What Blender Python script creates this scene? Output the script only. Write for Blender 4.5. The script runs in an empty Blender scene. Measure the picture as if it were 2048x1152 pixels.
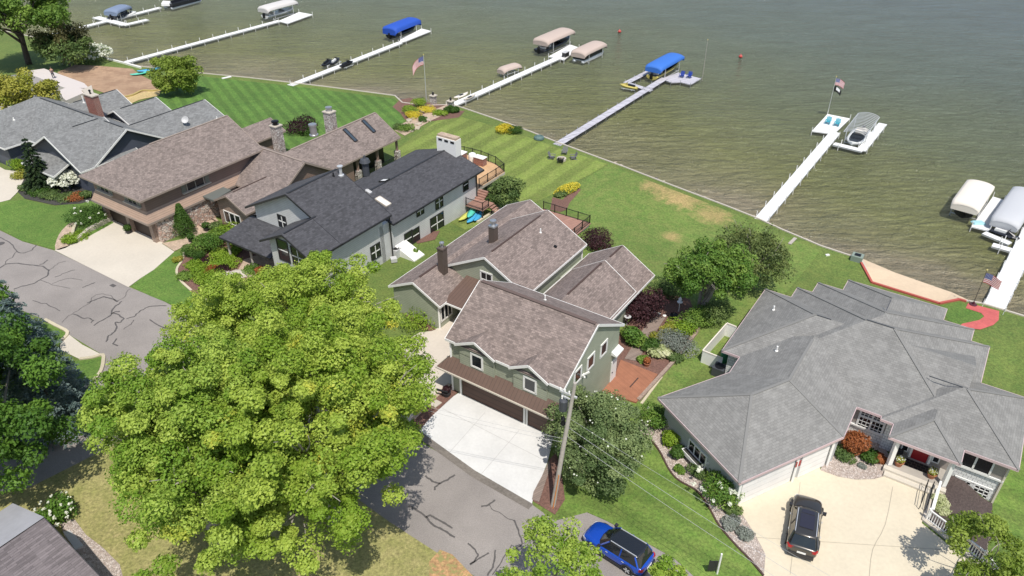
import bpy, bmesh, math, random
import numpy as np
from mathutils import Vector, Matrix
from mathutils.bvhtree import BVHTree
R=math.radians
SC=bpy.context.scene
COL=SC.collection
# ---------------- camera ----------------
F=1522.0; CX,CY=1024.0,576.0; TH=math.atan(1011/1522.0); CH=40.0
CT,ST=math.cos(TH),math.sin(TH)
cam_d=bpy.data.cameras.new('camera'); cam=bpy.data.objects.new('camera',cam_d); COL.objects.link(cam)
cam.location=(0,0,CH); cam.rotation_euler=(math.pi/2-TH,0,0)
cam_d.sensor_width=36; cam_d.lens=36*F/2048; cam_d.clip_start=0.5; cam_d.clip_end=3000
SC.camera=cam
# ---------------- world + sun ----------------
SUN_EL=R(63); SX,SY=0.22,-0.975
wd=bpy.data.worlds.new('World'); SC.world=wd; wd.use_nodes=True
nt=wd.node_tree; bg=nt.nodes['Background']
sky=nt.nodes.new('ShaderNodeTexSky'); sky.sky_type='NISHITA'; sky.sun_disc=False
sky.sun_elevation=SUN_EL; sky.sun_rotation=math.atan2(SX,SY); sky.air_density=1.2; sky.dust_density=1.5
nt.links.new(sky.outputs[0],bg.inputs[0]); bg.inputs[1].default_value=0.135
sd=bpy.data.lights.new('sun','SUN'); sun=bpy.data.objects.new('sun',sd); COL.objects.link(sun)
sd.energy=4.5; sd.angle=R(0.5); sd.color=(1,0.95,0.87)
sv=Vector((SX*math.cos(SUN_EL),SY*math.cos(SUN_EL),math.sin(SUN_EL)))
sun.rotation_euler=sv.to_track_quat('Z','Y').to_euler()
SC.view_settings.view_transform='Standard'; SC.view_settings.look='None'; SC.view_settings.exposure=0.0; SC.view_settings.gamma=1
# ---------------- coordinates ----------------
PH=R(33.9); CP,SP=math.cos(PH),math.sin(PH)
def W(p,q,z=0.0): return Vector((p*CP+q*SP,-p*SP+q*CP,z))
def toPQ(v): return (v[0]*CP-v[1]*SP, v[0]*SP+v[1]*CP)
def ray(u,v):
    return Vector((u-CX,(CY-v)*ST+F*CT,(CY-v)*CT-F*ST))
def PX(u,v,z=0.0):
    d=ray(u,v); t=(CH-z)/-d.z
    return Vector((d.x*t,d.y*t,z))
def proj(c):
    x=c[...,0];y=c[...,1];z=c[...,2]-CH
    d=y*CT-z*ST; up=y*ST+z*CT
    return CX+F*x/d, CY-F*up/d
def sm(a,b,x):
    t=min(1,max(0,(x-a)/(b-a))); return t*t*(3-2*t)
WZ=-2.0
def gz(p,q):
    z=-1.35*sm(50,74,q)
    if p>5: z-= (1.0*sm(5.2,7.5,p))*(1-sm(60,72,q))*sm(40,46.5,q)
    return z
def gw(x,y): return gz(*toPQ((x,y)))
def GX(u,v,off=0.0):
    z=0.0
    for _ in range(12):
        w=PX(u,v,z); z=gw(w.x,w.y)
    w=PX(u,v,z+off); return w
YA=math.pi/2-PH   # heading of +q axis
# ---------------- mesh builder ----------------
class MB:
    def __init__(s): s.v=[];s.f=[]
    def poly(s,pts):
        n=len(s.v); s.v+= [Vector(p) for p in pts]; s.f.append(list(range(n,n+len(pts)))); return s
    def box(s,c,sx,sy,sz,rz=0.0,tilt=None):
        M=Matrix.Rotation(rz,3,'Z')
        if tilt is not None: M=tilt
        c=Vector(c); n=len(s.v)
        for k in (-1,1):
            for a,b in ((-1,-1),(1,-1),(1,1),(-1,1)):
                s.v.append(c+M@Vector((a*sx/2,b*sy/2,k*sz/2)))
        for f in ((3,2,1,0),(4,5,6,7),(0,1,5,4),(1,2,6,5),(2,3,7,6),(3,0,4,7)): s.f.append([n+i for i in f])
        return s
    def bar(s,a,b,w,h,up=Vector((0,0,1))):
        a=Vector(a);b=Vector(b);d=b-a;L=d.length
        if L<1e-6: return s
        d/=L; sd_=d.cross(up)
        if sd_.length<1e-4: sd_=d.cross(Vector((1,0,0)))
        sd_.normalize(); u=sd_.cross(d); n=len(s.v)
        for e in (a,b):
            for i,j in ((-1,-1),(1,-1),(1,1),(-1,1)): s.v.append(e+sd_*(i*w/2)+u*(j*h/2))
        for f in ((0,1,2,3),(7,6,5,4),(0,4,5,1),(1,5,6,2),(2,6,7,3),(3,7,4,0)): s.f.append([n+i for i in f])
        return s
    def tube(s,pts,rs,n=8,cap=True):
        pts=[Vector(p) for p in pts]; base=len(s.v); m=len(pts)
        if not hasattr(rs,'__len__'): rs=[rs]*m
        for i,p in enumerate(pts):
            d=(pts[min(i+1,m-1)]-pts[max(i-1,0)]).normalized()
            a=d.cross(Vector((0,0,1)));
            if a.length<1e-3: a=d.cross(Vector((1,0,0)))
            a.normalize(); b=a.cross(d)
            for k in range(n):
                t=2*math.pi*k/n; s.v.append(p+(a*math.cos(t)+b*math.sin(t))*rs[i])
        for i in range(m-1):
            for k in range(n):
                s.f.append([base+i*n+k,base+i*n+(k+1)%n,base+(i+1)*n+(k+1)%n,base+(i+1)*n+k])
        if cap:
            s.f.append([base+k for k in range(n)][::-1]); s.f.append([base+(m-1)*n+k for k in range(n)])
        return s
    def lathe(s,c,prof,n=16):
        c=Vector(c); base=len(s.v)
        for r,z in prof:
            for k in range(n):
                t=2*math.pi*k/n; s.v.append(c+Vector((r*math.cos(t),r*math.sin(t),z)))
        for i in range(len(prof)-1):
            for k in range(n): s.f.append([base+i*n+k,base+i*n+(k+1)%n,base+(i+1)*n+(k+1)%n,base+(i+1)*n+k])
        s.f.append([base+k for k in range(n)][::-1]); s.f.append([base+(len(prof)-1)*n+k for k in range(n)])
        return s
    def prism(s,pts,z0,z1):
        n=len(s.v);m=len(pts)
        A=sum(pts[i][0]*pts[(i+1)%m][1]-pts[(i+1)%m][0]*pts[i][1] for i in range(m))
        if A<0: pts=pts[::-1]
        for z in (z0,z1):
            for p in pts: s.v.append(Vector((p[0],p[1],z)))
        s.f.append([n+i for i in range(m)][::-1]); s.f.append([n+m+i for i in range(m)])
        for i in range(m):
            j=(i+1)%m; s.f.append([n+i,n+j,n+m+j,n+m+i])
        return s
    def loft(s,secs,closed=True,cap=True):
        n=len(s.v);m=len(secs[0])
        for c in secs:
            for p in c: s.v.append(Vector(p))
        for i in range(len(secs)-1):
            for k in range(m if closed else m-1):
                s.f.append([n+i*m+k,n+i*m+(k+1)%m,n+(i+1)*m+(k+1)%m,n+(i+1)*m+k])
        if cap and closed:
            s.f.append([n+k for k in range(m)][::-1]); s.f.append([n+(len(secs)-1)*m+k for k in range(m)])
        return s
    def build(s,name,mat,parent=None,origin=None,smooth=False,sub=0,bevel=0,recalc=False):
        me=bpy.data.meshes.new(name)
        inv=Matrix.Identity(4)
        if parent is not None:
            M=Matrix.Identity(4); ch=[]; o=parent
            while o: ch.append(o); o=o.parent
            for o in reversed(ch): M=M@Matrix.LocRotScale(o.location,o.rotation_euler,o.scale)
            inv=M.inverted()
        elif origin is None:
            xs=[v.x for v in s.v];ys=[v.y for v in s.v];zs=[v.z for v in s.v]
            origin=Vector(((min(xs)+max(xs))/2,(min(ys)+max(ys))/2,min(zs)))
        if parent is None: inv=Matrix.Translation(-Vector(origin))
        # uv in metres from world-space faces
        me.from_pydata([inv@v for v in s.v],[],s.f)
        uvl=me.uv_layers.new(name='UVMap'); buf=[]
        for p,f in zip(me.polygons,s.f):
            vs=[s.v[i] for i in f]; nrm=Vector((0,0,0))
            for i in range(len(vs)):
                a=vs[i];b=vs[(i+1)%len(vs)]; nrm+=Vector(((a.y-b.y)*(a.z+b.z),(a.z-b.z)*(a.x+b.x),(a.x-b.x)*(a.y+b.y)))
            if nrm.length<1e-9: nrm=Vector((0,0,1))
            nrm.normalize(); t=Vector((0,0,1)).cross(nrm)
            if t.length<0.02: t=Vector((CP,-SP,0))
            t.normalize(); b=nrm.cross(t)
            for v in vs: buf+= [v.dot(t),v.dot(b)]
        uvl.data.foreach_set('uv',buf)
        if smooth: me.polygons.foreach_set('use_smooth',[True]*len(me.polygons))
        me.materials.append(mat); me.update()
        if recalc:
            bm=bmesh.new(); bm.from_mesh(me); bmesh.ops.remove_doubles(bm,verts=bm.verts,dist=1e-4); bmesh.ops.recalc_face_normals(bm,faces=bm.faces); bm.to_mesh(me); bm.free()
        ob=bpy.data.objects.new(name,me); COL.objects.link(ob)
        if parent is not None: ob.parent=parent
        else: ob.location=origin
        if bevel:
            m=ob.modifiers.new('bevel','BEVEL'); m.width=bevel; m.segments=2; m.limit_method='ANGLE'
        if sub:
            m=ob.modifiers.new('sub','SUBSURF'); m.levels=sub; m.render_levels=sub
        return ob
def tag(o,label,cat,group=None,kind=None):
    if label: o['label']=label
    if cat: o['category']=cat
    if group: o['group']=group
    if kind: o['kind']=kind
    return o
def empty(name,loc,rz=0.0,label=None,cat=None,group=None):
    o=bpy.data.objects.new(name,None); COL.objects.link(o); o.location=loc; o.rotation_euler=(0,0,rz); o.empty_display_size=.3
    return tag(o,label,cat,group)
def kids(o): return [c for c in bpy.data.objects if c.parent==o]
def copy_tree(o,loc=None,rz=None,label=None,group=None,parent=None,sc=None):
    c=o.copy(); COL.objects.link(c); c.parent=parent
    if loc is not None: c.location=loc
    if rz is not None: c.rotation_euler=(0,0,rz)
    if sc is not None: c.scale=(sc,sc,sc)
    if label: c['label']=label
    if group: c['group']=group
    for k in o.children: copy_tree(k,parent=c)
    return c
# ---------------- materials ----------------
def mat(name,col,rough=.7,metal=0.0,**kw):
    m=bpy.data.materials.new(name); m.use_nodes=True
    b=m.node_tree.nodes['Principled BSDF']; b.inputs['Base Color'].default_value=(*col,1)
    b.inputs['Roughness'].default_value=rough; b.inputs['Metallic'].default_value=metal
    for k,v in kw.items(): b.inputs[k.replace('_',' ')].default_value=v
    return m
class N:
    def __init__(s,m): s.m=m;s.t=m.node_tree;s.b=s.t.nodes['Principled BSDF']
    def n(s,ty,**kw):
        x=s.t.nodes.new(ty)
        for k,v in kw.items():
            if k in x.inputs: x.inputs[k].default_value=v
            else: setattr(x,k,v)
        return x
    def l(s,a,b): s.t.links.new(a,b)
    def pos(s): return s.n('ShaderNodeNewGeometry').outputs['Position']
    def uv(s): return s.n('ShaderNodeTexCoord').outputs['UV']
    def map(s,src,scale=(1,1,1),rot=(0,0,0),loc=(0,0,0)):
        x=s.n('ShaderNodeMapping'); s.l(src,x.inputs['Vector']); x.inputs['Scale'].default_value=scale; x.inputs['Rotation'].default_value=rot; x.inputs['Location'].default_value=loc; return x.outputs[0]
    def noise(s,vec,scale,detail=4,rough=.55,dist=0):
        x=s.n('ShaderNodeTexNoise'); s.l(vec,x.inputs['Vector']); x.inputs['Scale'].default_value=scale; x.inputs['Detail'].default_value=detail; x.inputs['Roughness'].default_value=rough; x.inputs['Distortion'].default_value=dist; return x.outputs['Fac']
    def ramp(s,fac,stops,mode='LINEAR'):
        x=s.n('ShaderNodeValToRGB'); s.l(fac,x.inputs[0]); r=x.color_ramp; r.interpolation=mode
        while len(r.elements)<len(stops): r.elements.new(.5)
        for e,(p,c) in zip(r.elements,stops):
            e.position=p; e.color=(*c,1) if hasattr(c,'__len__') else (c,c,c,1)
        return x.outputs[0]
    def mix(s,fac,a,b,mode='MIX'):
        x=s.n('ShaderNodeMix',data_type='RGBA',blend_type=mode)
        for i,v in ((0,fac),(6,a),(7,b)):
            if hasattr(v,'is_linked') or isinstance(v,bpy.types.NodeSocket): s.l(v,x.inputs[i])
            elif hasattr(v,'__len__'): x.inputs[i].default_value=(*v,1)
            else: x.inputs[i].default_value=v if i==0 else (v,v,v,1)
        return x.outputs[2]
    def math(s,op,a,b=0.0,c=None):
        x=s.n('ShaderNodeMath',operation=op)
        for i,v in enumerate((a,b) if c is None else (a,b,c)):
            if isinstance(v,bpy.types.NodeSocket): s.l(v,x.inputs[i])
            else: x.inputs[i].default_value=v
        return x.outputs[0]
    def sep(s,vec):
        x=s.n('ShaderNodeSeparateXYZ'); s.l(vec,x.inputs[0]); return x.outputs
    def bump(s,h,strength=.3,dist=.02):
        x=s.n('ShaderNodeBump'); x.inputs['Strength'].default_value=strength; x.inputs['Distance'].default_value=dist
        s.l(h,x.inputs['Height']); s.l(x.outputs[0],s.b.inputs['Normal'])
    def col(s,c): s.l(c,s.b.inputs['Base Color']); return s.m
def mul(c,k): return tuple(min(1,x*k) for x in c)
def shingle(name,c,var=.5,bw=.34,rh=.19,mort=.6):
    a=N(mat(name,c,.9)); uv=a.uv()
    br=a.n('ShaderNodeTexBrick'); a.l(uv,br.inputs['Vector']); br.inputs['Scale'].default_value=1
    br.inputs['Brick Width'].default_value=bw; br.inputs['Row Height'].default_value=rh; br.inputs['Mortar Size'].default_value=.012; br.inputs['Mortar Smooth'].default_value=.3
    br.inputs['Color1'].default_value=(*mul(c,1+var*.55),1); br.inputs['Color2'].default_value=(*mul(c,1-var*.55),1); br.inputs['Mortar'].default_value=(*mul(c,mort),1)
    n1=a.noise(a.map(uv,(1,2.2,1)),3.2,3,.6); n2=a.noise(uv,.35,3,.5)
    k=a.mix(1.0,br.outputs['Color'],a.ramp(n1,[(.3,1-.35*var),(.7,1+.3*var)]),'MULTIPLY')
    k=a.mix(1.0,k,a.ramp(n2,[(.3,.92),(.7,1.07)]),'MULTIPLY')
    k=a.mix(a.math('MULTIPLY',a.ramp(a.noise(uv,1.1,2),[(.5,0),(.62,1)]),.25),k,mul(c,1.5))
    a.bump(br.outputs['Fac'],.25,-.02); return a.col(k)
def siding(name,c,lap=.2,dark=.72,vert=False):
    a=N(mat(name,c,.6)); s=a.sep(a.uv()); v=s[0] if vert else s[1]
    fr=a.math('FRACT',a.math('DIVIDE',v,lap))
    k=a.ramp(fr,[(0,dark),(.1,dark),(.2,1.0),(1,1.0)])
    n=a.noise(a.pos(),1.2,3); k=a.mix(1.0,k,a.ramp(n,[(.3,.93),(.7,1.05)]),'MULTIPLY')
    a.bump(fr,.35,.015); return a.col(a.mix(1.0,c,k,'MULTIPLY'))
def shake(name,c,mort,bw=.22,rh=.24,ms=.018,var=.06):
    a=N(mat(name,c,.7)); br=a.n('ShaderNodeTexBrick'); a.l(a.uv(),br.inputs['Vector']); br.inputs['Scale'].default_value=1
    br.inputs['Brick Width'].default_value=bw; br.inputs['Row Height'].default_value=rh; br.inputs['Mortar Size'].default_value=ms
    br.inputs['Color1'].default_value=(*mul(c,1+var),1); br.inputs['Color2'].default_value=(*mul(c,1-var),1); br.inputs['Mortar'].default_value=(*mort,1)
    a.bump(br.outputs['Fac'],.4,-.02); return a.col(br.outputs['Color'])
def stone(name,cols,scale=3.0,mort=(.12,.1,.09),flat=1.6):
    a=N(mat(name,cols[0],.85)); p=a.map(a.pos(),(1,1,flat))
    v=a.n('ShaderNodeTexVoronoi',feature='F1'); a.l(p,v.inputs['Vector']); v.inputs['Scale'].default_value=scale
    e=a.n('ShaderNodeTexVoronoi',feature='DISTANCE_TO_EDGE'); a.l(p,e.inputs['Vector']); e.inputs['Scale'].default_value=scale
    cc=a.ramp(a.sep(v.outputs['Color'])[0],[(i/(len(cols)-1) if len(cols)>1 else 0,c) for i,c in enumerate(cols)])
    ed=a.ramp(e.outputs['Distance'],[(0.02,0),(.09,1)]); a.bump(ed,.6,.04)
    return a.col(a.mix(ed,mort,cc))
def speck(name,c,scale=8,amt=.25,rough=.9,c2=None,bump=.2,big=.35,bigscale=.25):
    a=N(mat(name,c,rough)); p=a.pos(); n=a.noise(p,scale,5,.7); n2=a.noise(p,bigscale,4,.6)
    k=a.mix(1.0,c,a.ramp(n,[(.3,1-amt),(.7,1+amt)]),'MULTIPLY')
    k=a.mix(1.0,k,a.ramp(n2,[(.3,1-big*.5),(.7,1+big*.4)]),'MULTIPLY')
    if c2: k=a.mix(a.ramp(a.noise(p,scale*.35,4,.7),[(.48,0),(.58,1)]),k,c2)
    if bump: a.bump(n,bump,.03)
    return a.col(k)
def grass(name,c,c2,dry=None,dryamt=.0,stripe=None,fine=1.0,dscale=.12,spots=()):
    a=N(mat(name,c,.95)); p=a.pos()
    n=a.noise(p,5*fine,7,.8); n2=a.noise(p,.7,6,.75); n3=a.noise(p,.11,3,.5)
    k=a.mix(a.ramp(n2,[(.35,0),(.65,1)]),c,c2)
    if stripe:
        ang,w,amp=stripe
        m=a.sep(a.map(p,(1,1,1),(0,0,ang)))[0]
        wv=a.math('SINE',a.math('ADD',a.math('MULTIPLY',m,math.pi/w),a.math('MULTIPLY',a.noise(p,.3,2),1.6)))
        k=a.mix(1.0,k,a.ramp(a.math('ADD',a.math('MULTIPLY',wv,.5),.5),[(.3,1-amp),(.7,1+amp)]),'MULTIPLY')
    if dry: k=a.mix(a.ramp(a.math('ADD',a.math('MULTIPLY',a.noise(p,dscale,5,.7),.8),a.math('MULTIPLY',n,.2)),[(.62-dryamt,0),(.74-dryamt,1)]),k,dry)
    for (sx,sy,sr) in spots:
        dd=a.n('ShaderNodeVectorMath',operation='DISTANCE'); a.l(p,dd.inputs[0]); dd.inputs[1].default_value=(sx,sy,-1); 
        q=a.math('SUBTRACT',1.0,a.math('DIVIDE',dd.outputs['Value'],sr)); q=a.math('ADD',q,a.math('MULTIPLY',a.math('SUBTRACT',a.noise(p,.9,6,.8),.5),2.2)); k=a.mix(a.math('MULTIPLY',a.ramp(q,[(.1,0),(.7,1)]),.62),k,(.42,.29,.13))
    k=a.mix(1.0,k,a.ramp(n3,[(.3,.88),(.7,1.12)]),'MULTIPLY')
    k=a.mix(1.0,k,a.ramp(n,[(.3,.45),(.5,1.0),(.7,1.6)]),'MULTIPLY')
    a.bump(n,.5,.06); return a.col(k)
def leafmat(name,c,c2,c3=None,pos_scale=.22,amt=.55):
    m=mat(name,c,.55); a=N(m); at=a.n('ShaderNodeAttribute',attribute_name='var'); v=at.outputs['Fac']
    n=a.noise(a.pos(),pos_scale,3,.5)
    k=a.mix(v,c,c2)
    if c3: k=a.mix(a.ramp(a.math('ADD',a.math('MULTIPLY',n,.85),a.math('MULTIPLY',v,.15)),[(amt,0),(amt+.12,1)]),k,c3)
    a.col(k); tr=a.n('ShaderNodeBsdfTranslucent'); a.l(k,tr.inputs['Color'])
    mx=a.n('ShaderNodeMixShader'); mx.inputs[0].default_value=.32; a.l(a.b.outputs[0],mx.inputs[1]); a.l(tr.outputs[0],mx.inputs[2])
    out=a.t.nodes['Material Output']; a.l(mx.outputs[0],out.inputs['Surface']); a.b.inputs['Specular IOR Level'].default_value=.25
    return m
def boards(name,c,bw=.14,dark=.6,rot=0,var=.2):
    a=N(mat(name,c,.7)); p=a.map(a.pos(),(1,1,1),(0,0,rot)); s=a.sep(p); x=a.math('DIVIDE',s[0],bw)
    fr=a.math('FRACT',x); k=a.ramp(fr,[(0,dark),(.1,dark),(.16,1.0),(1,1.0)])
    wn=a.n('ShaderNodeTexWhiteNoise',noise_dimensions='1D'); a.l(a.math('FLOOR',x),wn.inputs['W'])
    k=a.mix(1.0,k,a.ramp(wn.outputs['Value'],[(0,1-var),(1,1+var)]),'MULTIPLY')
    k=a.mix(1.0,k,a.ramp(a.noise(a.pos(),1.5,4),[(.3,.9),(.7,1.08)]),'MULTIPLY')
    return a.col(a.mix(1.0,c,k,'MULTIPLY'))
M={}
M['white']=mat('white_paint',(.78,.77,.74),.5)
M['white_dock']=N(mat('white_decking',(.78,.78,.76),.6)); 
a=M['white_dock']; _s=a.sep(a.uv()); _k=a.ramp(a.noise(a.pos(),2.5,4,.6),[(.3,.86),(.7,1.05)]); M['white_dock']=a.col(a.mix(1.0,(.78,.78,.76),_k,'MULTIPLY'))
M['grey_dock']=boards('grey_decking',(.47,.46,.50),.14,.8,-PH+math.pi/2)
M['greenroof']=shingle('brown_shingles',(.215,.17,.152),.5,bw=.3,rh=.165)
M['wroof']=shingle('tan_brown_shingles',(.208,.168,.15),.48,bw=.3,rh=.165)
M['droof']=shingle('charcoal_shingles',(.060,.060,.067),.5,mort=.7)
M['rroof']=shingle('grey_shingles',(.215,.211,.20),.2,bw=.3,rh=.18,mort=.7)
M['lroof']=shingle('blue_grey_shingles',(.185,.188,.186),.35,mort=.75)
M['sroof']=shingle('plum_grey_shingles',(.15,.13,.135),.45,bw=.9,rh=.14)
M['metalroof']=siding('brown_standing_seam',(.125,.078,.06),.32,.7,vert=True)
M['greensiding']=siding('sage_green_siding',(.36,.385,.295),.19,.6)
M['dsiding']=siding('pale_grey_siding',(.60,.60,.59),.2,.72)
M['dshake']=shake('grey_shake',(.34,.34,.34),(.2,.2,.2),.5,.2,.01)
M['rshake']=shake('white_shake',(.74,.74,.72),(.34,.34,.34),.3,.24,.015,.04)  # dark joint tone puts the shadow lines between shakes into the colour
M['rtaupe']=siding('taupe_siding',(.33,.29,.26),.2,.85)
M['lsiding']=siding('slate_blue_siding',(.075,.085,.115),.18,.75)
M['wsiding']=siding('rosy_brown_siding',(.235,.16,.13),.24,.8)
M['wflare']=siding('tan_shingle_band',(.40,.28,.21),.22,.55)
M['stone']=stone('pink_tan_fieldstone',[(.72,.6,.5),(.45,.3,.24),(.65,.45,.36),(.75,.68,.6),(.4,.3,.26)],3.2)
M['stonech']=stone('grey_white_fieldstone',[(.6,.55,.5),(.3,.25,.23),(.7,.68,.63),(.45,.36,.32)],4.5)
M['brick']=shake('red_brick',(.25,.085,.06),(.35,.3,.26),.22,.075,.008,.2)
M['tanbrick']=shake('tan_brick',(.30,.21,.16),(.35,.3,.26),.22,.075,.008,.25)
M['brown']=mat('dark_brown_paint',(.075,.045,.035),.5)
M['chimbrown']=mat('brown_chimney_paint',(.10,.075,.062),.6)
M['garagedoor']=siding('brown_garage_door',(.085,.042,.03),.52,.6)
M['wgdoor']=siding('dark_wood_garage_door',(.045,.028,.022),.3,.6,vert=True)
M['wgarage']=siding('white_garage_door',(.78,.77,.75),.5,.85)
M['black']=mat('black_metal',(.012,.012,.013),.4,.3)
M['darktrim']=mat('dark_trim',(.025,.025,.028),.5)
M['glass']=mat('window_glass',(.012,.015,.018),.06,0,Specular_IOR_Level=.8)
M['glassl']=mat('skylight_glass',(.05,.07,.09),.08,0,Specular_IOR_Level=.9)
M['pink']=mat('pinkish_trim',(.55,.42,.42),.5)
M['beige']=mat('beige_trim',(.50,.45,.38),.6)
M['taupetrim']=mat('taupe_trim',(.30,.24,.20),.6)
M['concrete']=speck('pale_concrete',(.55,.50,.42),5,.05,.85,big=.12)
M['white_conc']=speck('new_white_concrete',(.60,.595,.58),5,.05,.8,big=.14,bigscale=.5)
M['beige_conc']=speck('beige_concrete',(.55,.49,.42),5,.05,.85,big=.14)
M['paver']=shake('tan_pavers',(.46,.35,.26),(.3,.24,.18),.4,.2,.012,.15)
M['asphalt']=speck('aged_asphalt',(.265,.24,.222),14,.2,.9,big=.3,bigscale=.22)
M['tar']=mat('tar_seal',(.095,.087,.082),.6)
M['mulch']=speck('red_brown_mulch',(.16,.085,.065),9,.5,.95,big=.3)
M['dmulch']=speck('dark_mulch',(.075,.055,.05),9,.5,.95,big=.3)
M['bmulch']=speck('black_mulch',(.05,.048,.043),8,.5,.95)
M['gravel']=stone('pink_gravel',[(.55,.46,.4),(.36,.29,.25),(.62,.55,.5),(.45,.36,.3)],9,(.22,.18,.15),1)
M['dirt']=speck('orange_brown_dirt',(.38,.25,.16),1.2,.14,.95,(.30,.19,.12),.3,.3)
M['sand']=speck('pale_sand',(.60,.47,.33),3,.06,.95,big=.15)
M['wetsand']=speck('wet_sand',(.20,.165,.11),3,.1,.5,big=.2)
M['red']=speck('red_painted_path',(.50,.11,.10),4,.12,.7,big=.3,bigscale=.8)
M['redwall']=mat('red_retaining_wall',(.42,.09,.07),.6)
M['curb']=speck('yellowish_curb',(.52,.46,.33),6,.12)  # even pale yellowish tone with speckle, shared by kerbs and edgings
M['steel']=mat('galvanised_steel',(.55,.56,.57),.35,.8)
M['alum']=mat('aluminium',(.68,.69,.70),.4,.5)
M['wood']=speck('weathered_wood',(.40,.36,.32),6,.15)
M['orange']=boards('orange_deck',(.32,.135,.075),.14,.8,-PH,.08)
M['greyboards']=boards('grey_boardwalk',(.24,.185,.155),.16,.6,-PH+math.pi/2,.15)
M['deckwood']=boards('red_brown_decking',(.34,.19,.145),.14,.75,-PH+math.pi/2,.1)
M['decktan']=boards('tan_decking',(.55,.35,.19),.14,.85,-PH,.06)
M['bark']=speck('grey_bark',(.30,.27,.23),5,.3)
M['barkd']=speck('dark_bark',(.09,.07,.06),5,.3)
M['blue_can']=mat('blue_canvas',(.015,.075,.42),.75)
M['blue_can2']=mat('bright_blue_canvas',(.035,.15,.52),.75)
M['tan_can']=mat('tan_canvas',(.47,.38,.33),.85)
M['cream_can']=mat('cream_canvas',(.72,.66,.58),.85)
M['grey_can']=mat('light_grey_canvas',(.48,.49,.51),.7)
M['lgrey_can']=mat('pale_grey_canvas',(.55,.53,.51),.8)
M['slate_can']=mat('slate_blue_canvas',(.17,.22,.32),.8)
M['hull']=mat('white_hull',(.7,.7,.68),.25)
M['hulld']=mat('dark_hull',(.02,.022,.028),.25)
M['yellow']=mat('yellow_gelcoat',(.5,.42,.12),.35)
M['rubber']=mat('tyre_rubber',(.015,.015,.015),.8)
M['teal']=mat('teal_plastic',(.02,.32,.42),.5)
M['navy']=mat('royal_blue_plastic',(.01,.04,.3),.5)
M['lime']=mat('yellow_plastic',(.55,.55,.12),.5)
M['skyb']=mat('sky_blue_plastic',(.06,.35,.6),.5)
M['turq']=mat('turquoise_plastic',(.10,.55,.42),.5)
M['terrac']=mat('terracotta',(.35,.14,.07),.7)
M['reddoor']=mat('red_door_paint',(.33,.015,.02),.4)
M['flagred']=mat('flag_red',(.5,.03,.05),.8); M['flagwhite']=mat('flag_white',(.75,.75,.75),.8); M['flagblue']=mat('flag_blue',(.05,.07,.25),.8)
M['acgrey']=mat('dark_grey_metal',(.06,.065,.075),.5)
M['lightgrey']=mat('light_grey_metal',(.5,.5,.5),.5)
M['greenbin']=mat('green_plastic',(.03,.18,.09),.5)
M['skin']=mat('skin',(.4,.22,.15),.6)
def pxpoly(pts): return [GX(*p) for p in pts]
# ================= LAND, WATER, GROUND PATCHES =================
shore_px=[(72,79),(150,102),(220,122),(280,137),(395,150),(500,160),(620,174),(700,184),(790,196),(805,210),(850,216),(905,214),(930,222),(1000,246),(1060,268),(1110,288),(1190,318),(1250,340),(1350,379),(1450,417),(1515,443),(1560,464),(1640,498),(1700,518),(1722,527)]
wall_px=[(1743,566),(1878,608),(1918,600)]
end_px=[(1960,613),(2048,640)]
S=[(-420,60),(-230,66)]+[toPQ(PX(u,v,-1.7)) for u,v in shore_px]+[toPQ(GX(*c)) for c in wall_px]+[toPQ(PX(u,v,-1.7)) for u,v in end_px]
S.append((90,S[-1][1]-3)); S=sorted(S)
def qs(p):
    for (a,b),(c,d) in zip(S,S[1:]):
        if a<=p<=c: return b+(d-b)*(p-a)/max(1e-6,c-a)
    return S[-1][1]
ps=sorted(set([round(-420+i*10,2) for i in range(26)]+[round(-160+i*2.0,2) for i in range(90)]+[20+i*10 for i in range(8)]+[round(s[0],3) for s in S]))
land=MB(); NQ=75
for p in ps:
    e=qs(p)
    for j in range(NQ):
        t=j/(NQ-1); q=-60+ (90*(t/.12) if t<.12 else 0)
        q=-60+80*(t/.12) if t<.12 else 20+(e-20)*(t-.12)/.88
        land.v.append(W(p,q,gz(p,q)))
for i in range(len(ps)-1):
    for j in range(NQ-1):
        a=i*NQ+j; land.f.append([a,a+NQ,a+NQ+1,a+1])
M['grass']=grass('lawn_grass',(.09,.145,.028),(.135,.175,.038),(.27,.23,.10),-.04)
go=land.build('ground',M['grass'],origin=(0,0,0)); tag(go,'green lawn ground between the houses',None,None,'structure'); 
# seawall skirt
sw=MB()
for a,b in zip(ps,ps[1:]):
    A=W(a,qs(a),gz(a,qs(a))+.06);B=W(b,qs(b),gz(b,qs(b))+.06); n=W(0,1)*.0
    sw.bar(A-Vector((0,0,.6)),B-Vector((0,0,.6)),.2,1.3)
sw.build('seawall',M['beige'],origin=(0,0,0)); tag(bpy.data.objects['seawall'],'low pale seawall cap along the lawn edge and water','seawall')
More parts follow.
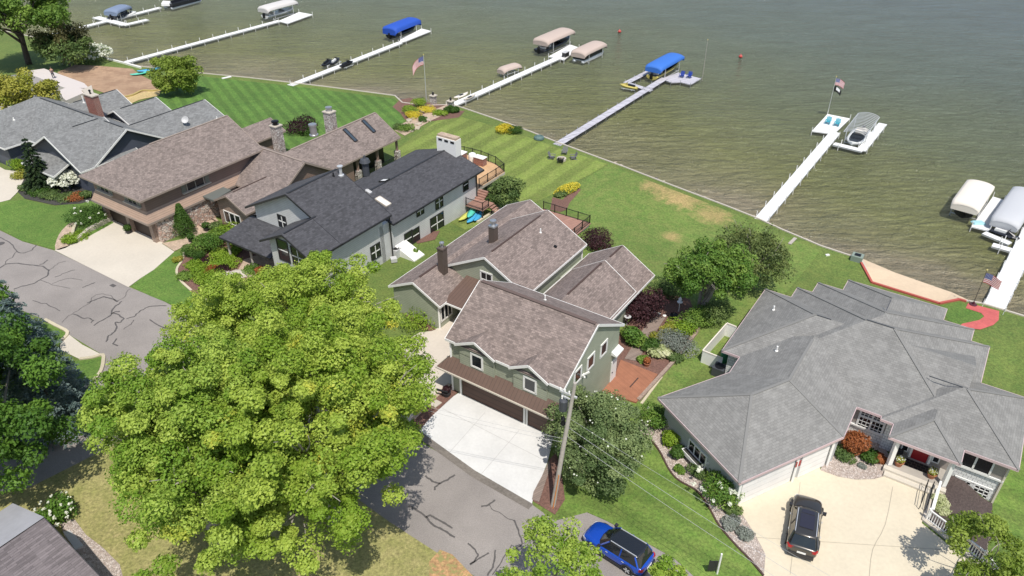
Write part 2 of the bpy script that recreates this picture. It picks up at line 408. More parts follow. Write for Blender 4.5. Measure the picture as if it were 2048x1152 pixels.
# water
wm=mat('lake_water',(.12,.13,.06),.12); a=N(wm); wp=a.pos(); s=a.sep(wp)
P_=a.math('SUBTRACT',a.math('MULTIPLY',s[0],CP),a.math('MULTIPLY',s[1],SP)); Q_=a.math('ADD',a.math('MULTIPLY',s[0],SP),a.math('MULTIPLY',s[1],CP))
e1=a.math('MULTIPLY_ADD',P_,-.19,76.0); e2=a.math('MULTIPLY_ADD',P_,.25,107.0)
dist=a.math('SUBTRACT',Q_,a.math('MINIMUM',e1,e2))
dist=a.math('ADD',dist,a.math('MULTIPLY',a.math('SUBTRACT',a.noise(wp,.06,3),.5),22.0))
c=a.ramp(a.math('DIVIDE',dist,120.0),[(0,(.36,.31,.21)),(.035,(.30,.28,.15)),(.12,(.24,.25,.10)),(.3,(.17,.20,.11)),(.6,(.14,.185,.165)),(1,(.135,.185,.215))])  # tan shallows are its own; bluish far stops carry sky reflection as colour
c=a.mix(1.0,c,a.ramp(a.noise(a.map(wp,(1,2.2,1)),.12,4,.6),[(.3,.88),(.7,1.12)]),'MULTIPLY')
w1=a.noise(a.map(wp,(.4,1.15,1),(0,0,R(-10))),.33,5,.62,.8); w2=a.noise(a.map(wp,(.5,1.1,1),(0,0,R(14))),1.1,5,.7,.4)
a.bump(a.math('ADD',a.math('MULTIPLY',w1,.6),a.math('MULTIPLY',w2,.4)),1.0,5.5); a.b.inputs['IOR'].default_value=1.33; a.b.inputs['Specular IOR Level'].default_value=.85
a.col(c)
wat=MB(); wat.poly([W(-900,40,WZ),W(500,40,WZ),W(500,1500,WZ),W(-900,1500,WZ)]); tag(wat.build('water',wm,origin=(0,0,WZ)),'rippled olive green lake water',None,None,'structure')
wf=MB(); wf.poly([W(-900,40,WZ-1.6),W(500,40,WZ-1.6),W(500,1500,WZ-1.6),W(-900,1500,WZ-1.6)]); tag(wf.build('lake_bed',M['wetsand'],origin=(0,0,WZ-1.6)),'sandy lake bed under the water',None,None,'structure')
def spline(pts,n=6,closed=True):
    out=[];m=len(pts)
    for i in range(m if closed else m-1):
        g=lambda k: Vector((*pts[k%m if closed else min(max(k,0),m-1)][:2],0))
        a0,a1,a2,a3=g(i-1),g(i),g(i+1),g(i+2)
        for k in range(n):
            t=k/n; out.append(.5*((2*a1)+(a2-a0)*t+(2*a0-5*a1+4*a2-a3)*t*t+(3*a1-a0-3*a2+a3)*t**3))
    if not closed: out.append(Vector((*pts[-1][:2],0)))
    return out
def drape(name,pts,off,m,label=None,kind='structure',cat=None,smooth=0,thick=0,group=None,parent=None):
    pts=[Vector((p[0],p[1],0)) for p in pts]
    if smooth: pts=spline(pts,smooth)
    bm=bmesh.new(); f=bm.faces.new([bm.verts.new(p) for p in pts]); 
    Q=[toPQ(p) for p in pts]; 
    if max(q for _,q in Q)>49 or max(p for p,_ in Q)>5.3:
        q0=min(q for _,q in Q);q1=max(q for _,q in Q);p0=min(p for p,_ in Q);p1=max(p for p,_ in Q)
        k=math.ceil(max(q0,49)/1.5)
        while k*1.5<q1:
            bmesh.ops.bisect_plane(bm,geom=bm.verts[:]+bm.edges[:]+bm.faces[:],plane_co=W(0,k*1.5),plane_no=W(0,1)); k+=1
    if max(p for p,_ in Q)>5.3 and max(q for _,q in Q)>40:
        for k in range(7,20): bmesh.ops.bisect_plane(bm,geom=bm.verts[:]+bm.edges[:]+bm.faces[:],plane_co=W(k*.6+.8,0),plane_no=W(1,0))
        for k in range(52,76): bmesh.ops.bisect_plane(bm,geom=bm.verts[:]+bm.edges[:]+bm.faces[:],plane_co=W(0,k*.75),plane_no=W(0,1))
    bmesh.ops.triangulate(bm,faces=bm.faces[:])
    if f is not None and bm.faces:
        bm.normal_update()
        for g in bm.faces:
            if g.normal.z<0: g.normal_flip()
    for v in bm.verts: v.co.z=gw(v.co.x,v.co.y)+off
    mb=MB(); bm.verts.ensure_lookup_table(); mb.v=[v.co.copy() for v in bm.verts]; mb.f=[[v.index for v in g.verts] for g in bm.faces]; bm.free()
    if thick:
        n=len(pts)
        for i in range(n):
            A=pts[i];B=pts[(i+1)%n]; za=gw(A.x,A.y);zb=gw(B.x,B.y)
            mb.poly([(A.x,A.y,za-.3),(B.x,B.y,zb-.3),(B.x,B.y,zb+off),(A.x,A.y,za+off)])
    o=mb.build(name,m,parent=parent); return tag(o,label,cat,group,kind)
def ribbon(name,pts,w,off,m,parent=None,smooth=4,h=0,label=None,cat=None,kind=None):
    P=spline(pts,smooth,False) if smooth else [Vector((*p[:2],0)) for p in pts]
    mb=MB(); L=[];n=len(P)
    for i,p in enumerate(P):
        d=(P[min(i+1,n-1)]-P[max(i-1,0)]).normalized(); s=Vector((-d.y,d.x,0)); z=gw(p.x,p.y)+off
        ww=w(i/n) if callable(w) else w
        a=p+s*ww/2;b=p-s*ww/2
        L.append([(a.x,a.y,z-h-.05),(a.x,a.y,z),(b.x,b.y,z),(b.x,b.y,z-h-.05)] if h else [(b.x,b.y,z),(a.x,a.y,z)])
    if h: mb.loft(L)
    else:
        for x,y in zip(L,L[1:]): mb.poly([x[0],y[0],y[1],x[1]])
    return tag(mb.build(name,m,parent=parent),label,cat,None,kind)
G=pxpoly
M['grassdk']=grass('striped_lawn_grass',(.06,.135,.02),(.095,.175,.03),None,0,(R(-30),.85,.13))
M['grasslt']=grass('mown_lawn_grass',(.14,.195,.035),(.175,.215,.05),(.22,.21,.08),-.03,(PH,1.5,.14))
M['grassgr']=grass('patchy_lawn_grass',(.10,.175,.03),(.165,.205,.05),(.34,.25,.12),-.02,None,1,.09,[(*GX(1345,388)[:2],3.6),(*GX(1372,402)[:2],3.0),(*GX(1425,430)[:2],3.2),(*GX(1310,372)[:2],2.4),(*GX(1345,474)[:2],1.5)])
M['grassdry']=grass('dry_lawn_grass',(.235,.235,.075),(.32,.285,.12),(.42,.34,.17),.06,None,1,.25)
M['grassnew']=grass('lush_lawn_grass',(.075,.155,.022),(.12,.195,.035),None,0,None,1.2)
M['grassrt']=grass('right_lawn_grass',(.09,.165,.024),(.14,.195,.04),(.30,.24,.11),-.02,(PH+R(90),1.1,.10))
# lawns (each lot's own turf)
drape('lawn',G([(300,195),(395,152),(600,174),(790,198),(800,212),(835,222),(800,250),(700,300),(560,330),(330,300)]),.03,M['grassdk'],'deep green striped lawn of the brown house by the lake')
drape('lawn',G([(845,262),(880,237),(915,232),(1010,258),(1110,294),(1217,329),(1150,365),(1060,410),(1010,440),(930,460),(800,390),(790,300)]),.03,M['grasslt'],'light green mown lawn of the charcoal roofed house')
drape('lawn',G([(1217,329),(1310,366),(1450,420),(1560,468),(1640,502),(1560,600),(1400,740),(1300,840),(1255,900),(1180,700),(1100,600),(1060,430),(1130,385)]),.028,M['grassgr'],'patchy lawn of the green house with brown dry spots')
drape('lawn',G([(0,395),(20,402),(50,400),(110,413),(200,392),(300,420),(230,450),(190,470),(155,485),(112,500),(45,482),(0,459)]),.03,M['grassnew'],'small lush front lawn beside the road at left')
drape('lawn',G([(349,503),(372,510),(362,525),(355,545),(375,573),(400,590),(420,640),(335,606),(300,592),(262,573),(280,558),(308,540)]),.03,M['grassnew'],'lush lawn strip beside the wide pale driveway')
drape('lawn',G([(1120,990),(1200,960),(1270,880),(1300,885),(1340,940),(1395,985),(1420,1023),(1475,1095),(1530,1160),(1395,1160),(1347,1116),(1215,1043),(1175,1025),(1118,1040)]),.03,M['grassrt'],'green front lawn between the road and the gravel bed')
drape('lawn',G([(245,880),(420,860),(620,930),(780,1045),(950,1155),(950,1220),(-200,1220),(-200,1010),(0,985),(60,975),(150,930)]),.03,M['grassdry'],'dry yellow lawn under the big maples')
drape('lawn',G([(1960,1030),(2010,940),(2048,880),(2120,900),(2120,1250),(1985,1250),(1960,1100)]),.03,M['grassrt'],'green side lawn right of the grey roofed house')
drape('lawn',G([(1880,612),(1918,604),(1965,625),(1975,650),(1930,660),(1895,640)]),.03,M['grassnew'],'small lawn inside the red path curve')
# road
road_pts=[(-400,250),(-120,400),(0,461),(45,483),(108,501),(258,574),(330,604),(560,731),(800,862),(1062,1008),(1110,1042),(1174,1025),(1215,1043),(1345,1115),(1420,1172),(1700,1400),(1300,1400),(950,1153),(787,1052),(420,872),(235,915),(60,1005),(0,1030),(-150,1100),(-150,900),(0,872),(60,845),(120,807),(160,786),(190,757),(205,735),(207,711),(90,640),(-150,540),(-500,400)]
rd=drape('road',G(road_pts),.012,M['asphalt'],'aged grey asphalt street with tar sealed cracks')
random.seed(4)
cr=[[(0,475),(14,482),(27,492),(33,503),(44,507),(60,503),(70,493),(73,490)],[(33,503),(25,515),(12,523),(10,528)],[(0,536),(15,528),(35,527),(60,530),(85,532),(98,541),(95,552),(80,560),(65,568),(45,573),(28,578)],
[(80,530),(88,526),(95,520)],[(98,541),(110,532),(120,525),(132,523)],[(110,555),(125,548),(150,540)],[(80,560),(95,565),(105,570),(140,577)],[(105,568),(118,562),(140,557),(165,561)],[(165,575),(178,570),(190,565)],
[(124,645),(137,632),(145,628),(160,618),(180,606),(184,596),(192,590),(205,588),(222,592),(233,604),(250,593),(254,583),(262,578)],[(148,628),(165,636),(180,637),(187,642),(182,646)],[(187,651),(205,641),(222,630),(230,624),(240,623)],[(222,628),(226,618),(236,609),(244,603)],[(226,626),(238,630),(247,638),(242,645),(230,645)],
[(253,638),(268,634),(275,626),(283,621),(295,615),(305,612),(333,612)],[(247,659),(258,652),(264,647),(268,640)],[(230,645),(234,654),(228,664),(218,672),(212,684)],[(66,602),(80,606),(92,608),(108,616),(120,622)],[(233,677),(227,688),(236,692)],[(175,606),(190,600),(207,594),(225,598),(236,603)],
[(850,952),(865,963),(880,967),(895,960),(910,950)],[(880,967),(870,975),(868,980)],[(817,1012),(835,1022),(853,1035),(858,1043),(870,1052),(885,1060),(910,1075)],[(853,1035),(860,1031),(870,1036),(890,1047),(905,1057)],[(935,1087),(950,1100),(957,1110),(950,1120),(940,1130),(960,1116),(978,1106)],[(990,1100),(990,1120),(985,1135),(975,1152)],
[(1024,1090),(1010,1110),(1000,1130),(985,1150)],[(962,1014),(978,1010),(990,1000)],[(978,1010),(985,1020),(1000,1026),(1015,1037),(1028,1042)],[(1028,1040),(1035,1055),(1040,1070),(1044,1088),(1034,1097),(1024,1105)],[(1046,1088),(1060,1080),(1070,1062),(1056,1045)],[(1345,1116),(1335,1130),(1318,1150)],[(300,640),(318,652),(340,660)],[(560,760),(600,800),(640,815),(690,850)]]
def jit(pts,k,n=3):
    out=[]
    for a,b in zip(pts,pts[1:]):
        for i in range(n):
            t=i/n; out.append((a[0]+(b[0]-a[0])*t+random.uniform(-k,k),a[1]+(b[1]-a[1])*t+random.uniform(-k,k)*.7))
    return out+[pts[-1]]
for c_ in cr: ribbon('tar_line',G(jit(c_,1.1)),(lambda k:(lambda t:k*(.8+.5*random.random())))(random.choice((.05,.07,.1,.13))),.024,M['tar'],parent=rd,smooth=2)
for c_ in ([(700,860),(900,960),(1040,1040),(1180,1110),(1300,1180)],[(0,560),(150,640),(300,700),(420,760)]): pass
for c_ in ([(963,838),(1080,930)],[(935,868),(1010,800)],[(1060,895),(1000,955)]): pass
# kerbs
ribbon('kerb',G([(90,640),(112,652),(136,666),(124,682)]),.28,.14,M['curb'],h=.14,smooth=3,label='yellowish kerb above the small driveway mouth',cat='kerb')
ribbon('kerb',G([(160,719),(185,716),(206,711),(207,725),(203,742),(192,757),(172,775),(150,790),(120,806),(60,838)]),.28,.14,M['curb'],h=.14,smooth=3,label='curved yellowish kerb at the side street corner',cat='kerb')
drape('lawn',G([(100,648),(136,668),(120,690),(60,700),(40,640)]),.03,M['grassnew'],'small grass triangle behind the upper kerb')
drape('lawn',G([(150,722),(206,713),(205,735),(190,757),(150,790),(90,822),(0,850),(-100,800),(-50,700)]),.03,M['grassnew'],'grass corner behind the curved kerb')
# driveways and paths
drape('driveway',G([(136,668),(165,690),(206,711),(160,719),(120,700),(122,683)]),.04,M['concrete'],'short pale driveway mouth across the street')
drape('driveway',G([(109,501),(155,486),(228,446),(209,434),(228,430),(330,484),(324,488),(349,504),(308,540),(280,558),(257,575)]),.045,M['concrete'],'wide pale concrete driveway below the brown garage')
drape('driveway',G([(-60,300),(10,340),(50,345),(50,357),(35,385),(20,400),(-60,420)]),.045,M['concrete'],'pale driveway at the left edge')
drape('driveway',G([(-300,150),(0,205),(70,232),(20,300),(-100,330)]),.04,M['concrete'],'pale construction driveway behind the yellow tree')
drape('garden_bed',G([(52,350),(36,385),(50,398),(110,411),(160,408),(200,398),(215,400),(190,370),(170,340),(120,330),(60,300)]),.05,M['bmulch'],'dark mulch bed under the spruce and white hydrangea',smooth=0)
drape('driveway',G([(975,600),(905,625),(880,655),(860,663),(838,666),(800,690),(740,720),(700,770),(690,810),(790,868),(826,838),(862,802),(899,768),(960,775)]),.04,M['beige_conc'],'beige concrete driveway left of the green garage')
drape('driveway',G([(903,796),(920,785),(1110,870),(1104,886),(1100,905),(1095,925),(1082,958),(1069,985),(1064,1008),(950,942),(839,862),(864,833)]),.05,M['white_conc'],'bright white concrete driveway of the green garage')
ribbon('gutter_strip',G([(836,868),(950,950),(1062,1014)]),.55,.03,speck('gutter_strip_concrete',(.17,.15,.13),5),smooth=0,kind='structure',label='dark gutter strip along the white driveway')

drape('garden_bed',G([(899,768),(922,780),(903,797),(864,833),(839,861),(826,838),(862,802)]),.05,M['mulch'],'narrow mulch bed beside the white driveway')
ribbon('paving_edge',G([(899,769),(862,803),(826,839)]),.3,.09,M['paver'],h=.1,smooth=0,kind='structure',label='brick edging beside the mulch bed')
o=MB().prism([tuple(x[:2]) for x in G([(872,801),(884,807),(871,817),(860,811)])],gw(0,40)+.05,.12).build('stepping_stone',M['beige']); tag(o,'square pale stepping stone in the mulch beside the white driveway','stepping stone')
drape('garden_bed',G([(1100,918),(1112,905),(1125,960),(1130,1000),(1110,1030),(1066,1003),(1068,985),(1085,955)]),.04,M['mulch'],'mulch corner at the utility pole foot')
drape('boardwalk',G([(1098,922),(1101,935),(1092,962),(1078,1005),(1064,1000),(1067,985),(1083,955)]),.08,M['greyboards'],'curved grey board strip between white driveway and pole',thick=.1)
drape('garden_bed',G([(820,620),(842,640),(872,660),(862,663),(845,660),(822,645),(800,620)]),.05,M['mulch'],'mulch bed under the green side wall')
drape('driveway',G([(1472,1010),(1640,905),(1640,941),(1676,954),(1711,960),(1748,959),(1773,951),(1858,940),(1858,988),(1843,1047),(1898,1092),(1930,1117),(1945,1250),(1560,1300),(1527,1155),(1531,1110),(1510,1070),(1486,1032)]),.045,speck('cream_concrete',(.60,.53,.40),4,.05,.8,big=.12),'cream concrete driveway of the grey roofed house')
jm=mat('joint_line',(.36,.32,.25),.9); dv=bpy.data.objects['driveway']
ribbon('joint',G([(1785,975),(1770,1050),(1745,1100),(1738,1155)]),.035,.056,jm,smooth=3,kind='structure',label='thin joint line in the cream driveway')
M['gravelbed']=M['gravel']
wj=mat('driveway_joint',(.42,.41,.40),.9)
for c_ in ([(885,818),(1095,925)],[(1038,862),(962,950)],[(970,826),(900,905)]): ribbon('joint',G(c_),.03,.062,wj,smooth=0,kind='structure',label='thin joint line in the white driveway')
for c_ in ([(1600,965),(1580,1150)],[(1500,1075),(1880,1100)],[(1800,720),(1801,722)]): ribbon('joint',G(c_),.03,.056,jm,smooth=0,kind='structure',label='thin straight joint in the cream driveway')
drape('garden_bed',G([(1268,862),(1300,880),(1320,905),(1335,935),(1355,960),(1395,984),(1417,1015),(1438,1052),(1475,1095),(1500,1120),(1527,1152),(1531,1110),(1510,1070),(1486,1032),(1470,1010),(1340,870),(1320,850),(1290,840)]),.05,M['gravelbed'],'curved gravel bed along the grey wall')
ribbon('bed_edging',G([(1268,862),(1300,880),(1320,905),(1335,935),(1355,960),(1395,984),(1417,1015),(1438,1052),(1475,1095),(1500,1120),(1527,1152)]),.12,.09,M['brown'],h=.1,label='thin brown edging of the curved gravel bed',cat='edging')
drape('garden_bed',G([(1665,895),(1640,941),(1676,954),(1711,960),(1748,959),(1774,952),(1785,930),(1760,870),(1700,850)]),.055,M['gravelbed'],'gravel bed around the orange shrub by the porch')
drape('garden_bed',[W(4.6,47.3),W(7.6,47.3),W(7.9,44.2),W(7.4,40.9),W(5.8,41.6),W(4.15,42.4),W(4.1,45)],.16,M['dmulch'],'sunken dark mulch bed below the white shingle wall')
drape('garden_bed',G([(1200,720),(1232,670),(1262,640),(1290,600),(1315,580),(1380,600),(1397,655),(1390,668),(1350,722),(1280,803),(1215,800)]),.05,M['mulch'],'red mulch garden bed beside the orange deck')
drape('boardwalk',G([(1249,719),(1274,724),(1330,638),(1306,630)]),.12,M['greyboards'],'straight grey boardwalk through the mulch garden',thick=.1)
ribbon('stone_edging',G([(1340,632),(1370,650),(1398,657),(1392,668),(1350,722),(1276,803)]),.28,.25,M['tanbrick'],h=.3,smooth=0,label='tan stone edging around the mulch garden',cat='edging')
drape('garden_bed',G([(1105,395),(1125,400),(1150,372),(1162,380),(1140,405),(1133,420),(1120,425),(1100,420)]),.05,M['mulch'],'mulch around the yellow flower oval')
drape('garden_bed',G([(820,470),(880,462),(870,480),(835,488)]),.05,M['mulch'],'small bare mulch patch under the basement windows')
drape('garden_bed',G([(372,507),(360,525),(353,545),(360,562),(385,585),(430,600),(480,600),(560,560),(520,500),(480,480),(470,450),(430,470),(390,495)]),.05,M['mulch'],'planted mulch bed before the porch',smooth=0)
ribbon('bed_edging',G([(368,506),(366,520),(354,540),(360,560),(383,582)]),.22,.12,M['curb'],h=.1,label='pale curved stone edging at the lawn strip',cat='edging')
drape('path',G([(111,500),(118,470),(138,448),(152,445),(148,460),(140,478),(140,492)]),.045,M['paver'],'curved tan paver path beside the retaining wall',smooth=3)
drape('path',G([(324,487),(349,503),(400,478),(445,450),(425,430),(400,440),(370,478)]),.05,M['paver'],'tan paver walk to the brown front door')
drape('path',G([(488,520),(545,500),(560,540),(520,560),(470,552)]),.055,M['paver'],'tan paver patio before the charcoal porch')
drape('path',G([(790,262),(800,250),(850,228),(893,210),(905,213),(905,222),(860,243),(810,272)]),.06,M['paver'],'tan paver path to the stone pillars and dock')
# shore beds
drape('garden_bed',G([(785,214),(800,200),(820,196),(850,205),(893,210),(850,228),(810,240),(800,226)]),.045,M['mulch'],'flower bed left of the paver path')
drape('garden_bed',G([(905,222),(930,222),(918,235),(885,240),(860,243)]),.045,M['mulch'],'mulch bed right of the paver path')
# beach, red path
bp=[(1722,527),(1743,566),(1878,608),(1918,600),(1950,610)]; wl=[(1722,516),(1790,545),(1850,566),(1905,585),(1950,606)]
mb=MB(); A=[GX(*c,.02) for c in bp]; A=[Vector((x.x,x.y,-1.55)) for x in A]
B=[PX(*c,-2.0) for c in wl]; C_=[PX(c[0]+8,c[1]-22,-2.5) for c in wl]
for L0,L1 in ((A,B),(B,C_)):
    for i in range(len(A)-1): mb.poly([L0[i],L0[i+1],L1[i+1],L1[i]])
tag(mb.build('beach',M['sand'],recalc=True),'narrow pale sand beach by the red wall',None,None,'structure')
mb=MB()
rw=G([(1722,527),(1743,566),(1878,608),(1918,600),(1932,604)])
for x,y in zip(rw,rw[1:]): mb.bar(x-Vector((0,0,.2)),y-Vector((0,0,.2)),.22,.75)
tag(mb.build('retaining_wall',M['redwall']),'low red retaining wall along the sand beach','wall')
rp=[(1931,617),(1936,607),(1998,623),(1997,641),(1986,651),(1960,660),(1915,655),(1925,648),(1958,641),(1968,634),(1962,627)]
drape('path',G(rp),.06,M['red'],'curved bright red path at the right dock')
# construction dirt + slabs
drape('dirt_lot',G([(115,145),(150,130),(195,132),(265,138),(280,150),(310,165),(322,182),(250,200),(190,180),(130,160)]),.06,M['dirt'],'bare orange brown dirt lot by the water')
drape('dirt_lot',G([(250,198),(285,185),(322,180),(318,192),(280,200),(262,208)]),.07,speck('straw_yellow_sand',(.5,.38,.18),3),'yellow straw strip at the dirt lot edge')
ribbon('silt_sock',G([(245,196),(265,192),(285,183),(305,183),(325,180)]),.35,.25,mat('yellow_fabric',(.42,.33,.12),.8),h=.2,label='yellow silt sock along the dirt lot edge',cat='erosion sock')
ribbon('seawall',G([(215,119),(250,128),(282,137)]),.3,.3,M['white'],h=.3,smooth=0,label='white seawall cap beside the snowball bush',cat='seawall')
# ================= HOUSES =================
def gable(p0,p1,q0,q1,ez,rz,ax,h0=0,h1=0,mid=None):
    """returns (faces, eaves) in PQz.  ax='q': ridge runs along q"""
    if ax=='p':
        f,e=gable(q0,q1,p0,p1,ez,rz,'q',h0,h1,mid); sw=lambda L:[(b,a,z) for a,b,z in L]
        return [sw(x)[::-1] for x in f],[sw(x) for x in e]
    pm=(p0+p1)/2 if mid is None else mid
    A=(p0,q0,ez);B=(p1,q0,ez);C=(p1,q1,ez);D=(p0,q1,ez);R0=(pm,q0+h0,rz);R1=(pm,q1-h1,rz)
    f=[[B,C,R1,R0],[D,A,R0,R1]]; e=[[B,C],[D,A]]
    if h0: f.append([A,B,R0]); e.append([A,B])
    else: e+=[[A,R0],[R0,B]]
    if h1: f.append([C,D,R1]); e.append([C,D])
    else: e+=[[C,R1],[R1,D]]
    return f,e
class House:
    def __init__(s,name,loc,label,cat='house'):
        s.root=empty(name,loc,0,label,cat); s.R=MB(); s.Fa=MB(); s.Wl=MB(); s.walls=[]
    def roof(s,f,e,th=.13,fh=.2,fw=.05,skip=()):
        for face in f:
            P=[W(*x) for x in face]; n=(P[1]-P[0]).cross(P[2]-P[0])
            if n.z<0: P=P[::-1]
            s.R.poly(P); s.R.poly([x-Vector((0,0,th)) for x in P[::-1]])
        for i,(a,b) in enumerate(e):
            if i in skip: continue
            A=W(*a);B=W(*b); s.Fa.bar(A-Vector((0,0,fh/2-.01)),B-Vector((0,0,fh/2-.01)),fw,fh)
    def ridge(s,a,b,m,w=.34,parent=None,name='ridge_cap'):
        mb=MB(); mb.bar(W(a[0],a[1],a[2]+.01),W(b[0],b[1],b[2]+.01),w,.05); return mb.build(name,m,parent=s.root)
    def gwall(s,p0,p1,q0,q1,ez,rz,ax,o=.4,oe=.3,z0=-1.6,hip=False,mb=None,e0=None,e1=None):
        mb=mb or s.Wl
        if hip:
            m=(rz-ez)/(min(p1-p0,q1-q0)/2); mb.prism([W(p0+o,q0+o)[:2],W(p1-o,q0+o)[:2],W(p1-o,q1-o)[:2],W(p0+o,q1-o)[:2]],z0,ez+m*o*.4-.12); return
        sw=(lambda a,b,z:W(a,b,z)) if ax=='q' else (lambda a,b,z:W(b,a,z))
        if ax=='p': p0,p1,q0,q1=q0,q1,p0,p1
        m=(rz-ez)/((p1-p0)/2); pm=(p0+p1)/2; t=ez+m*o-.14
        sec=lambda q:[sw(p0+o,q,z0),sw(p1-o,q,z0),sw(p1-o,q,t),sw(pm,q,rz-.14),sw(p0+o,q,t)]
        mb.loft([sec(q0+(oe if e0 is None else e0)),sec(q1-(oe if e1 is None else e1))])
    def box(s,p0,p1,q0,q1,z0,z1,mb=None): (mb or s.Wl).prism([W(p0,q0)[:2],W(p1,q0)[:2],W(p1,q1)[:2],W(p0,q1)[:2]],z0,z1)
    def finish(s,rm,fm,wm):
        s.ro=s.R.build('roof',rm,parent=s.root); s.fo=s.Fa.build('fascia',fm,parent=s.root) if s.Fa.v else None
        s.wo=s.Wl.build('wall',wm,parent=s.root,recalc=True) if s.Wl.v else None
def bvh(o):
    # world-space tree of an object
    ms=o.data; Mx=Matrix.Identity(4); ch=[]; x=o
    while x: ch.append(x); x=x.parent
    for x in reversed(ch): Mx=Mx@Matrix.LocRotScale(x.location,x.rotation_euler,x.scale)
    return BVHTree.FromPolygons([Mx@v.co for v in ms.vertices],[list(p.vertices) for p in ms.polygons])
_bv={}
def hit(obs,u,v):
    best=None
    for o in (obs if isinstance(obs,(list,tuple)) else [obs]):
        if o.name not in _bv: _bv[o.name]=bvh(o)
        d=ray(u,v).normalized(); r=_bv[o.name].ray_cast(Vector((0,0,CH)),d)
        if r[0] is not None and (best is None or r[3]<best[2]): best=(r[0],r[1] if r[1].dot(d)<0 else -r[1],r[3])
    return best
def add_window(h,c,n,w,hh,fm,nx=2,ny=1,fw=.09,name='window',gm=None,mw=.05,sill=False,out=.05,pn='pane',mm=None):
    """c centre on wall, n outward normal"""
    n=Vector((n.x,n.y,0)).normalized(); t=Vector((0,0,1)).cross(n); z=Vector((0,0,1)); c=c+n*out/2
    mb=MB(); b=lambda a0,a1,w_:mb.bar(a0,a1,w_,.07,up=n)
    L=c-t*w/2;Rr=c+t*w/2
    b(L-z*(hh/2),L+z*(hh/2),fw); b(Rr-z*(hh/2),Rr+z*(hh/2),fw)
    b(c-t*(w/2+fw/2)+z*(hh/2),c+t*(w/2+fw/2)+z*(hh/2),fw); b(c-t*(w/2+fw/2)-z*(hh/2),c+t*(w/2+fw/2)-z*(hh/2),fw*(1.5 if sill else 1))
    f0=mb; mb=MB() if mm else mb; b=lambda a0,a1,w_:mb.bar(a0,a1,w_,.05 if mm else .07,up=n)
    for i in range(1,nx): x=c-t*w/2+t*w*i/nx; b(x-z*hh/2,x+z*hh/2,mw)
    for j in range(1,ny): y=c-z*hh/2+z*hh*j/ny; b(y-t*w/2,y+t*w/2,mw)
    f=f0.build(name,fm,parent=h.root)
    if mm: mb.build('muntin',mm,parent=f)
    g=MB(); g.bar(c-n*.01-t*(w/2-.01),c-n*.01+t*(w/2-.01),.02,hh-.02,up=z); g.build(pn,gm or M['glass'],parent=f)
    return f
def win(h,u,v,w,hh,fm,obs=None,**k):
    r=hit(obs or h.wo,u,v)
    if r is None: print('MISS window',h.root.name,u,v); return
    n=r[1]
    if abs(n.z)>.5: print('roofhit',h.root.name,u,v); return
    return add_window(h,r[0],n,w,hh,fm,**k)
def winpq(h,p,q,z,face,w,hh,fm,**k):
    n={'-q':W(0,-1),'+q':W(0,1),'+p':W(1,0),'-p':W(-1,0)}[face]; return add_window(h,W(p,q,z),n,w,hh,fm,**k)
def pipe(h,u,v,m,r=.05,ht=.35,name='vent_pipe',cap=False):
    x=hit(h.ro,u,v)
    if not x: print('miss pipe',u,v); return
    mb=MB(); mb.lathe(x[0]-Vector((0,0,.1)),[(r*1.9,0),(r*1.9,.14),(r,.17),(r,ht+.1)]+([(r*1.8,ht+.1),(r*1.8,ht+.17),(r*.3,ht+.22)] if cap else []),10); return mb.build(name,m,parent=h.root)
def chimney(h,p,q,z0,z1,sx,sy,m,capm=None,flue=None,name='chimney',ov=.08,fm=None):
    mb=MB(); mb.prism([W(p-sx/2,q-sy/2)[:2],W(p+sx/2,q-sy/2)[:2],W(p+sx/2,q+sy/2)[:2],W(p-sx/2,q+sy/2)[:2]],z0,z1); c=mb.build(name,m,parent=h.root,recalc=True)
    if capm:
        k=MB(); x=sx/2+ov;y=sy/2+ov; k.prism([W(p-x,q-y)[:2],W(p+x,q-y)[:2],W(p+x,q+y)[:2],W(p-x,q+y)[:2]],z1+.002,z1+.14); k.build('cap',capm,parent=c)
    if flue:
        k=MB(); k.lathe(W(p,q,z1+.14),[(flue,0),(flue,.35),(flue*1.5,.36),(flue*1.5,.5),(.02,.58)],12); k.build('flue',fm or M['black'],parent=c)
    return c
def gdoor(h,p0,p1,q,z1,m,z0=0.06,rows=4,face='-q',n_=None):
    mb=MB(); 
    if face=='-q': mb.prism([W(p0,q-.04)[:2],W(p1,q-.04)[:2],W(p1,q+.1)[:2],W(p0,q+.1)[:2]],z0,z1)
    return mb.build('garage_door',m,parent=h.root,recalc=True)
def solar(u): pass
# ---------- G: green house ----------
g=House('green_house',W(-28,45,0),'sage green house with brown shingles and a three bay brown garage')
# garage block with two small front gables
EZ,RZ=5.2,7.95
f=[[(-29.6,35.0,EZ),(-28.62,35.0,EZ),(-26.75,35.0,5.2),(-24.95,35.0,EZ),(-23.75,35.0,EZ),(-22.1,35,EZ),(-20.4,35.0,EZ),(-19.2,35.0,EZ),(-19.2,39.6,RZ),(-29.6,39.6,RZ)],[(-19.2,39.6,RZ),(-19.2,44.15,EZ),(-29.6,44.15,EZ),(-29.6,39.6,RZ)]]
e=[[(-29.6,35,EZ),(-28.62,35,EZ)],[(-24.95,35,EZ),(-23.75,35,EZ)],[(-20.4,35,EZ),(-19.2,35,EZ)],[(-19.2,35,EZ),(-19.2,39.6,RZ)],[(-19.2,39.6,RZ),(-19.2,44.15,EZ)],[(-19.2,44.15,EZ),(-29.6,44.15,EZ)],[(-29.6,44.15,EZ),(-29.6,39.6,RZ)],[(-29.6,39.6,RZ),(-29.6,35,EZ)]]
g.roof(f,e)
mg=(RZ-EZ)/4.6
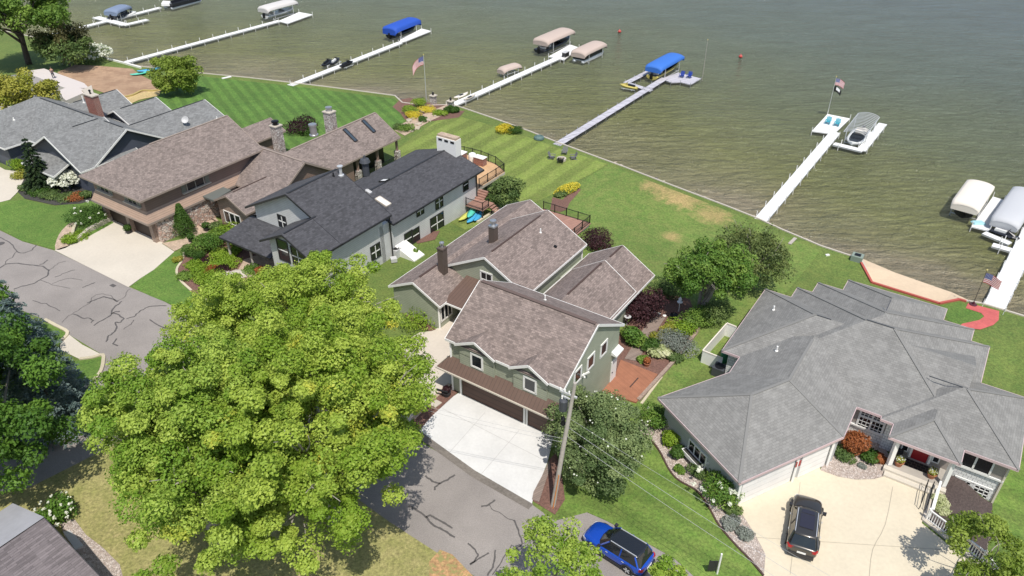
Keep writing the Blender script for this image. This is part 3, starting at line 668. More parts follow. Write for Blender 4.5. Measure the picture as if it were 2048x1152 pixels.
for a0,a1 in ((-28.62,-24.95),(-23.75,-20.4)):
    am=(a0+a1)/2; pk=6.12; back=35+(pk-EZ)/mg
    ff=[[(a1,34.88,EZ),(am,34.88,pk),(am,back+.05,pk),(a1,35.02,EZ+.01)],[(a0,34.88,EZ),(a0,35.02,EZ+.01),(am,back+.05,pk),(am,34.88,pk)]]
    g.roof(ff,[[(a0,34.86,EZ),(am,34.86,pk)],[(am,34.86,pk),(a1,34.86,EZ)]],th=.02)
    g.Wl.loft([[W(a0+.25,y,4.2),W(a1-.25,y,4.2),W(a1-.25,y,EZ+.05),W(am,y,pk-.16),W(a0+.25,y,EZ+.05)] for y in (35.14,35.6)])
    g.box(a0+.25,a1-.25,35.14,35.5,2.6,4.3)
g.gwall(-29.6,-19.2,35,44.15,EZ,RZ,'p',o=.32,oe=.22,z0=-.8)
# left block A
g.roof(*gable(-40.7,-34.85,40.8,59.6,2.65,4.1,'q')); g.gwall(-40.7,-34.85,40.8,59.6,2.65,4.1,'q',o=.35,oe=.25)
# block B
g.roof(*gable(-37.4,-28.65,44.85,55.25,3.85,6.2,'q')); g.gwall(-37.4,-28.65,44.85,55.25,3.85,6.2,'q',o=.3,oe=.3)
# lake wing
g.roof(*gable(-28.5,-21.7,44.5,55.5,2.75,4.8,'q')); g.gwall(-28.5,-21.7,44.3,55.5,2.75,4.8,'q',o=.45,oe=1.3,e0=.2)
f2,e2=gable(-28.35,-21.85,44.4,52.0,2.86,4.98,'q'); g.roof(f2,e2,th=.03,fh=.1)
g.box(-28.7,-26.2,50.5,54.2,-1.6,2.7)
g.finish(M['greenroof'],M['white'],M['greensiding'])
# porch metal roof between blocks
mb=MB(); P=[W(-35.2,45.2,3.45),W(-30.6,45.2,3.45),W(-30.6,41.6,2.62),W(-35.2,41.6,2.62)]; mb.poly(P); mb.poly([x-Vector((0,0,.12)) for x in P[::-1]]); mb.build('porch_roof',M['metalroof'],parent=g.root)
mb=MB(); mb.bar(W(-35.2,41.58,2.58),W(-30.6,41.58,2.58),.06,.16); mb.build('gutter',M['white'],parent=g.root)
mb=MB(); mb.prism([W(-35.1,44.6)[:2],W(-29.5,44.6)[:2],W(-29.5,45.2)[:2],W(-35.1,45.2)[:2]],-.2,3.2); mb.prism([W(-31.5,42.6)[:2],W(-29.0,42.6)[:2],W(-29.0,45)[:2],W(-31.5,45)[:2]],-.2,2.6); mb.build('wall',M['greensiding'],parent=g.root,recalc=True)
# pent roof over garage doors (wraps the left side)
mb=MB(); q0=35.3; 
top=[W(-29.35,q0,3.45),W(-19.45,q0,3.45)]; bot=[W(-30.15,q0-.95,2.62),W(-19.3,q0-.95,2.62)]
mb.poly([bot[0],bot[1],top[1],top[0]]); mb.poly([W(-29.35,q0+1.2,3.45),W(-30.15,q0+.6,2.62),bot[0],top[0]])
mb.poly([x-Vector((0,0,.1)) for x in [top[0],top[1],bot[1],bot[0]]]); mb.poly([W(-30.15,q0+.6,2.5),W(-29.35,q0+1.2,3.3),top[0],bot[0]])
mb.build('pent_roof',M['metalroof'],parent=g.root)
mb=MB(); mb.bar(bot[0],bot[1],.1,.12); mb.bar(bot[0],W(-30.15,q0+.6,2.62),.08,.1); mb.build('gutter',M['beige'],parent=g.root)
gq=35.3
gdoor(g,-28.35,-22.75,gq,2.25,M['garagedoor']); gdoor(g,-22.25,-19.95,gq,2.25,M['garagedoor'])
mb=MB()
for p_ in (-28.5,-22.6,-22.38,-19.82): mb.bar(W(p_,gq-.05,0),W(p_,gq-.05,2.4),.2,.14)
mb.bar(W(-28.6,gq-.05,2.37),W(-19.7,gq-.05,2.37),.12,.2); mb.build('door_frame',M['white'],parent=g.root)
for x_ in ((-19.48,35.28,-.1,5.1),(-29.32,35.28,-.1,5.1),(-35.2,41.04,-.1,2.7),(-28.95,54.95,-1,3.8)): MB().bar(W(*x_[:3]),W(x_[0],x_[1],x_[3]),.14,.14).build('corner_trim',M['white'],parent=g.root)
fr=35.14
for p_ in (-26.75,-22.05): winpq(g,p_,fr,4.15,'-q',1.0,1.15,M['white'],nx=1,fw=.15,out=.06)
for u,v in ((1207,697),(1181,723),(1155,751)): win(g,u,v,.95,1.15,M['white'],nx=1,fw=.15)
win(g,892,619,1.5,1.7,M['white'],nx=3,fw=.14,mw=.1)
win(g,973,553,1.2,.8,M['white'],nx=2,fw=.14)
# side door with awning
dq=43.3
mb=MB(); mb.prism([W(-19.46,dq-.45)[:2],W(-19.36,dq-.45)[:2],W(-19.36,dq+.45)[:2],W(-19.46,dq+.45)[:2]],.15,2.2); d_=mb.build('door',M['white'],parent=g.root,recalc=True)
mb=MB(); mb.bar(W(-19.35,dq-.3,1.1),W(-19.3,dq-.3,1.1),.08,.08); mb.build('handle',M['black'],parent=d_)
mb=MB(); mb.loft([[W(-19.5,dq-.6,3.0),W(-19.5,dq+.6,3.0),W(-19.5,dq+.6,3.35),W(-19.5,dq-.6,3.35)],[W(-18.95,dq-.6,2.95),W(-18.95,dq+.6,2.95),W(-18.95,dq+.6,3.08),W(-18.95,dq-.6,3.08)]]); mb.build('awning',M['white'],parent=g.root,recalc=True)
mb=MB(); mb.box(W(-19.45,38.1,4.2),.25,.25,.25,-PH); mb.bar(W(-19.4,38.0,4.2),W(-19.1,37.8,4.4),.1,.12); mb.bar(W(-19.4,38.2,4.2),W(-19.1,38.5,4.4),.1,.12); mb.build('flood_light',M['white'],parent=g.root)
chimney(g,-37.0,44.1,3.6,6.1,.62,.62,M['chimbrown'],M['chimbrown'],.14,fm=M['steel'],ov=.04)
chimney(g,-34.9,48.9,4.6,6.75,.62,.62,M['chimbrown'],M['steel'],.2,fm=M['steel'],ov=.04)
g.ridge((-37.8,41.8,4.1),(-37.8,44.2,4.1),M['brown'],.2); 
for a0,b0 in (((-33.02,46,6.2),(-33.02,53.9,6.2)),): g.ridge(a0,b0,M['brown'],.16)
g.ridge((-25.1,53,4.8),(-25.1,55.3,4.8),M['brown'],.16); g.ridge((-25.1,45.5,4.98),(-25.1,51.4,4.98),M['brown'],.16)
g.ridge((-29.4,39.6,RZ),(-19.4,39.6,RZ),mat('ridge_shingle_brown',(.12,.085,.075),.9),.3)
pipe(g,1090,600,M['white'],.06,.45); pipe(g,1081,465,M['white'],.06,.4); pipe(g,1110,493,M['black'],.1,.12); 
# ---------- D: charcoal roof house ----------
d=House('charcoal_roof_house',W(-52,50,0),'pale grey sided house with charcoal shingle roof and white chimney')
d.roof(*gable(-55.9,-46.1,47.8,63.0,4.05,5.45,'q')); d.gwall(-55.9,-46.1,46,63,4.05,5.45,'q',o=.65,oe=.5)
d.roof(*gable(-59.1,-46.05,40.8,47.6,5.2,8.4,'q')); d.gwall(-59.1,-46.05,40.8,47.6,5.2,8.4,'q',o=.7,oe=.6)
m_=.49
f=[[(-46.05,37.15,5.2),(-46.05,40.9,5.2),(-49.4,41.2,6.85),(-49.4,37.15,6.85)],[(-52.75,37.15,5.2),(-49.4,37.15,6.85),(-49.4,42.0,6.85),(-52.75,42.0,5.2)]]
d.roof(f,[[(-46.05,37.15,5.2),(-46.05,40.9,5.2)],[(-52.75,37.15,5.2),(-49.4,37.15,6.85)],[(-49.4,37.15,6.85),(-46.05,37.15,5.2)],[(-52.75,37.15,5.2),(-52.75,41.2,5.2)]])
d.gwall(-52.75,-46.05,37.15,42,5.2,6.85,'q',o=.68,oe=.6)
# low porch roof
f=[[(-60.6,38.2,2.55),(-53.2,38.2,2.55),(-53.2,41.5,3.9),(-59.3,41.5,3.9)],[(-60.6,38.2,2.55),(-59.3,41.5,3.9),(-60.6,43.6,2.7),(-61.4,43.6,2.6)]]
d.roof(f,[[(-60.6,38.2,2.55),(-53.2,38.2,2.55)],[(-60.6,38.2,2.55),(-61.4,43.6,2.6)]])
d.box(-59.3,-53,41.0,42,-.2,3.4)
d.finish(M['droof'],M['darktrim'],M['dsiding'])
d.ridge((-52.6,41,8.4),(-52.6,47.4,8.4),M['darktrim'],.22); d.ridge((-51,49.4,5.45),(-51,62.8,5.45),M['darktrim'],.2); d.ridge((-49.4,37.4,6.85),(-49.4,41.2,6.85),M['darktrim'],.18)
for x_ in (-60.1,-56.7): MB().bar(W(x_,38.7,0),W(x_,38.7,2.5),.2,.2).build('porch_post',M['wood'],parent=d.root)
DT=M['darktrim']
for u,v,w_,h_,nx,ny in ((840,421,1.1,1.0,2,1),(878,403,1.2,1.5,2,2),(874,446,2.2,1.9,2,2),(817,477,1.2,1.5,1,2),(831,470,1.2,1.5,1,2),(751,503,1.3,1.5,2,2),(565,443,1.1,1.3,2,2),(567,501,1.4,2.2,1,1),(597,515,1.6,1.9,2,1),(931,369,.9,1.4,1,1)):
    win(d,u,v,w_,h_,DT,nx=nx,ny=max(2,ny),fw=.1,mw=.1,mm=M['white'])
for a0,b0 in (((-46.65,47.9,4.6),(-46.65,47.9,-.2)),((-46.65,62.3,4.0),(-46.65,62.3,-1))): MB().bar(W(*a0),W(*b0),.13,.13).build('downspout',DT,parent=d.root)
mb=MB(); mb.bar(W(-46.08,47.8,3.98),W(-46.08,63,3.98),.1,.1); mb.bar(W(-46.02,41,5.13),W(-46.02,47.6,5.13),.1,.1); mb.build('gutter',DT,parent=d.root)
c_=chimney(d,-50.7,62.7,2.0,6.9,2.7,1.0,N(M['white']).m,None)
mb=MB(); mb.prism([W(-52,62.3)[:2],W(-49.4,62.3)[:2],W(-49.4,63.1)[:2],W(-52,63.1)[:2]],6.9,7.15); mb.build('cap',M['paver'],parent=c_)
mb=MB(); 
for k in range(3): mb.box(W(-51.5+k*.85,62.18,6.65),.5,.04,.22,-PH)
mb.build('vent_slot',M['black'],parent=c_)
def skylight(h,u,v,w_,l_,fm,gm):
    r=hit(h.ro,u,v)
    if not r: print('miss sky',u,v); return
    n=r[1]; t=Vector((0,0,1)).cross(n).normalized(); b=n.cross(t); c=r[0]+n*.06
    mb=MB(); 
    for s_ in (-1,1): mb.bar(c+t*(s_*w_/2)-b*(l_/2),c+t*(s_*w_/2)+b*(l_/2),.1,.16,up=n); mb.bar(c+b*(s_*l_/2)-t*(w_/2),c+b*(s_*l_/2)+t*(w_/2),.1,.16,up=n)
    f=mb.build('skylight',fm,parent=h.root); q=MB(); q.bar(c-b*(l_/2-.04),c+b*(l_/2-.04),w_-.06,.1,up=n); q.build('pane',gm,parent=f)
skylight(d,766,404,.7,1.5,M['beige'],mat('white_skylight_dome',(.75,.75,.75),.3)); skylight(d,769,362,.7,.9,M['black'],mat('white_skylight_dome',(.7,.7,.7),.3)); skylight(d,737,384,.3,.6,M['lightgrey'],M['lightgrey'])
pipe(d,682,350,M['alum'],.16,.9,cap=True); pipe(d,667,352,M['black'],.07,.35)
x=hit(d.ro,733,352)
mb=MB(); mb.lathe(W(*toPQ(x[0]),4.2),[(.38,0),(.38,1.5),(.6,1.55),(.45,1.9),(.15,2.0),(.1,2.3)],12); mb.build('roof_stack',M['acgrey'],parent=d.root)
qc=toPQ(GX(814,508))[1]; mb=MB(); mb.loft([[W(-46.75,q_,-.6),W(-44.3,q_,-.6),W(-44.3,q_,.12),W(-46.75,q_,1.05)] for q_ in (qc-.8,qc+.8)]); mb.build('cellar_door',M['white'],parent=d.root,recalc=True)
# ---------- W: brown house ----------
w=House('brown_house',W(-72,45,0),'rosy brown two storey house with stone walls and tan shingle roofs')
w.roof(*gable(-78.8,-68.1,35.4,51.0,5.5,8.35,'q',h0=5.35)); w.gwall(-78.8,-68.1,35.4,51,5.5,8.35,'q',o=.8,oe=.8,z0=2.9,e0=.8,mb=(wu:=MB()))
w.R.poly([W(-78.6,35.6,5.42),W(-78.6,50.8,5.42),W(-68.3,50.8,5.42),W(-68.3,35.6,5.42)])
wu=MB(); w.box(-78.0,-68.9,36.2,50.4,2.9,5.45,mb=wu); wu.loft([[W(-78,50.4,5.3),W(-68.9,50.4,5.3),W(-73.45,50.4,8.1)],[W(-78,50.2,5.3),W(-68.9,50.2,5.3),W(-73.45,50.2,8.1)]])
w.roof(*gable(-74.5,-61.5,46.6,55.5,2.8,5.55,'p')); w.gwall(-74.5,-61.5,46.6,55.5,2.8,5.55,'p',o=.4,oe=.5)
w.roof(*gable(-67.3,-61.7,42.5,50,2.8,4.2,'q')); 
w.roof(*gable(-69.8,-62.0,51.0,67.1,2.8,5.25,'q')); w.box(-69.4,-62.5,51.5,59.0,-1.6,2.8)
w.roof(*gable(-80.9,-75.7,49,60.6,2.8,4.0,'q')); w.gwall(-80.9,-75.7,49,60.6,2.8,4.0,'q',o=.4,oe=.4)
w.finish(M['wroof'],M['taupetrim'],M['wsiding'])
uw=wu.build('wall',M['wsiding'],parent=w.root,recalc=True)
# flared shingle band + cornice above garage
mb=MB(); zt,zb=3.75,2.75; i0,i1=0.0,.55
A=[(-78.0,36.2),(-68.9,36.2),(-68.9,50.4)]; Bq=[(-78.3,35.65),(-68.35,35.65),(-68.35,50.4)]
for k in range(2): mb.poly([W(*Bq[k],zb),W(*Bq[k+1],zb),W(*A[k+1],zt),W(*A[k],zt)])
mb.poly([W(*Bq[0],zb),W(*A[0],zt),W(-78.0,50,zt),W(-78.3,50,zb)]); fl=mb.build('shingle_band',M['wflare'],parent=w.root)
mb=MB(); 
for k in range(2): mb.bar(W(*Bq[k],zb-.1),W(*Bq[k+1],zb-.1),.12,.24)
mb.build('cornice',M['taupetrim'],parent=w.root)
mb=MB(); w.box(-78.2,-68.45,35.75,50.4,2.5,2.72,mb=mb); w.box(-78.0,-77.4,36.3,50,-.3,2.6,mb=mb); w.box(-73.7,-73.1,36.3,37,-.3,2.6,mb=mb); w.box(-69.6,-69.0,36.3,37,-.3,2.6,mb=mb); w.box(-78,-69.2,37.6,38,-.3,2.6,mb=mb); mb.build('wall',M['tanbrick'],parent=w.root,recalc=True)
mb=MB(); w.box(-69.5,-68.52,36.7,50.2,-.3,2.48,mb=mb); mb.build('stone_wall',M['stone'],parent=w.root,recalc=True)
gdoor(w,-77.4,-73.75,36.75,2.45,M['wgdoor']); gdoor(w,-73.05,-69.65,36.75,2.45,M['wgdoor'])
def shut(h,c,n,w_,hh,fm):
    t=Vector((0,0,1)).cross(n).normalized()
    for s_ in (-1,1):
        mb=MB(); x=c+t*(s_*(w_/2+.42))+n*.03; mb.bar(x-Vector((0,0,hh/2)),x+Vector((0,0,hh/2)),.5,.05,up=n); mb.build('shutter',fm,parent=h.root)
sh_=mat('grey_green_shutter',(.20,.20,.16),.6)
for p_,q_,fc,ww in ((-75.9,36.2,'-q',1.5),(-71.0,36.2,'-q',1.5),(-68.9,42.2,'+p',2.1)):
    winpq(w,p_,q_,4.7,fc,ww,1.45,M['beige'],nx=2,fw=.07,sill=True); n={'-q':W(0,-1),'+p':W(1,0)}[fc]; shut(w,W(p_,q_,4.75),n,ww,1.3,sh_)
    mb=MB(); t=Vector((0,0,1)).cross(n); c=W(p_,q_,4.05)+n*.15; mb.bar(c-t*(ww/2+.7),c+t*(ww/2+.7),.3,.1); mb.build('window_ledge',M['beige'],parent=w.root)
# gabled brick bay with window and box
mb=MB(); w.gwall(-67.3,-61.7,42.5,50,2.8,4.2,'q',o=.4,oe=.5,z0=-.3,mb=mb); bay=mb.build('wall',M['tanbrick'],parent=w.root,recalc=True)
win(w,466,438,2.6,1.4,M['white'],obs=bay,nx=3,fw=.1,mw=.12); 
r=hit(bay,464,448)
if r: mb=MB(); c=r[0]+r[1]*.2; t=Vector((0,0,1)).cross(r[1]).normalized(); mb.bar(c-t*1.3-Vector((0,0,.3)),c+t*1.3-Vector((0,0,.3)),.3,.28); mb.build('flower_box',M['brown'],parent=w.root)
mb=MB(); w.box(-69.3,-66.5,45.2,46.9,2.75,2.9,mb=mb); P=[GX(396,388,3.1),GX(430,367,3.1),GX(462,379,3.1),GX(427,400,3.1)]
mb=MB(); mb.prism([x[:2] for x in P],2.85,3.05); mb.build('flat_roof',mat('green_grey_membrane',(.12,.13,.12),.7),parent=w.root,recalc=True)
mb=MB(); w.box(-68.4,-65.9,47.2,47.35,0,2.7,mb=mb); mb.build('door',M['black'],parent=w.root,recalc=True)
chimney(w,-71.9,56.2,-1,5.7,1.0,1.0,M['stonech'],M['beige'],.3); chimney(w,-68.5,61.8,-1,6.4,1.15,1.0,M['stonech'],M['beige'],.28,fm=M['steel'])
mb=MB(); mb.lathe(W(-69.2,59.5,4.0),[(.55,0),(.55,.15),(.42,.2),(.42,1.2),(.5,1.22),(.5,1.45),(.3,1.5)],16); mb.build('metal_flue',M['steel'],parent=w.root)
skylight(w,700,271,.45,2.1,M['darktrim'],M['glassl']); skylight(w,737,253,.45,2.1,M['darktrim'],M['glassl'])
w.ridge((-73,51.05,5.55),(-62,51.05,5.55),M['taupetrim'],.22); w.ridge((-65.9,53,5.25),(-65.9,67,5.25),M['taupetrim'],.22); w.ridge((-73.45,41,8.35),(-73.45,51,8.35),M['taupetrim'],.2); w.ridge((-64.5,43.5,4.2),(-64.5,48,4.2),M['brown'],.12)
# sun porch under the lake wing: columns, glazing
for q_ in (59.4,62.9,66.5): MB().prism([W(-62.8,q_)[:2],W(-62.2,q_)[:2],W(-62.2,q_+.6)[:2],W(-62.8,q_+.6)[:2]],-1.4,1.0).build('pier',M['stonech'],parent=w.root,recalc=True)
for q_ in (59.6,63.1,66.7): MB().bar(W(-62.5,q_+.1,1.0),W(-62.5,q_+.1,2.8),.3,.3).build('column',M['wsiding'],parent=w.root)
mb=MB(); w.box(-69.2,-64.5,59.1,66.4,-1.4,2.7,mb=mb); mb.build('screen_wall',M['black'],parent=w.root,recalc=True)
mb=MB(); mb.bar(W(-62.4,59,.4),W(-62.4,66.8,.4),.06,.06); mb.bar(W(-62.4,59,-.5),W(-62.4,66.8,-.5),.06,.06)
for i in range(40): mb.bar(W(-62.4,59+i*.2,-.5),W(-62.4,59+i*.2,.4),.03,.03)
mb.build('railing',M['black'],parent=w.root)
# ---------- L: blue-grey house ----------
l=House('slate_house',W(-98,45,0),'slate blue house with grey hip and gable roofs and white trim')
RL=6.0
l.roof(*gable(-112.0,-85.15,40.3,50.3,3.0,RL,'p',h0=7.0)); l.gwall(-111.5,-85.15,40.3,50.3,3,RL,'p',o=.5,oe=.5,z0=-1,e0=7)
l.box(-111.3,-100,40.9,49.7,-1,3.0)
l.roof(*gable(-96.7,-85.15,38.55,46,3.0,RL+.06,'q',mid=-90.9)); l.gwall(-96.7,-85.15,38.55,46,3,RL,'q',o=.5,oe=.7,z0=-1)
l.roof(*gable(-93.2,-85.7,44,59.2,3.0,4.6,'q')); l.gwall(-93.2,-85.7,44,59.2,3,4.6,'q',o=.5,oe=.5,z0=-1)
l.roof(*gable(-105.5,-97.5,46,54.2,3.0,5.1,'q')); l.gwall(-105.5,-97.5,46,54.2,3,5.1,'q',o=.5,oe=.5,z0=-1)
l.roof(*gable(-99.5,-92.6,50,56.3,3.0,4.5,'q')); l.gwall(-99.5,-92.6,50,56.3,3,4.5,'q',o=.5,oe=.5,z0=-1)
l.roof(*gable(-108.0,-99.2,37.2,44.5,3.0,5.4,'q',h0=3.5)); l.gwall(-108,-99.2,37.2,44.5,3,5.2,'q',o=.5,oe=.6,z0=-1,hip=True)
# small lower front roofs
f=[[(-95.2,36.9,2.3),(-88.2,36.9,2.3),(-88.2,39.4,3.3),(-95.2,39.4,3.3)]]; l.roof(f,[[(-95.2,36.9,2.3),(-88.2,36.9,2.3)],[(-88.2,36.9,2.3),(-88.2,39.4,3.3)]])
l.finish(M['lroof'],M['white'],M['lsiding'])
for a0,b0 in (((-104,45.3,RL),(-92,45.3,RL)),((-89.7,45.3,RL),(-85.9,45.3,RL)),((-90.9,42,RL+.06),(-90.9,45.2,RL+.06)),((-89.45,48,4.6),(-89.45,58.9,4.6)),((-101.5,48,5.1),(-101.5,54,5.1)),((-96,51,4.5),(-96,56,4.5))): l.ridge(a0,b0,M['darktrim'],.14)
c_=chimney(l,-97.6,48.6,3.2,6.7,2.0,.8,M['brick'],M['beige'],.1,ov=.1)
mb=MB(); w_=mb; l.box(-95,-88.6,38.3,38.5,-.2,2.4,mb=mb); mb.build('wall',M['lsiding'],parent=l.root,recalc=True)
winpq(l,-93,38.28,1.2,'-q',1.6,1.5,M['white'],nx=2,ny=2); winpq(l,-90.2,38.28,1.1,'-q',1.2,1.9,M['white'],nx=2)
mb=MB(); l.box(-112,-108.3,35.5,35.7,-.1,2.3,mb=mb); mb.build('garage_door',M['wgarage'],parent=l.root,recalc=True)
mb=MB(); l.box(-112,-107.9,35.7,41.5,-.2,3.0,mb=mb); mb.build('wall',M['lsiding'],parent=l.root,recalc=True)
winpq(l,-104.5,37.5,1.6,'-q',3.2,1.6,M['white'],nx=3)
pipe(l,28,240,M['white'],.08,.3); pipe(l,168,205,M['white'],.08,.9); pipe(l,434,237,M['white'],.06,.3)
r=hit(l.ro,374,250)
if r:
    mb=MB(); c=r[0]; mb.tube([c,c+Vector((0,0,.6))],.04); pr=[(.02,0),(.2,.03),(.38,.1),(.45,.16)]; sd0=len(mb.v); mb.lathe((0,0,0),pr+[(.43,.17),(.2,.06),(.02,.02)],14)
    Mx=Matrix.Translation(c+Vector((0,-.1,.7)))@Matrix.Rotation(R(55),4,'X')
    for i in range(sd0,len(mb.v)): mb.v[i]=Mx@mb.v[i]
    mb.build('satellite_dish',M['lightgrey'],parent=l.root)
# ---------- R: grey roof house ----------
r_=House('grey_roof_house',W(-3,52,0),'large white shingled house with complex grey hip roofs and red front door')
EZ=2.9; m=.468
def hp(p0,p1,q0,q1,ax=None,h0=None,h1=None,ez=EZ):
    dp=(p1-p0)/2;dq=(q1-q0)/2; ax=ax or ('p' if dp>dq else 'q'); hh=min(dp,dq) if ax is None else (dq if ax=='p' else dp)
    return gable(p0,p1,q0,q1,ez,ez+m*hh,ax,hh if h0 is None else h0,hh if h1 is None else h1)
r_.roof(*hp(-12.55,4.0,48.2,58.65,'p',h1=0.01),skip=())
r_.roof(*hp(-10.3,4.82,47.35,60.45,'p'))
r_.roof(*hp(-9.0,3.5,49.5,62.3,'q'))
r_.roof(*hp(-6.87,1.2,54,64.25,'q'))
r_.roof(*hp(-.5,8.0,47.0,55.2,'p'))
r_.roof(*hp(.36,4.81,45.45,51,'q'))
a_=(-14.38,40.32);b_=(-6.64,35.81);c_=(-2.18,43.78); e5=5.0
ap1=(-8.35,41.95,e5);ap2=(-6.7,44.93,e5); dd=(-11.1,45.94)
f=[[(*a_,EZ),(*b_,EZ),ap1],[(*b_,EZ),(*c_,EZ),ap2,ap1],[(*dd,EZ),(*a_,EZ),ap1,ap2],[(*c_,EZ),(-2.18,51,EZ),(-6.65,51.2,4.98),ap2],[(*dd,EZ),ap2,(-6.65,51.2,4.98),(-11.1,51,EZ)]]
r_.roof(f,[[(*a_,EZ),(*b_,EZ)],[(*b_,EZ),(*c_,EZ)],[(*c_,EZ),(-2.18,47.5,EZ)],[(*dd,EZ),(*a_,EZ)],[(*dd,EZ),(-11.1,48.4,EZ)]])
ov=.45
r_.box(-12.1,4.3,48.65,58.2,-1.8,EZ); r_.box(-9.85,4.37,47.8,60,-1.8,EZ-.02); r_.box(-8.55,3.05,50,61.85,-1.8,EZ-.03); r_.box(-6.42,.75,54,63.8,-1.8,EZ-.04); r_.box(0,7.55,47.45,54.75,-2.2,EZ-.05)
def ins(a,b,c,d=ov): return a
ga=Vector(a_);gb=Vector(b_);gc=Vector(c_); ux=(gb-ga).normalized(); uy=(gc-gb).normalized()
gp=[ga+ux*ov+uy*ov,gb-ux*ov+uy*ov,gc-ux*ov+uy*.2,Vector((-2.6,48)),Vector((-10.7,48)),ga+ux*ov+uy*7.0]
r_.finish(M['rroof'],M['pink'],M['rshake'])
mb=MB(); mb.prism([W(*p)[:2] for p in gp],-1.0,EZ-.06); 
gsd=mb.build('garage_wall',siding('grey_white_siding',(.45,.46,.46),.2,.85),parent=r_.root,recalc=True)
# garage doors on b-c side
gd0=gb-ux*(ov-.05)+uy*.5
def wallbox(h,p0,p1,z0,z1,th,m,name):
    P0=W(*p0);P1=W(*p1); mb=MB(); mb.bar(Vector((P0.x,P0.y,(z0+z1)/2)),Vector((P1.x,P1.y,(z0+z1)/2)),th,z1-z0); return mb.build(name,m,parent=h.root)
for s0,s1 in ((.7,5.2),(5.9,8.4)): wallbox(r_,gd0+uy*(s0-.4),gd0+uy*(s1-.4),.06,2.25,.08,M['wgarage'],'garage_door')
for s0 in (.45,5.4,8.65):
    x=gd0+uy*(s0-.4)+ux*.02; MB().bar(W(x[0],x[1],0),W(x[0],x[1],2.7),.3,.16).build('pilaster',M['white'],parent=r_.root)
x=gd0+uy*5.05+ux*.12; mb=MB(); mb.bar(W(x[0],x[1],1.75),W(*(x+ux*.04),1.75),.42,.5); mb.build('wall_plaque',mat('red_plaque',(.35,.03,.03),.5),parent=r_.root)
# upper taupe band under eaves at entry side
mb=MB(); r_.box(-2.55,.45,47.76,47.9,1.2,2.86,mb=mb); mb.build('taupe_panel',M['rtaupe'],parent=r_.root,recalc=True)
winpq(r_,-1.0,47.76,1.75,'-q',1.7,1.7,M['white'],nx=6,ny=5,fw=.14,mw=.035); mb=MB(); mb.bar(W(-1.0,47.7,.95),W(-1.0,47.7,2.6),.12,.1); mb.bar(W(-1.85,47.7,2.05),W(-.15,47.7,2.05),.1,.08); mb.bar(W(-2.5,47.72,1.0),W(.4,47.72,1.0),.1,.12); mb.build('window_trim',M['white'],parent=r_.root)
mb=MB(); r_.box(5.0,7.5,47.4,47.5,1.3,2.85,mb=mb); mb.build('taupe_panel',M['rtaupe'],parent=r_.root,recalc=True)
winpq(r_,5.7,47.4,2.0,'-q',2.0,1.5,M['white'],nx=2,fw=.12,mw=.12,gm=M['glass']); mb=MB(); mb.bar(W(4.5,47.38,1.15),W(7.6,47.38,1.15),.1,.14); mb.build('window_trim',M['white'],parent=r_.root)
winpq(r_,5.55,47.44,-.35,'-q',1.0,.95,M['white'],nx=3,ny=3,fw=.16,mw=.06); winpq(r_,6.72,47.44,-.35,'-q',1.0,.95,M['white'],nx=3,ny=3,fw=.16,mw=.06)
mb=MB(); mb.bar(W(7.53,47.43,-2),W(7.53,47.43,2.8),.16,.16); mb.build('corner_trim',M['beige'],parent=r_.root)
win(r_,1395,906,1.9,1.0,M['white'],obs=gsd,nx=3,fw=.12,mw=.1,sill=True)
rr=hit(gsd,1392,917)
if rr: mb=MB(); c=rr[0]+rr[1]*.25; t=Vector((0,0,1)).cross(rr[1]).normalized(); mb.bar(c-t*1.1,c+t*1.1,.4,.3); mb.build('flower_box',M['white'],parent=r_.root); mb=MB(); mb.bar(c-t*1.0+Vector((0,0,.16)),c+t*1.0+Vector((0,0,.16)),.3,.04); mb.build('flower_box_soil',M['bmulch'],parent=r_.root)
# porch
mb=MB(); r_.box(.75,4.5,47.36,47.44,.4,2.8,mb=mb); mb.build('porch_wall',M['rtaupe'],parent=r_.root,recalc=True)
mb=MB(); r_.box(.75,4.6,45.5,47.8,-.5,.38,mb=mb); mb.build('porch_floor',speck('porch_concrete',(.36,.33,.29),4,.05),parent=r_.root,recalc=True)
mb=MB(); r_.box(.7,4.65,45.15,45.52,-.5,.385,mb=mb); r_.box(.85,4.55,44.7,45.15,-.5,.22,mb=mb); mb.build('step',M['concrete'],parent=r_.root,recalc=True)
for p_ in (.95,4.4): MB().bar(W(p_,45.75,.4),W(p_,45.75,2.75),.28,.28).build('porch_column',M['white'],parent=r_.root)
mb=MB(); r_.box(2.05,3.05,47.24,47.34,.38,2.4,mb=mb); dr=mb.build('door',M['reddoor'],parent=r_.root,recalc=True)
mb=MB(); mb.bar(W(2.95,47.22,1.3),W(2.95,47.18,1.3),.06,.12); mb.build('handle',M['steel'],parent=dr)
mb=MB(); 
for p_ in (1.93,3.17): mb.bar(W(p_,47.3,.4),W(p_,47.3,2.5),.2,.16)
mb.build('door_frame',M['white'],parent=r_.root)
for p_ in (1.55,3.55): winpq(r_,p_,47.36,1.5,'-q',.4,1.6,M['white'],nx=1,fw=.08)
for a0,b0 in (((-3.75,53.9,6.0),(-1.75,53.9,6.0)),((-2.8,58.0,5.83),(-2.8,56.3,5.83)),((1.4,51.1,4.83),(3.6,51.1,4.83)),((-7.2,53.4,5.36),(-6.1,53.4,5.36))): r_.ridge(a0,b0,M['acgrey'],.05)
hm=mat('grey_ridge_shingle',(.20,.197,.188),.9)
def hip(h,a,b): h.ridge(a,b,hm,.2)
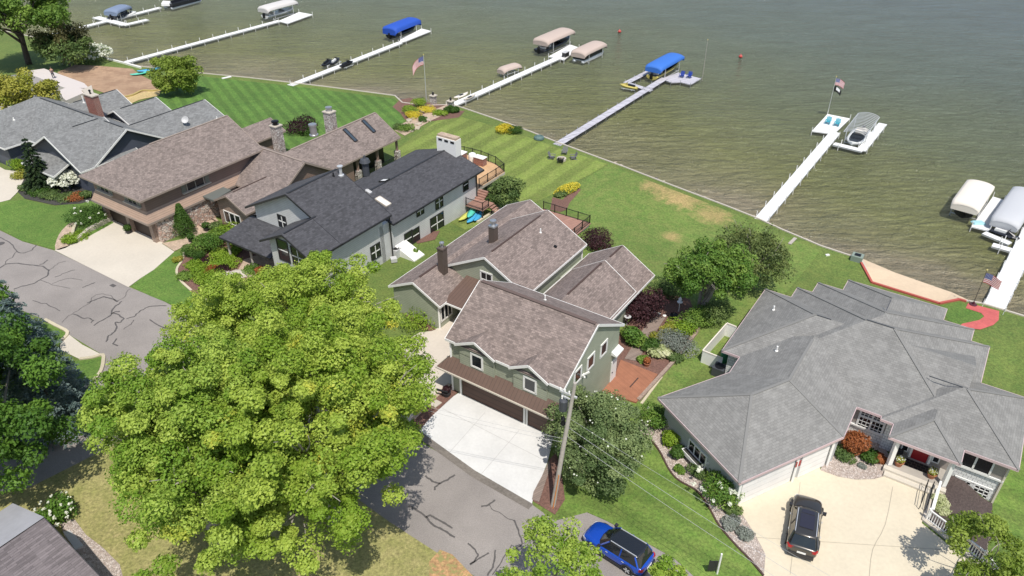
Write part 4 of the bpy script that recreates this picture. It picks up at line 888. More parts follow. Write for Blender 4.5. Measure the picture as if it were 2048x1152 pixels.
for a0,b0 in (((*b_,EZ),ap1),((*a_,EZ),ap1),((*c_,EZ),ap2),(ap1,ap2),(ap2,(-6.65,50.6,4.98)),((8,47,EZ),(3.9,51.1,4.82)),((4.82,47.35,EZ),(-1.75,53.9,5.97)),((-12.55,48.2,EZ),(-7.33,53.42,5.34)),((-12.55,58.65,EZ),(-7.33,53.42,5.34)),((-10.3,60.45,EZ),(-3.75,53.9,5.97)),((-9,62.3,EZ),(-2.75,56.05,5.82)),((3.5,62.3,EZ),(-2.75,56.05,5.82)),((-6.87,64.25,EZ),(-2.83,60.2,4.79)),((.36,45.45,EZ),(2.58,47.67,3.94)),((4.81,45.45,EZ),(2.58,47.67,3.94)),((4.82,60.45,EZ),(-1.75,53.9,5.97)),((8,55.2,EZ),(3.9,51.1,4.82))): hip(r_,a0,b0)
pipe(r_,1547,620,M['white'],.07,.4); pipe(r_,1553,702,M['white'],.07,.45)
# ---------- S: bottom-left house ----------
s_=House('corner_house',W(-38,5,0),'grey and plum shingled gable roof at the bottom left corner')
s_.roof(*gable(-43.2,-33.6,-6,9.15,3.0,4.9,'q')); s_.gwall(-43.2,-33.6,-6,9.15,3,4.9,'q',o=.4,oe=.4)
s_.finish(M['sroof'],M['darktrim'],M['wsiding'])
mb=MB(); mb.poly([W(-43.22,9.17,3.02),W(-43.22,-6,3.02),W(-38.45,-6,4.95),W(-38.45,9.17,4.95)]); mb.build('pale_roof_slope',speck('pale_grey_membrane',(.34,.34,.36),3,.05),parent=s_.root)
# ================= DOCKS, LIFTS, BOATS =================
DZ=-1.35
rng=random.Random(11)
def plank(mb,a,b,w,z=DZ,t=.14): 
    a=Vector((a[0],a[1],z-t/2));b=Vector((b[0],b[1],z-t/2)); mb.bar(a,b,w,t)
post_me={}
def add_post(root,x,y,top=.55,m=None,r=.045,z=DZ):
    key=(round(top,2),m.name,r)
    if key not in post_me:
        mb=MB(); mb.tube([(0,0,-1.7),(0,0,top)],[r,r],7); o=mb.build('post',m,origin=(0,0,0)); post_me[key]=o.data; o.parent=root; 
    else:
        o=bpy.data.objects.new('post',post_me[key]); COL.objects.link(o); o.parent=root
    o.location=Vector((x,y,z))-root.location; return o
def dock(label,segs,m,pm,polys=(),step=3.0,top=.6,group=None,seams=True):
    P=lambda c: PX(c[0],c[1],DZ)
    r0=P(segs[0][0]); root=empty('dock',(r0.x,r0.y,DZ),0,label,'dock',group)
    k=0; lines=MB()
    for a,b,w in segs:
        A=P(a);B=P(b); d=(B-A); L=d.length; d.normalize(); n=Vector((-d.y,d.x,0))
        mb=MB(); plank(mb,A,B,w,DZ+.001*k); mb.build('deck',m,parent=root); k+=1
        for i in range(1,int(L/1.5)): 
            c=A+d*(i*1.5); lines.bar(c-n*w/2+Vector((0,0,.004)),c+n*w/2+Vector((0,0,.004)),.03,.01)
        for s in (-1,1): lines.bar(A+n*(s*(w/2+.02))-Vector((0,0,.09)),B+n*(s*(w/2+.02))-Vector((0,0,.09)),.03,.2)
        i=0; s0=.8
        while s0<L-.2:
            for s in (1,-1): 
                c=A+d*(s0)+n*(s*(w/2+.06)); add_post(root,c.x,c.y,top if s>0 else top*.75,pm)
            s0+=step
    for pts in polys:
        mb=MB(); Q=[P(c) for c in pts]; mb.prism([q[:2] for q in Q],DZ-.14,DZ+.004+.001*k); mb.build('platform',m,parent=root,recalc=True); k+=1
        for c in Q: add_post(root,c.x,c.y,top,pm)
    lines.build('frame',M['alum'] if m!=M['grey_dock'] else M['darktrim'],parent=root)
    return root
WD,AL=M['white_dock'],M['white']
d1=dock('far white dock with a cross shaped platform at top left',[((72,77),(320,15),1.3),((191,34),(250,49),1.6),((247,50),(295,39),1.3)],WD,AL)
d2=dock('long plain white dock ending in a wide platform, second from left',[((252,124),(560,41),1.3)],WD,AL,[[(557,42),(598,24),(625,29),(575,47)]])
d3=dock('white dock with black jet skis and the dark blue canopy',[((580,171),(800,85),1.3)],WD,AL,[[(797,86),(801,79),(843,57),(862,62),(812,82)]])
d4=dock('white dock from the stone pillars to three tan canopies',[((893,215),(1117,115),1.3)],WD,AL,[[(1097,113),(1140,89),(1158,95),(1146,105),(1128,120),(1117,117)]])
d5=dock('grey decked dock with two royal blue chairs at its end',[((1113,290),(1330,156),1.25),((1302,181),(1255,166),1.1),((1252,166),(1301,141),1.1)],M['grey_dock'],M['steel'],[[(1323,157),(1356,145),(1402,157),(1381,169),(1361,164),(1342,165)]],top=.25)
d6=dock('white dock with two teal chairs on a square platform',[((1521,440),(1671,264),1.35),((1668,287),(1726,301),1.0),((1723,300),(1766,247),1.1)],WD,AL,[[(1624,262),(1655,228),(1700,237),(1668,268)]])
d7=dock('wide white dock at the right edge beside the red path',[((1984,623),(2075,440),1.75),((2020,487),(1968,465),.8),((1985,489),(2030,502),.9)],WD,AL,[[(1943,453),(1986,393),(2008,400),(1979,462)]])
# ---- canopy lift ----
def canopy_lift(a,b,z,w,cm,label,kind='curve',group=None,open_=False,boat=None,skirt=.45,over=1.0,legs=True):
    """a,b pixel ends of the canopy axis at height z"""
    A=PX(a[0],a[1],z);B=PX(b[0],b[1],z); c=(A+B)/2; L=(B-A).length; rz=math.atan2(B.y-A.y,B.x-A.x)
    root=empty('boat_lift',(c.x,c.y,WZ),rz,label,'boat lift',group)
    H=z-WZ; loc=lambda x,y,zz:root_m@Vector((x,y,zz)); root_m=Matrix.LocRotScale(root.location,root.rotation_euler,(1,1,1))
    def sec(x,sc=1.0,drop=0):
        out=[]; n=10
        hw=w/2*sc
        out.append(loc(x,-hw-.03,H-.30-skirt-drop)); 
        for i in range(n+1):
            t=-1+2*i/n; out.append(loc(x,hw*t,H-.30*abs(t)**2.6-drop))
        out.append(loc(x,hw+.03,H-.30-skirt-drop)); return out
    if not open_:
        mb=MB(); xs=[(-L/2-.02,.9,.5),(-L/2+.02,.93,.28),(-L/2+.55,1,.05),(-L/4,1,0),(0,1,.0),(L/4,1,0),(L/2-.55,1,.05),(L/2-.02,.93,.28),(L/2+.02,.9,.5)]
        mb.loft([sec(x,s,dr) for x,s,dr in xs],closed=False); mb.build('canopy',cm,parent=root,smooth=True)
        for s,x in ((-1,-L/2),(1,L/2)): MB().poly(sec(x,.9,.5)).build('canopy_end',cm,parent=root)
    else:
        mb=MB(); n=14
        for i in range(n+1):
            x=-L/2+L*i/n; pts=[loc(x,w/2*(-1+2*j/8),H-.35*abs(-1+2*j/8)**2.2) for j in range(9)]; mb.tube(pts,.05,5)
        for s in (-1,1): mb.tube([loc(-L/2,s*w/2,H-.35),loc(L/2,s*w/2,H-.35)],.05,5)
        mb.build('canopy_frame',M['alum'],parent=root)
    lx=L*.3
    for sx in (-1,1):
        for sy in (-1,1):
            mb=MB(); mb.tube([loc(sx*lx,sy*(w/2-.12),-1.4),loc(sx*lx,sy*(w/2-.12),H-.45)],.06,6); mb.build('leg',M['alum'],parent=root)
    mb=MB()
    for sx in (-1,1): mb.bar(loc(sx*lx,-w/2+.12,.35),loc(sx*lx,w/2-.12,.35),.1,.12)
    for sy in (-1,1): mb.bar(loc(-lx,sy*(w/2-.12),.55),loc(lx,sy*(w/2-.12),.55),.08,.1)
    mb.build('lift_frame',M['alum'],parent=root)
    return root,c,rz,L
def boat(c,rz,L,Wd,hm,im,label,z=.35,name='motor_boat',ponton=False,rail=False,flip=False):
    if flip: rz+=math.pi
    root=empty(name,(c[0],c[1],WZ+z),rz,label,'boat'); Mx=Matrix.LocRotScale(root.location,root.rotation_euler,(1,1,1))
    lp=lambda x,y,zz:Mx@Vector((x,y,zz))
    if ponton:
        for s in (-1,1):
            mb=MB(); mb.tube([lp(-L/2,s*Wd*.36,.1),lp(L/2-.6,s*Wd*.36,.1),lp(L/2,s*Wd*.36,.3)],[.3,.3,.06],10); mb.build('pontoon',M['alum'],parent=root,smooth=True)
        mb=MB(); mb.bar(lp(-L/2,0,.45),lp(L/2-.4,0,.45),Wd,.1); mb.build('deck',im,parent=root)
        mb=MB()
        for s in (-1,1): mb.bar(lp(-L/2+.2,s*(Wd/2-.05),.8),lp(L/2-.8,s*(Wd/2-.05),.8),.05,.6)
        mb.bar(lp(-L/2+.2,-Wd/2,.8),lp(-L/2+.2,Wd/2,.8),.05,.6); mb.build('side_panel',hm,parent=root)
    else:
        ks=[(-.5,.86,.0,.75),(-.2,.95,.0,.78),(.1,1.0,.02,.84),(.3,.86,.12,.92),(.42,.55,.3,.99),(.5,.05,.62,1.05)]
        S_=[]
        for x,wf,kz,sz in ks:
            hw=Wd/2*wf; S_.append([lp(x*L,-hw*.92,sz),lp(x*L,-hw,sz-.15),lp(x*L,-hw*.72,kz+.28),lp(x*L,0,kz),lp(x*L,hw*.72,kz+.28),lp(x*L,hw,sz-.15),lp(x*L,hw*.92,sz)])
        mb=MB(); mb.loft(S_,closed=True); mb.build('hull',hm,parent=root,smooth=False)
        mb=MB(); ii=[[lp(x*L,-Wd/2*wf*.72,sz+.012) ,lp(x*L,Wd/2*wf*.72,sz+.012)] for x,wf,kz,sz in ks[:-1]]
        for p,q in zip(ii,ii[1:]): mb.poly([p[0],q[0],q[1],p[1]])
        mb.build('cockpit',im,parent=root)
        mb=MB(); mb.bar(lp(-L*.25,-Wd*.28,.95),lp(-L*.25,Wd*.28,.95),.5,.35); mb.bar(lp(-L*.4,-Wd*.3,.95),lp(-L*.4,Wd*.3,.95),.4,.3); mb.build('seat',M['cream_can'],parent=root)
        mb=MB(); mb.poly([lp(L*.1,-Wd*.36,.86),lp(L*.1,Wd*.36,.86),lp(L*.04,Wd*.3,1.25),lp(L*.04,-Wd*.3,1.25)]); mb.build('windshield',M['glass'],parent=root)
        mb=MB(); mb.loft([[lp(-L/2-.35,-.2,.3),lp(-L/2-.35,.2,.3),lp(-L/2-.35,.15,1.25),lp(-L/2-.35,-.15,1.25)],[lp(-L/2+.05,-.22,.3),lp(-L/2+.05,.22,.3),lp(-L/2+.1,.2,1.35),lp(-L/2+.1,-.2,1.35)]]); mb.build('outboard_motor',M['black'],parent=root,recalc=True)
    return root
def lift_boat(a,b,z,w,cm,label,blabel,hm,im,bl=.95,bw=.78,flip=False,bz=.45,**k):
    pont=k.pop('ponton',False)
    r,c,rz,L=canopy_lift(a,b,z,w,cm,label,**k)
    if blabel: boat(c,rz,L*bl,w*bw,hm,im,blabel,z=bz,flip=flip,ponton=pont)
    return r
lift_boat((218,19),(249,7),.75,3.2,M['slate_can'],'boat lift with slate blue canopy on the far top left dock','small dark boat under the slate blue canopy',M['hulld'],M['hull'])
lift_boat((524,13),(585,-3),1.15,3.4,M['lgrey_can'],'boat lift with pale grey canopy at the top edge','white boat under the pale grey canopy',M['hull'],M['hull'],bz=.5)
lift_boat((777,53),(829,33),.95,3.3,M['blue_can'],'boat lift with dark blue drooping canopy','dark hulled boat under the dark blue canopy',M['hulld'],M['hulld'],skirt=.75)
lift_boat((1081,77),(1136,54),1.15,3.5,M['tan_can'],'boat lift with high tan canopy left of the dock','dark hulled boat under the high tan canopy',M['hulld'],M['hulld'],bl=1.1)
lift_boat((1156,101),(1201,80),.6,3.1,M['tan_can'],'boat lift with low tan canopy right of the dock','dark pontoon boat under the low tan canopy',M['hulld'],M['alum'],ponton=True)
lift_boat((1001,135),(1037,124),-.25,1.9,M['tan_can'],'small watercraft lift with small tan canopy',None,None,None,skirt=.3)
lift_boat((1307,130),(1355,104),1.0,3.1,M['blue_can2'],'boat lift with bright blue canopy by the grey dock','yellow hulled boat under the bright blue canopy',M['yellow'],M['hulld'],bl=1.05)
lift_boat((1934,404),(1966,358),.75,3.0,M['cream_can'],'boat lift with cream canopy at the right edge','dark boat under the cream canopy',M['hulld'],M['hulld'],bl=.85)
lift_boat((2013,438),(2058,372),.35,2.9,M['grey_can'],'boat lift with light grey canopy at the right edge','white boat under the light grey canopy',M['hull'],M['hull'],bl=.8)
r,c,rz,L=canopy_lift((1711,263),(1739,226),.75,2.9,M['alum'],'boat lift with bare canopy hoops',open_=True)
boat(c-Vector((math.cos(rz),math.sin(rz),0))*.9,rz,6.6,2.5,M['hull'],M['hulld'],'white rimmed boat under bare canopy hoops, bow to shore',flip=True,z=.15)
# dark pontoon at top edge
A=PX(330,12,-.8);B=PX(400,-6,-.8); rz=math.atan2(B.y-A.y,B.x-A.x); boat((A+B)/2,rz,8.4,3.0,M['hulld'],M['hulld'],'dark pontoon boat at the top edge beyond the dock',ponton=True,z=.5)
mb=MB(); c=PX(333,9,-.7); mb.loft([[c+Vector((-.9,-.6,-.2)),c+Vector((.9,-.6,-.2)),c+Vector((.9,-.5,.3)),c+Vector((-.9,-.5,.35))],[c+Vector((-.9,.6,-.2)),c+Vector((.9,.6,-.2)),c+Vector((.8,.5,.6)),c+Vector((-.8,.5,.7))]]); tag(mb.build('covered_jet_ski',M['hull'],recalc=True),'white covered jet ski at the far dock end','jet ski')
# ---- jet skis ----
def jetski(u,v,ang,m1,m2,label,z=-1.45):
    c=PX(u,v,z); root=empty('jet_ski',(c.x,c.y,z),ang,label,'jet ski','jet skis moored at the docks'); Mx=Matrix.LocRotScale(root.location,root.rotation_euler,(1,1,1)); lp=lambda x,y,zz:Mx@Vector((x,y,zz))
    ks=[(-1.5,.42,.0,.32),(-.8,.52,.0,.38),(.2,.55,.02,.46),(.9,.42,.1,.5),(1.5,.06,.3,.48)]
    mb=MB(); mb.loft([[lp(x,-w,s*.75),lp(x,-w*.6,k),lp(x,w*.6,k),lp(x,w,s*.75),lp(x,w*.7,s),lp(x,-w*.7,s)] for x,w,k,s in ks]); mb.build('hull',m1,parent=root)
    mb=MB(); mb.loft([[lp(-1.1,-.18,.35),lp(-1.1,.18,.35),lp(-1.1,.14,.62),lp(-1.1,-.14,.62)],[lp(.1,-.2,.4),lp(.1,.2,.4),lp(.1,.16,.7),lp(.1,-.16,.7)]]); mb.build('seat',m2,parent=root,recalc=True)
    mb=MB(); mb.loft([[lp(.2,-.25,.45),lp(.2,.25,.45),lp(.2,.15,.85),lp(.2,-.15,.85)],[lp(1.1,-.2,.45),lp(1.1,.2,.45),lp(1.0,.05,.6),lp(1.0,-.05,.6)]]); mb.build('console',m1,parent=root,recalc=True)
    mb=MB(); mb.tube([lp(.25,-.38,.92),lp(.3,0,.88),lp(.25,.38,.92)],.03,6); mb.build('handlebar',M['black'],parent=root)
    mb=MB(); 
    for s in (-1,1): mb.bar(lp(-1.3,s*.6,.0),lp(1.0,s*.6,.0),.08,.1)
    mb.bar(lp(-.8,-.8,-.05),lp(-.8,.8,-.05),.08,.08); mb.bar(lp(.6,-.8,-.05),lp(.6,.8,-.05),.08,.08); mb.build('cradle',M['alum'],parent=root)
    return root
ay=YA
jetski(655,128,ay+.3,M['hulld'],M['black'],'dark jet ski left of the dock, nearest the shore'); jetski(671,125,ay+.3,M['hulld'],M['hull'],'dark jet ski with white trim left of the dock')
jetski(694,131,ay,M['black'],M['hulld'],'black jet ski right of the white dock'); jetski(1257,176,ay+math.pi/2+.1,M['yellow'],M['hulld'],'yellow jet ski at the grey dock corner')
jetski(262,30,ay+.2,M['hull'],M['hulld'],'white jet ski under the slate blue canopy dock'); jetski(2008,473,ay-1.9,M['hulld'],M['hull'],'dark jet ski between the right dock arms')
# ---- kayaks ----
def kayak(c,ang,m,label,L=3.0,tilt=0,dark=True,cat='kayak',W_=.36):
    root=empty('kayak',c,ang,label,cat,'kayaks stored by the houses and docks'); root.rotation_euler=(tilt,0,ang); Mx=Matrix.LocRotScale(root.location,root.rotation_euler,(1,1,1)); lp=lambda x,y,zz:Mx@Vector((x,y,zz))
    S_=[]
    for t in (-1,-.85,-.5,0,.5,.85,1):
        w=W_*(1-abs(t)**2.4)+.02; h=.16+.12*abs(t)**3; S_.append([lp(t*L/2,-w,h),lp(t*L/2,-w*.6,.02+.2*abs(t)**4),lp(t*L/2,w*.6,.02+.2*abs(t)**4),lp(t*L/2,w,h),lp(t*L/2,0,h+.1)])
    mb=MB(); mb.loft(S_); mb.build('hull',m,parent=root,smooth=True)
    if dark: mb=MB(); mb.loft([[lp(-.4,-.2,.27),lp(-.4,.2,.27),lp(-.4,.16,.31),lp(-.4,-.16,.31)],[lp(.45,-.18,.27),lp(.45,.18,.27),lp(.45,.14,.31),lp(.45,-.14,.31)]]); mb.build('cockpit',M['black'],parent=root,recalc=True)
    return root
kayak(PX(922,193,-1.25),ay-.1,M['cream_can'],'cream kayak with black cockpit left of the dock',3.2,W_=.55); kayak(PX(939,197,-1.28),ay-.05,M['beige'],'tan kayak lying on the white dock deck',3.0,dark=True,W_=.3)
for (u,v,z,m_,lb,an) in ((931,434,.25,M['lime'],'yellow kayak under the stair deck',.1),(943,427,.6,M['turq'],'turquoise kayak under the stair deck',.35),(945,438,.2,M['skyb'],'sky blue kayak under the stair deck, lower left one',.2),(957,434,.25,M['skyb'],'sky blue kayak under the stair deck, right one',.3)):
    p=GX(u,v,z); kayak(p,ay+an,m_,lb,2.8,dark=False,W_=.4)
# dinghy and dock leftovers by the shore
p=GX(300,141,.3); kayak(p,ay-.4,M['skyb'],'pale blue dinghy on the shore grass behind the round tree',4.0,W_=.8,cat='dinghy'); p=GX(282,148,.2); kayak(p,ay-.3,M['turq'],'faded green rowboat on the shore grass behind the round tree',3.4,W_=.5,cat='rowboat')
o=tag(MB().bar(GX(444,157,.1),GX(462,153,.1),.5,.1).build('dock_section',M['white']),'loose white dock section lying on the striped lawn edge','dock section'); 
o=tag(MB().bar(GX(1579,488,.1),GX(1591,476,.1),.35,.1).build('loose_plank',M['wood']),'loose grey plank leaning at the seawall','plank')
# ---- adirondack chairs ----
def chair(c,ang,m,label,group):
    root=empty('adirondack_chair',c,ang,label,'chair',group); Mx=Matrix.LocRotScale(root.location,root.rotation_euler,(1,1,1)); lp=lambda x,y,z:Mx@Vector((x,y,z))
    mb=MB()
    for i in range(5): y=-.24+.12*i; mb.bar(lp(.32,y,.38),lp(-.25,y,.24),.1,.025)
    mb.build('seat',m,parent=root)
    mb=MB()
    for i in range(5): y=-.26+.13*i; mb.bar(lp(-.22,y*.9,.22),lp(-.52,y*1.1,1.0-.25*abs(y)),.11,.025,up=Vector((math.cos(ang),math.sin(ang),.4)))
    mb.build('backrest',m,parent=root)
    for s in (-1,1):
        mb=MB(); mb.bar(lp(.38,s*.34,.58),lp(-.42,s*.34,.55),.13,.03); mb.build('armrest',m,parent=root)
        mb=MB(); mb.bar(lp(.32,s*.3,0),lp(.32,s*.3,.57),.09,.04); mb.bar(lp(.34,s*.3,.34),lp(-.5,s*.28,.02),.04,.1); mb.build('leg',m,parent=root)
    return root
for u,v,m_,lb,z,an in ((1363,155,M['navy'],'left royal blue chair on the grey dock end',DZ,ay+math.pi),(1378,156,M['navy'],'right royal blue chair on the grey dock end',DZ,ay+math.pi),(1655,248,M['teal'],'left teal chair on the white platform',DZ,ay+math.pi),(1673,252,M['teal'],'right teal chair on the white platform',DZ,ay+math.pi)):
    c=PX(u,v,z); chair((c.x,c.y,z+.01),an,m_,lb,'lounge chairs on the docks')
fg=mat('weathered_grey_plastic',(.16,.16,.165),.6); fc=GX(1123,321)
for u,v,lb in ((1104,318,'grey chair left of the white fire pit'),(1129,309,'grey chair behind the white fire pit'),(1146,319,'grey chair right of the white fire pit'),(1121,326,'dark chair in front of the white fire pit')):
    c=GX(u,v); chair(c,math.atan2(fc.y-c.y,fc.x-c.x),fg if v!=326 else M['darktrim'],lb,'chairs around the fire pit')
mb=MB(); mb.lathe(fc,[(.6,0),(.62,.35),(.42,.36),(.4,.1)],18); fp=tag(mb.build('fire_pit',M['beige']),'round white fire pit on the light lawn','fire pit')
# dock box, buoys, bench
mb=MB(); c=PX(1131,113,DZ); mb.box(c+Vector((0,0,.4)),1.4,.7,.8,ay); bx=mb.build('dock_box',M['darktrim']); tag(bx,'dark dock box with grey lid on the tan canopy dock','storage box'); mb=MB(); mb.box(c+Vector((0,0,.84)),1.55,.85,.08,ay); mb.build('lid',M['lightgrey'],parent=bx)
for u,v,lb in ((1239,64,'red round buoy, the farther one'),(1481,114,'red round buoy, the nearer one right of the pole')):
    c=PX(u,v,WZ+.1); mb=MB(); mb.lathe(c-Vector((0,0,.2)),[(.05,0),(.28,.12),(.36,.3),(.28,.48),(.08,.6),(.08,.75),(.02,.76)],12); tag(mb.build('buoy',mat('buoy_red',(.5,.06,.05),.4),smooth=True),lb,'buoy','red buoys on the water')
c=PX(1957,447,DZ); mb=MB(); mb.loft([[c+Vector((-.7,-.4,.01)),c+Vector((.7,-.4,.01)),c+Vector((.6,-.3,.2)),c+Vector((-.6,-.3,.2))],[c+Vector((-.7,.5,.01)),c+Vector((.7,.5,.01)),c+Vector((.5,.4,.18)),c+Vector((-.5,.4,.18))]]); tag(mb.build('water_float',mat('pale_aqua_vinyl',(.35,.6,.65),.5),recalc=True),'pale aqua float lying on the right platform','float')
# ---- flags ----
def flagpole(base,h,label,rad=.05,m=None,lean=0):
    root=empty('flagpole',base,0,label,'flagpole'); b=Vector(base)
    mb=MB(); mb.tube([b,b+Vector((0,0,h))],[rad,rad*.6],8); mb.build('pole',m or M['alum'],parent=root)
    mb=MB(); mb.lathe(b+Vector((0,0,h)),[(.02,0),(.09,.05),(.09,.12),(.02,.18)],8); mb.build('finial',M['yellow'],parent=root); return root
def flag(top,dirv,w,h,label,kind='us',droop=.3,waves=2.0):
    """flag hoisted at 'top' (upper hoist corner) blowing towards dirv"""
    d=Vector(dirv).normalized(); n=Vector((-d.y,d.x,0)); root=empty('flag',top,0,label,'flag')
    def pt(s,t): # s along fly 0..1, t down 0..1
        return Vector(top)+d*(w*s*(1-.12*s))+n*(.10*w*math.sin(s*math.pi*waves+t*1.2)*s)-Vector((0,0,h*t+droop*w*s*s))
    def patch(s0,s1,t0,t1,m,name,off=0):
        mb=MB(); k=8
        for i in range(k):
            a=s0+(s1-s0)*i/k;b=s0+(s1-s0)*(i+1)/k
            for sgn in ((1,-1) if off else (0,)):
                o=n*(off*sgn); P=[pt(a,t1)+o,pt(b,t1)+o,pt(b,t0)+o,pt(a,t0)+o]; mb.poly(P)
        mb.build(name,m,parent=root)
    if kind=='us':
        for i in range(13):
            patch(0,1,i/13,(i+1)/13,M['flagred'] if i%2==0 else M['flagwhite'],'stripe')
        patch(0,.4,0,7/13,M['flagblue'],'canton',.012)
        mb=MB()
        for r0 in range(5):
            for c0 in range(6):
                x=pt(.03+.067*c0,.05+.1*r0); 
                for sg in (1,-1):
                    q=x+n*(.02*sg); mb.poly([q+d*.025,q+Vector((0,0,.03)),q-d*.025,q-Vector((0,0,.03))])
        mb.build('stars',M['flagwhite'],parent=root)
    elif kind=='black':
        patch(0,1,0,1,M['black'],'cloth'); patch(.25,.75,.15,.7,M['flagwhite'],'emblem',.012)
    return root
b=GX(853,203); flagpole(b,7.2,'tall silver flagpole in the stone planter at the shore',.06); flag(b+Vector((-.08,0,7.0)),(-1,-.35,0),2.0,1.25,'american flag hanging from the tall shore flagpole',droop=.75)
b=PX(1655,228,DZ); flagpole(b,5.6,'thin flagpole at the square dock platform',.04); flag(b+Vector((.06,0,5.4)),(1,-.2,0),1.5,.95,'american flag above the square dock platform',droop=.4); flag(b+Vector((.06,0,4.3)),(1,-.1,0),1.3,.8,'black flag with white emblem under the american flag','black',droop=.6)
b=PX(1404,162,WZ); flagpole(b,6.8,'bare thin mast at the grey dock corner',.045,M['wood'])
b=GX(1946,609,.06); flagpole(b,3.8,'short dark flagpole on the red path',.03,M['darktrim']); flag(b+Vector((.05,0,3.55)),(1,-.75,0),1.6,1.0,'american flag blowing over the right dock',droop=.25)
mb=MB(); mb.lathe(b,[(.35,0),(.35,.05),(.1,.08),(.1,.3),(.04,.32)],12); tag(mb.build('planter_base',mat('dark_maroon',(.08,.02,.03),.5)),'dark maroon base plate on the red path','base plate')
# stone pillars with lamps
for u,v,lb in ((867,207,'stone pillar with lantern left of the paver path'),(902,218,'stone pillar with lantern beside the dock start')):
    b=GX(u,v); root=empty('stone_pillar',b,0,lb,'stone pillar','pillars at the dock start'); mb=MB(); mb.box(b+Vector((0,0,.6)),.75,.75,1.2,-PH); mb.build('pillar',M['stonech'],parent=root); mb=MB(); mb.box(b+Vector((0,0,1.27)),.98,.98,.13,-PH); mb.build('cap',M['beige'],parent=root)
    mb=MB(); mb.lathe(b+Vector((0,0,1.34)),[(.14,0),(.18,.35),(.22,.36),(.04,.5)],8); mb.build('lantern',M['black'],parent=root)
# shoreline rocks
def rock(c,s,m,seed):
    rr=random.Random(seed); bm=bmesh.new(); bmesh.ops.create_icosphere(bm,subdivisions=1,radius=1)
    ax=rr.uniform(.8,1.4),rr.uniform(.7,1.1),rr.uniform(.45,.75); an=rr.uniform(0,6.28)
    for v in bm.verts:
        k=rr.uniform(.78,1.15); v.co=Vector((v.co.x*ax[0]*k,v.co.y*ax[1]*k,v.co.z*ax[2]*k))*s
    me=bpy.data.meshes.new('rock'); bm.to_mesh(me); bm.free(); me.materials.append(m); o=bpy.data.objects.new('rock',me); COL.objects.link(o); o.location=c; o.rotation_euler=(0,0,an); return o
rm=[speck('tan_rock',(.42,.36,.28),3,.2),speck('grey_rock',(.13,.115,.10),3,.2)]
base=[rock(Vector((0,0,-50)),1.0,rm[i%2],i) for i in range(8)]
def scatter(p0,p1,n,off0,off1,s0,s1,group,lab):
    for i in range(n):
        p=rng.uniform(p0,p1); q=qs(p)+rng.uniform(off0,off1); s=rng.uniform(s0,s1); b=rng.choice(base); o=b.copy(); COL.objects.link(o); o.location=W(p,q,-1.85+rng.uniform(0,.3)); o.rotation_euler=(rng.uniform(-.4,.4),0,rng.uniform(0,6)); o.scale=(s,s,s*.9); tag(o,lab,'rock',group)
scatter(-46,-20,70,.15,.8,.12,.26,'small rocks along the middle seawall','small rock at the foot of the middle seawall')
scatter(-16,-9,60,-.3,.7,.15,.3,'dark rocks near the sand beach','dark rock on the seawall left of the sand beach')
scatter(5,14,40,-.2,.7,.15,.3,'rocks right of the wide dock','rock on the seawall right of the red path')
scatter(-70,-58,26,-.5,.6,.15,.32,'rocks beside the dock with stone pillars','rock near the stone pillars')
scatter(-82,-74,16,-.5,1.5,.25,.5,'pale boulders at the lawn corner','pale boulder at the striped lawn corner')
def boulders(lst,lab,grp,s0=.35,s1=.6):
    for i,(u,v) in enumerate(lst):
        b=base[(i%4)*2]; o=b.copy(); COL.objects.link(o); s=rng.uniform(s0,s1); o.location=GX(u,v,.12); o.scale=(s,s*.8,s*.8); o.rotation_euler=(0,0,rng.uniform(0,6)); tag(o,lab,'boulder',grp)
boulders([(818,241),(826,236),(800,251),(838,248),(846,243),(834,256),(822,262),(855,240),(845,222),(805,256),(870,232)],'pale boulder edging the paver path to the dock','boulders along the paver path')
for b in base: bpy.data.objects.remove(b)
# ================= TREES, SHRUBS, FLOWERS =================
def leaf_mesh(name,cent,nrm,size,m,parent,var=None,seed=0,asp=.62):
    r=np.random.default_rng(seed); n=len(cent)
    nrm=nrm/np.linalg.norm(nrm,axis=1,keepdims=True).clip(1e-6)
    a=r.normal(size=(n,3)); a-= (a*nrm).sum(1,keepdims=True)*nrm; a/=np.linalg.norm(a,axis=1,keepdims=True).clip(1e-6); b=np.cross(nrm,a)
    s=(size*r.uniform(.65,1.35,(n,1)))
    # bent leaf: 5 verts (diamond with two halves) kept as one quad + fold via 2 tris
    v=np.stack([cent-a*s, cent+b*s*asp+nrm*s*.15, cent+a*s, cent-b*s*asp+nrm*s*.15],axis=1).reshape(-1,3)
    org=np.array(parent.location) if parent is not None else v.mean(0)*np.array([1,1,0])+np.array([0,0,v[:,2].min()])
    rz=parent.rotation_euler[2] if parent is not None else 0
    v=v-org
    me=bpy.data.meshes.new(name); me.vertices.add(len(v)); me.vertices.foreach_set('co',v.astype(np.float32).ravel())
    me.loops.add(4*n); me.loops.foreach_set('vertex_index',np.arange(4*n,dtype=np.int32)); me.polygons.add(n); me.polygons.foreach_set('loop_start',np.arange(0,4*n,4,dtype=np.int32))
    at=me.attributes.new('var','FLOAT','FACE'); vv=r.uniform(0,1,n) if var is None else np.clip(var+r.uniform(-.25,.25,n),0,1); at.data.foreach_set('value',vv.astype(np.float32))
    me.materials.append(m); me.update(calc_edges=True); me.validate()
    o=bpy.data.objects.new(name,me); COL.objects.link(o)
    if parent is not None: o.parent=parent
    else: o.location=org
    return o
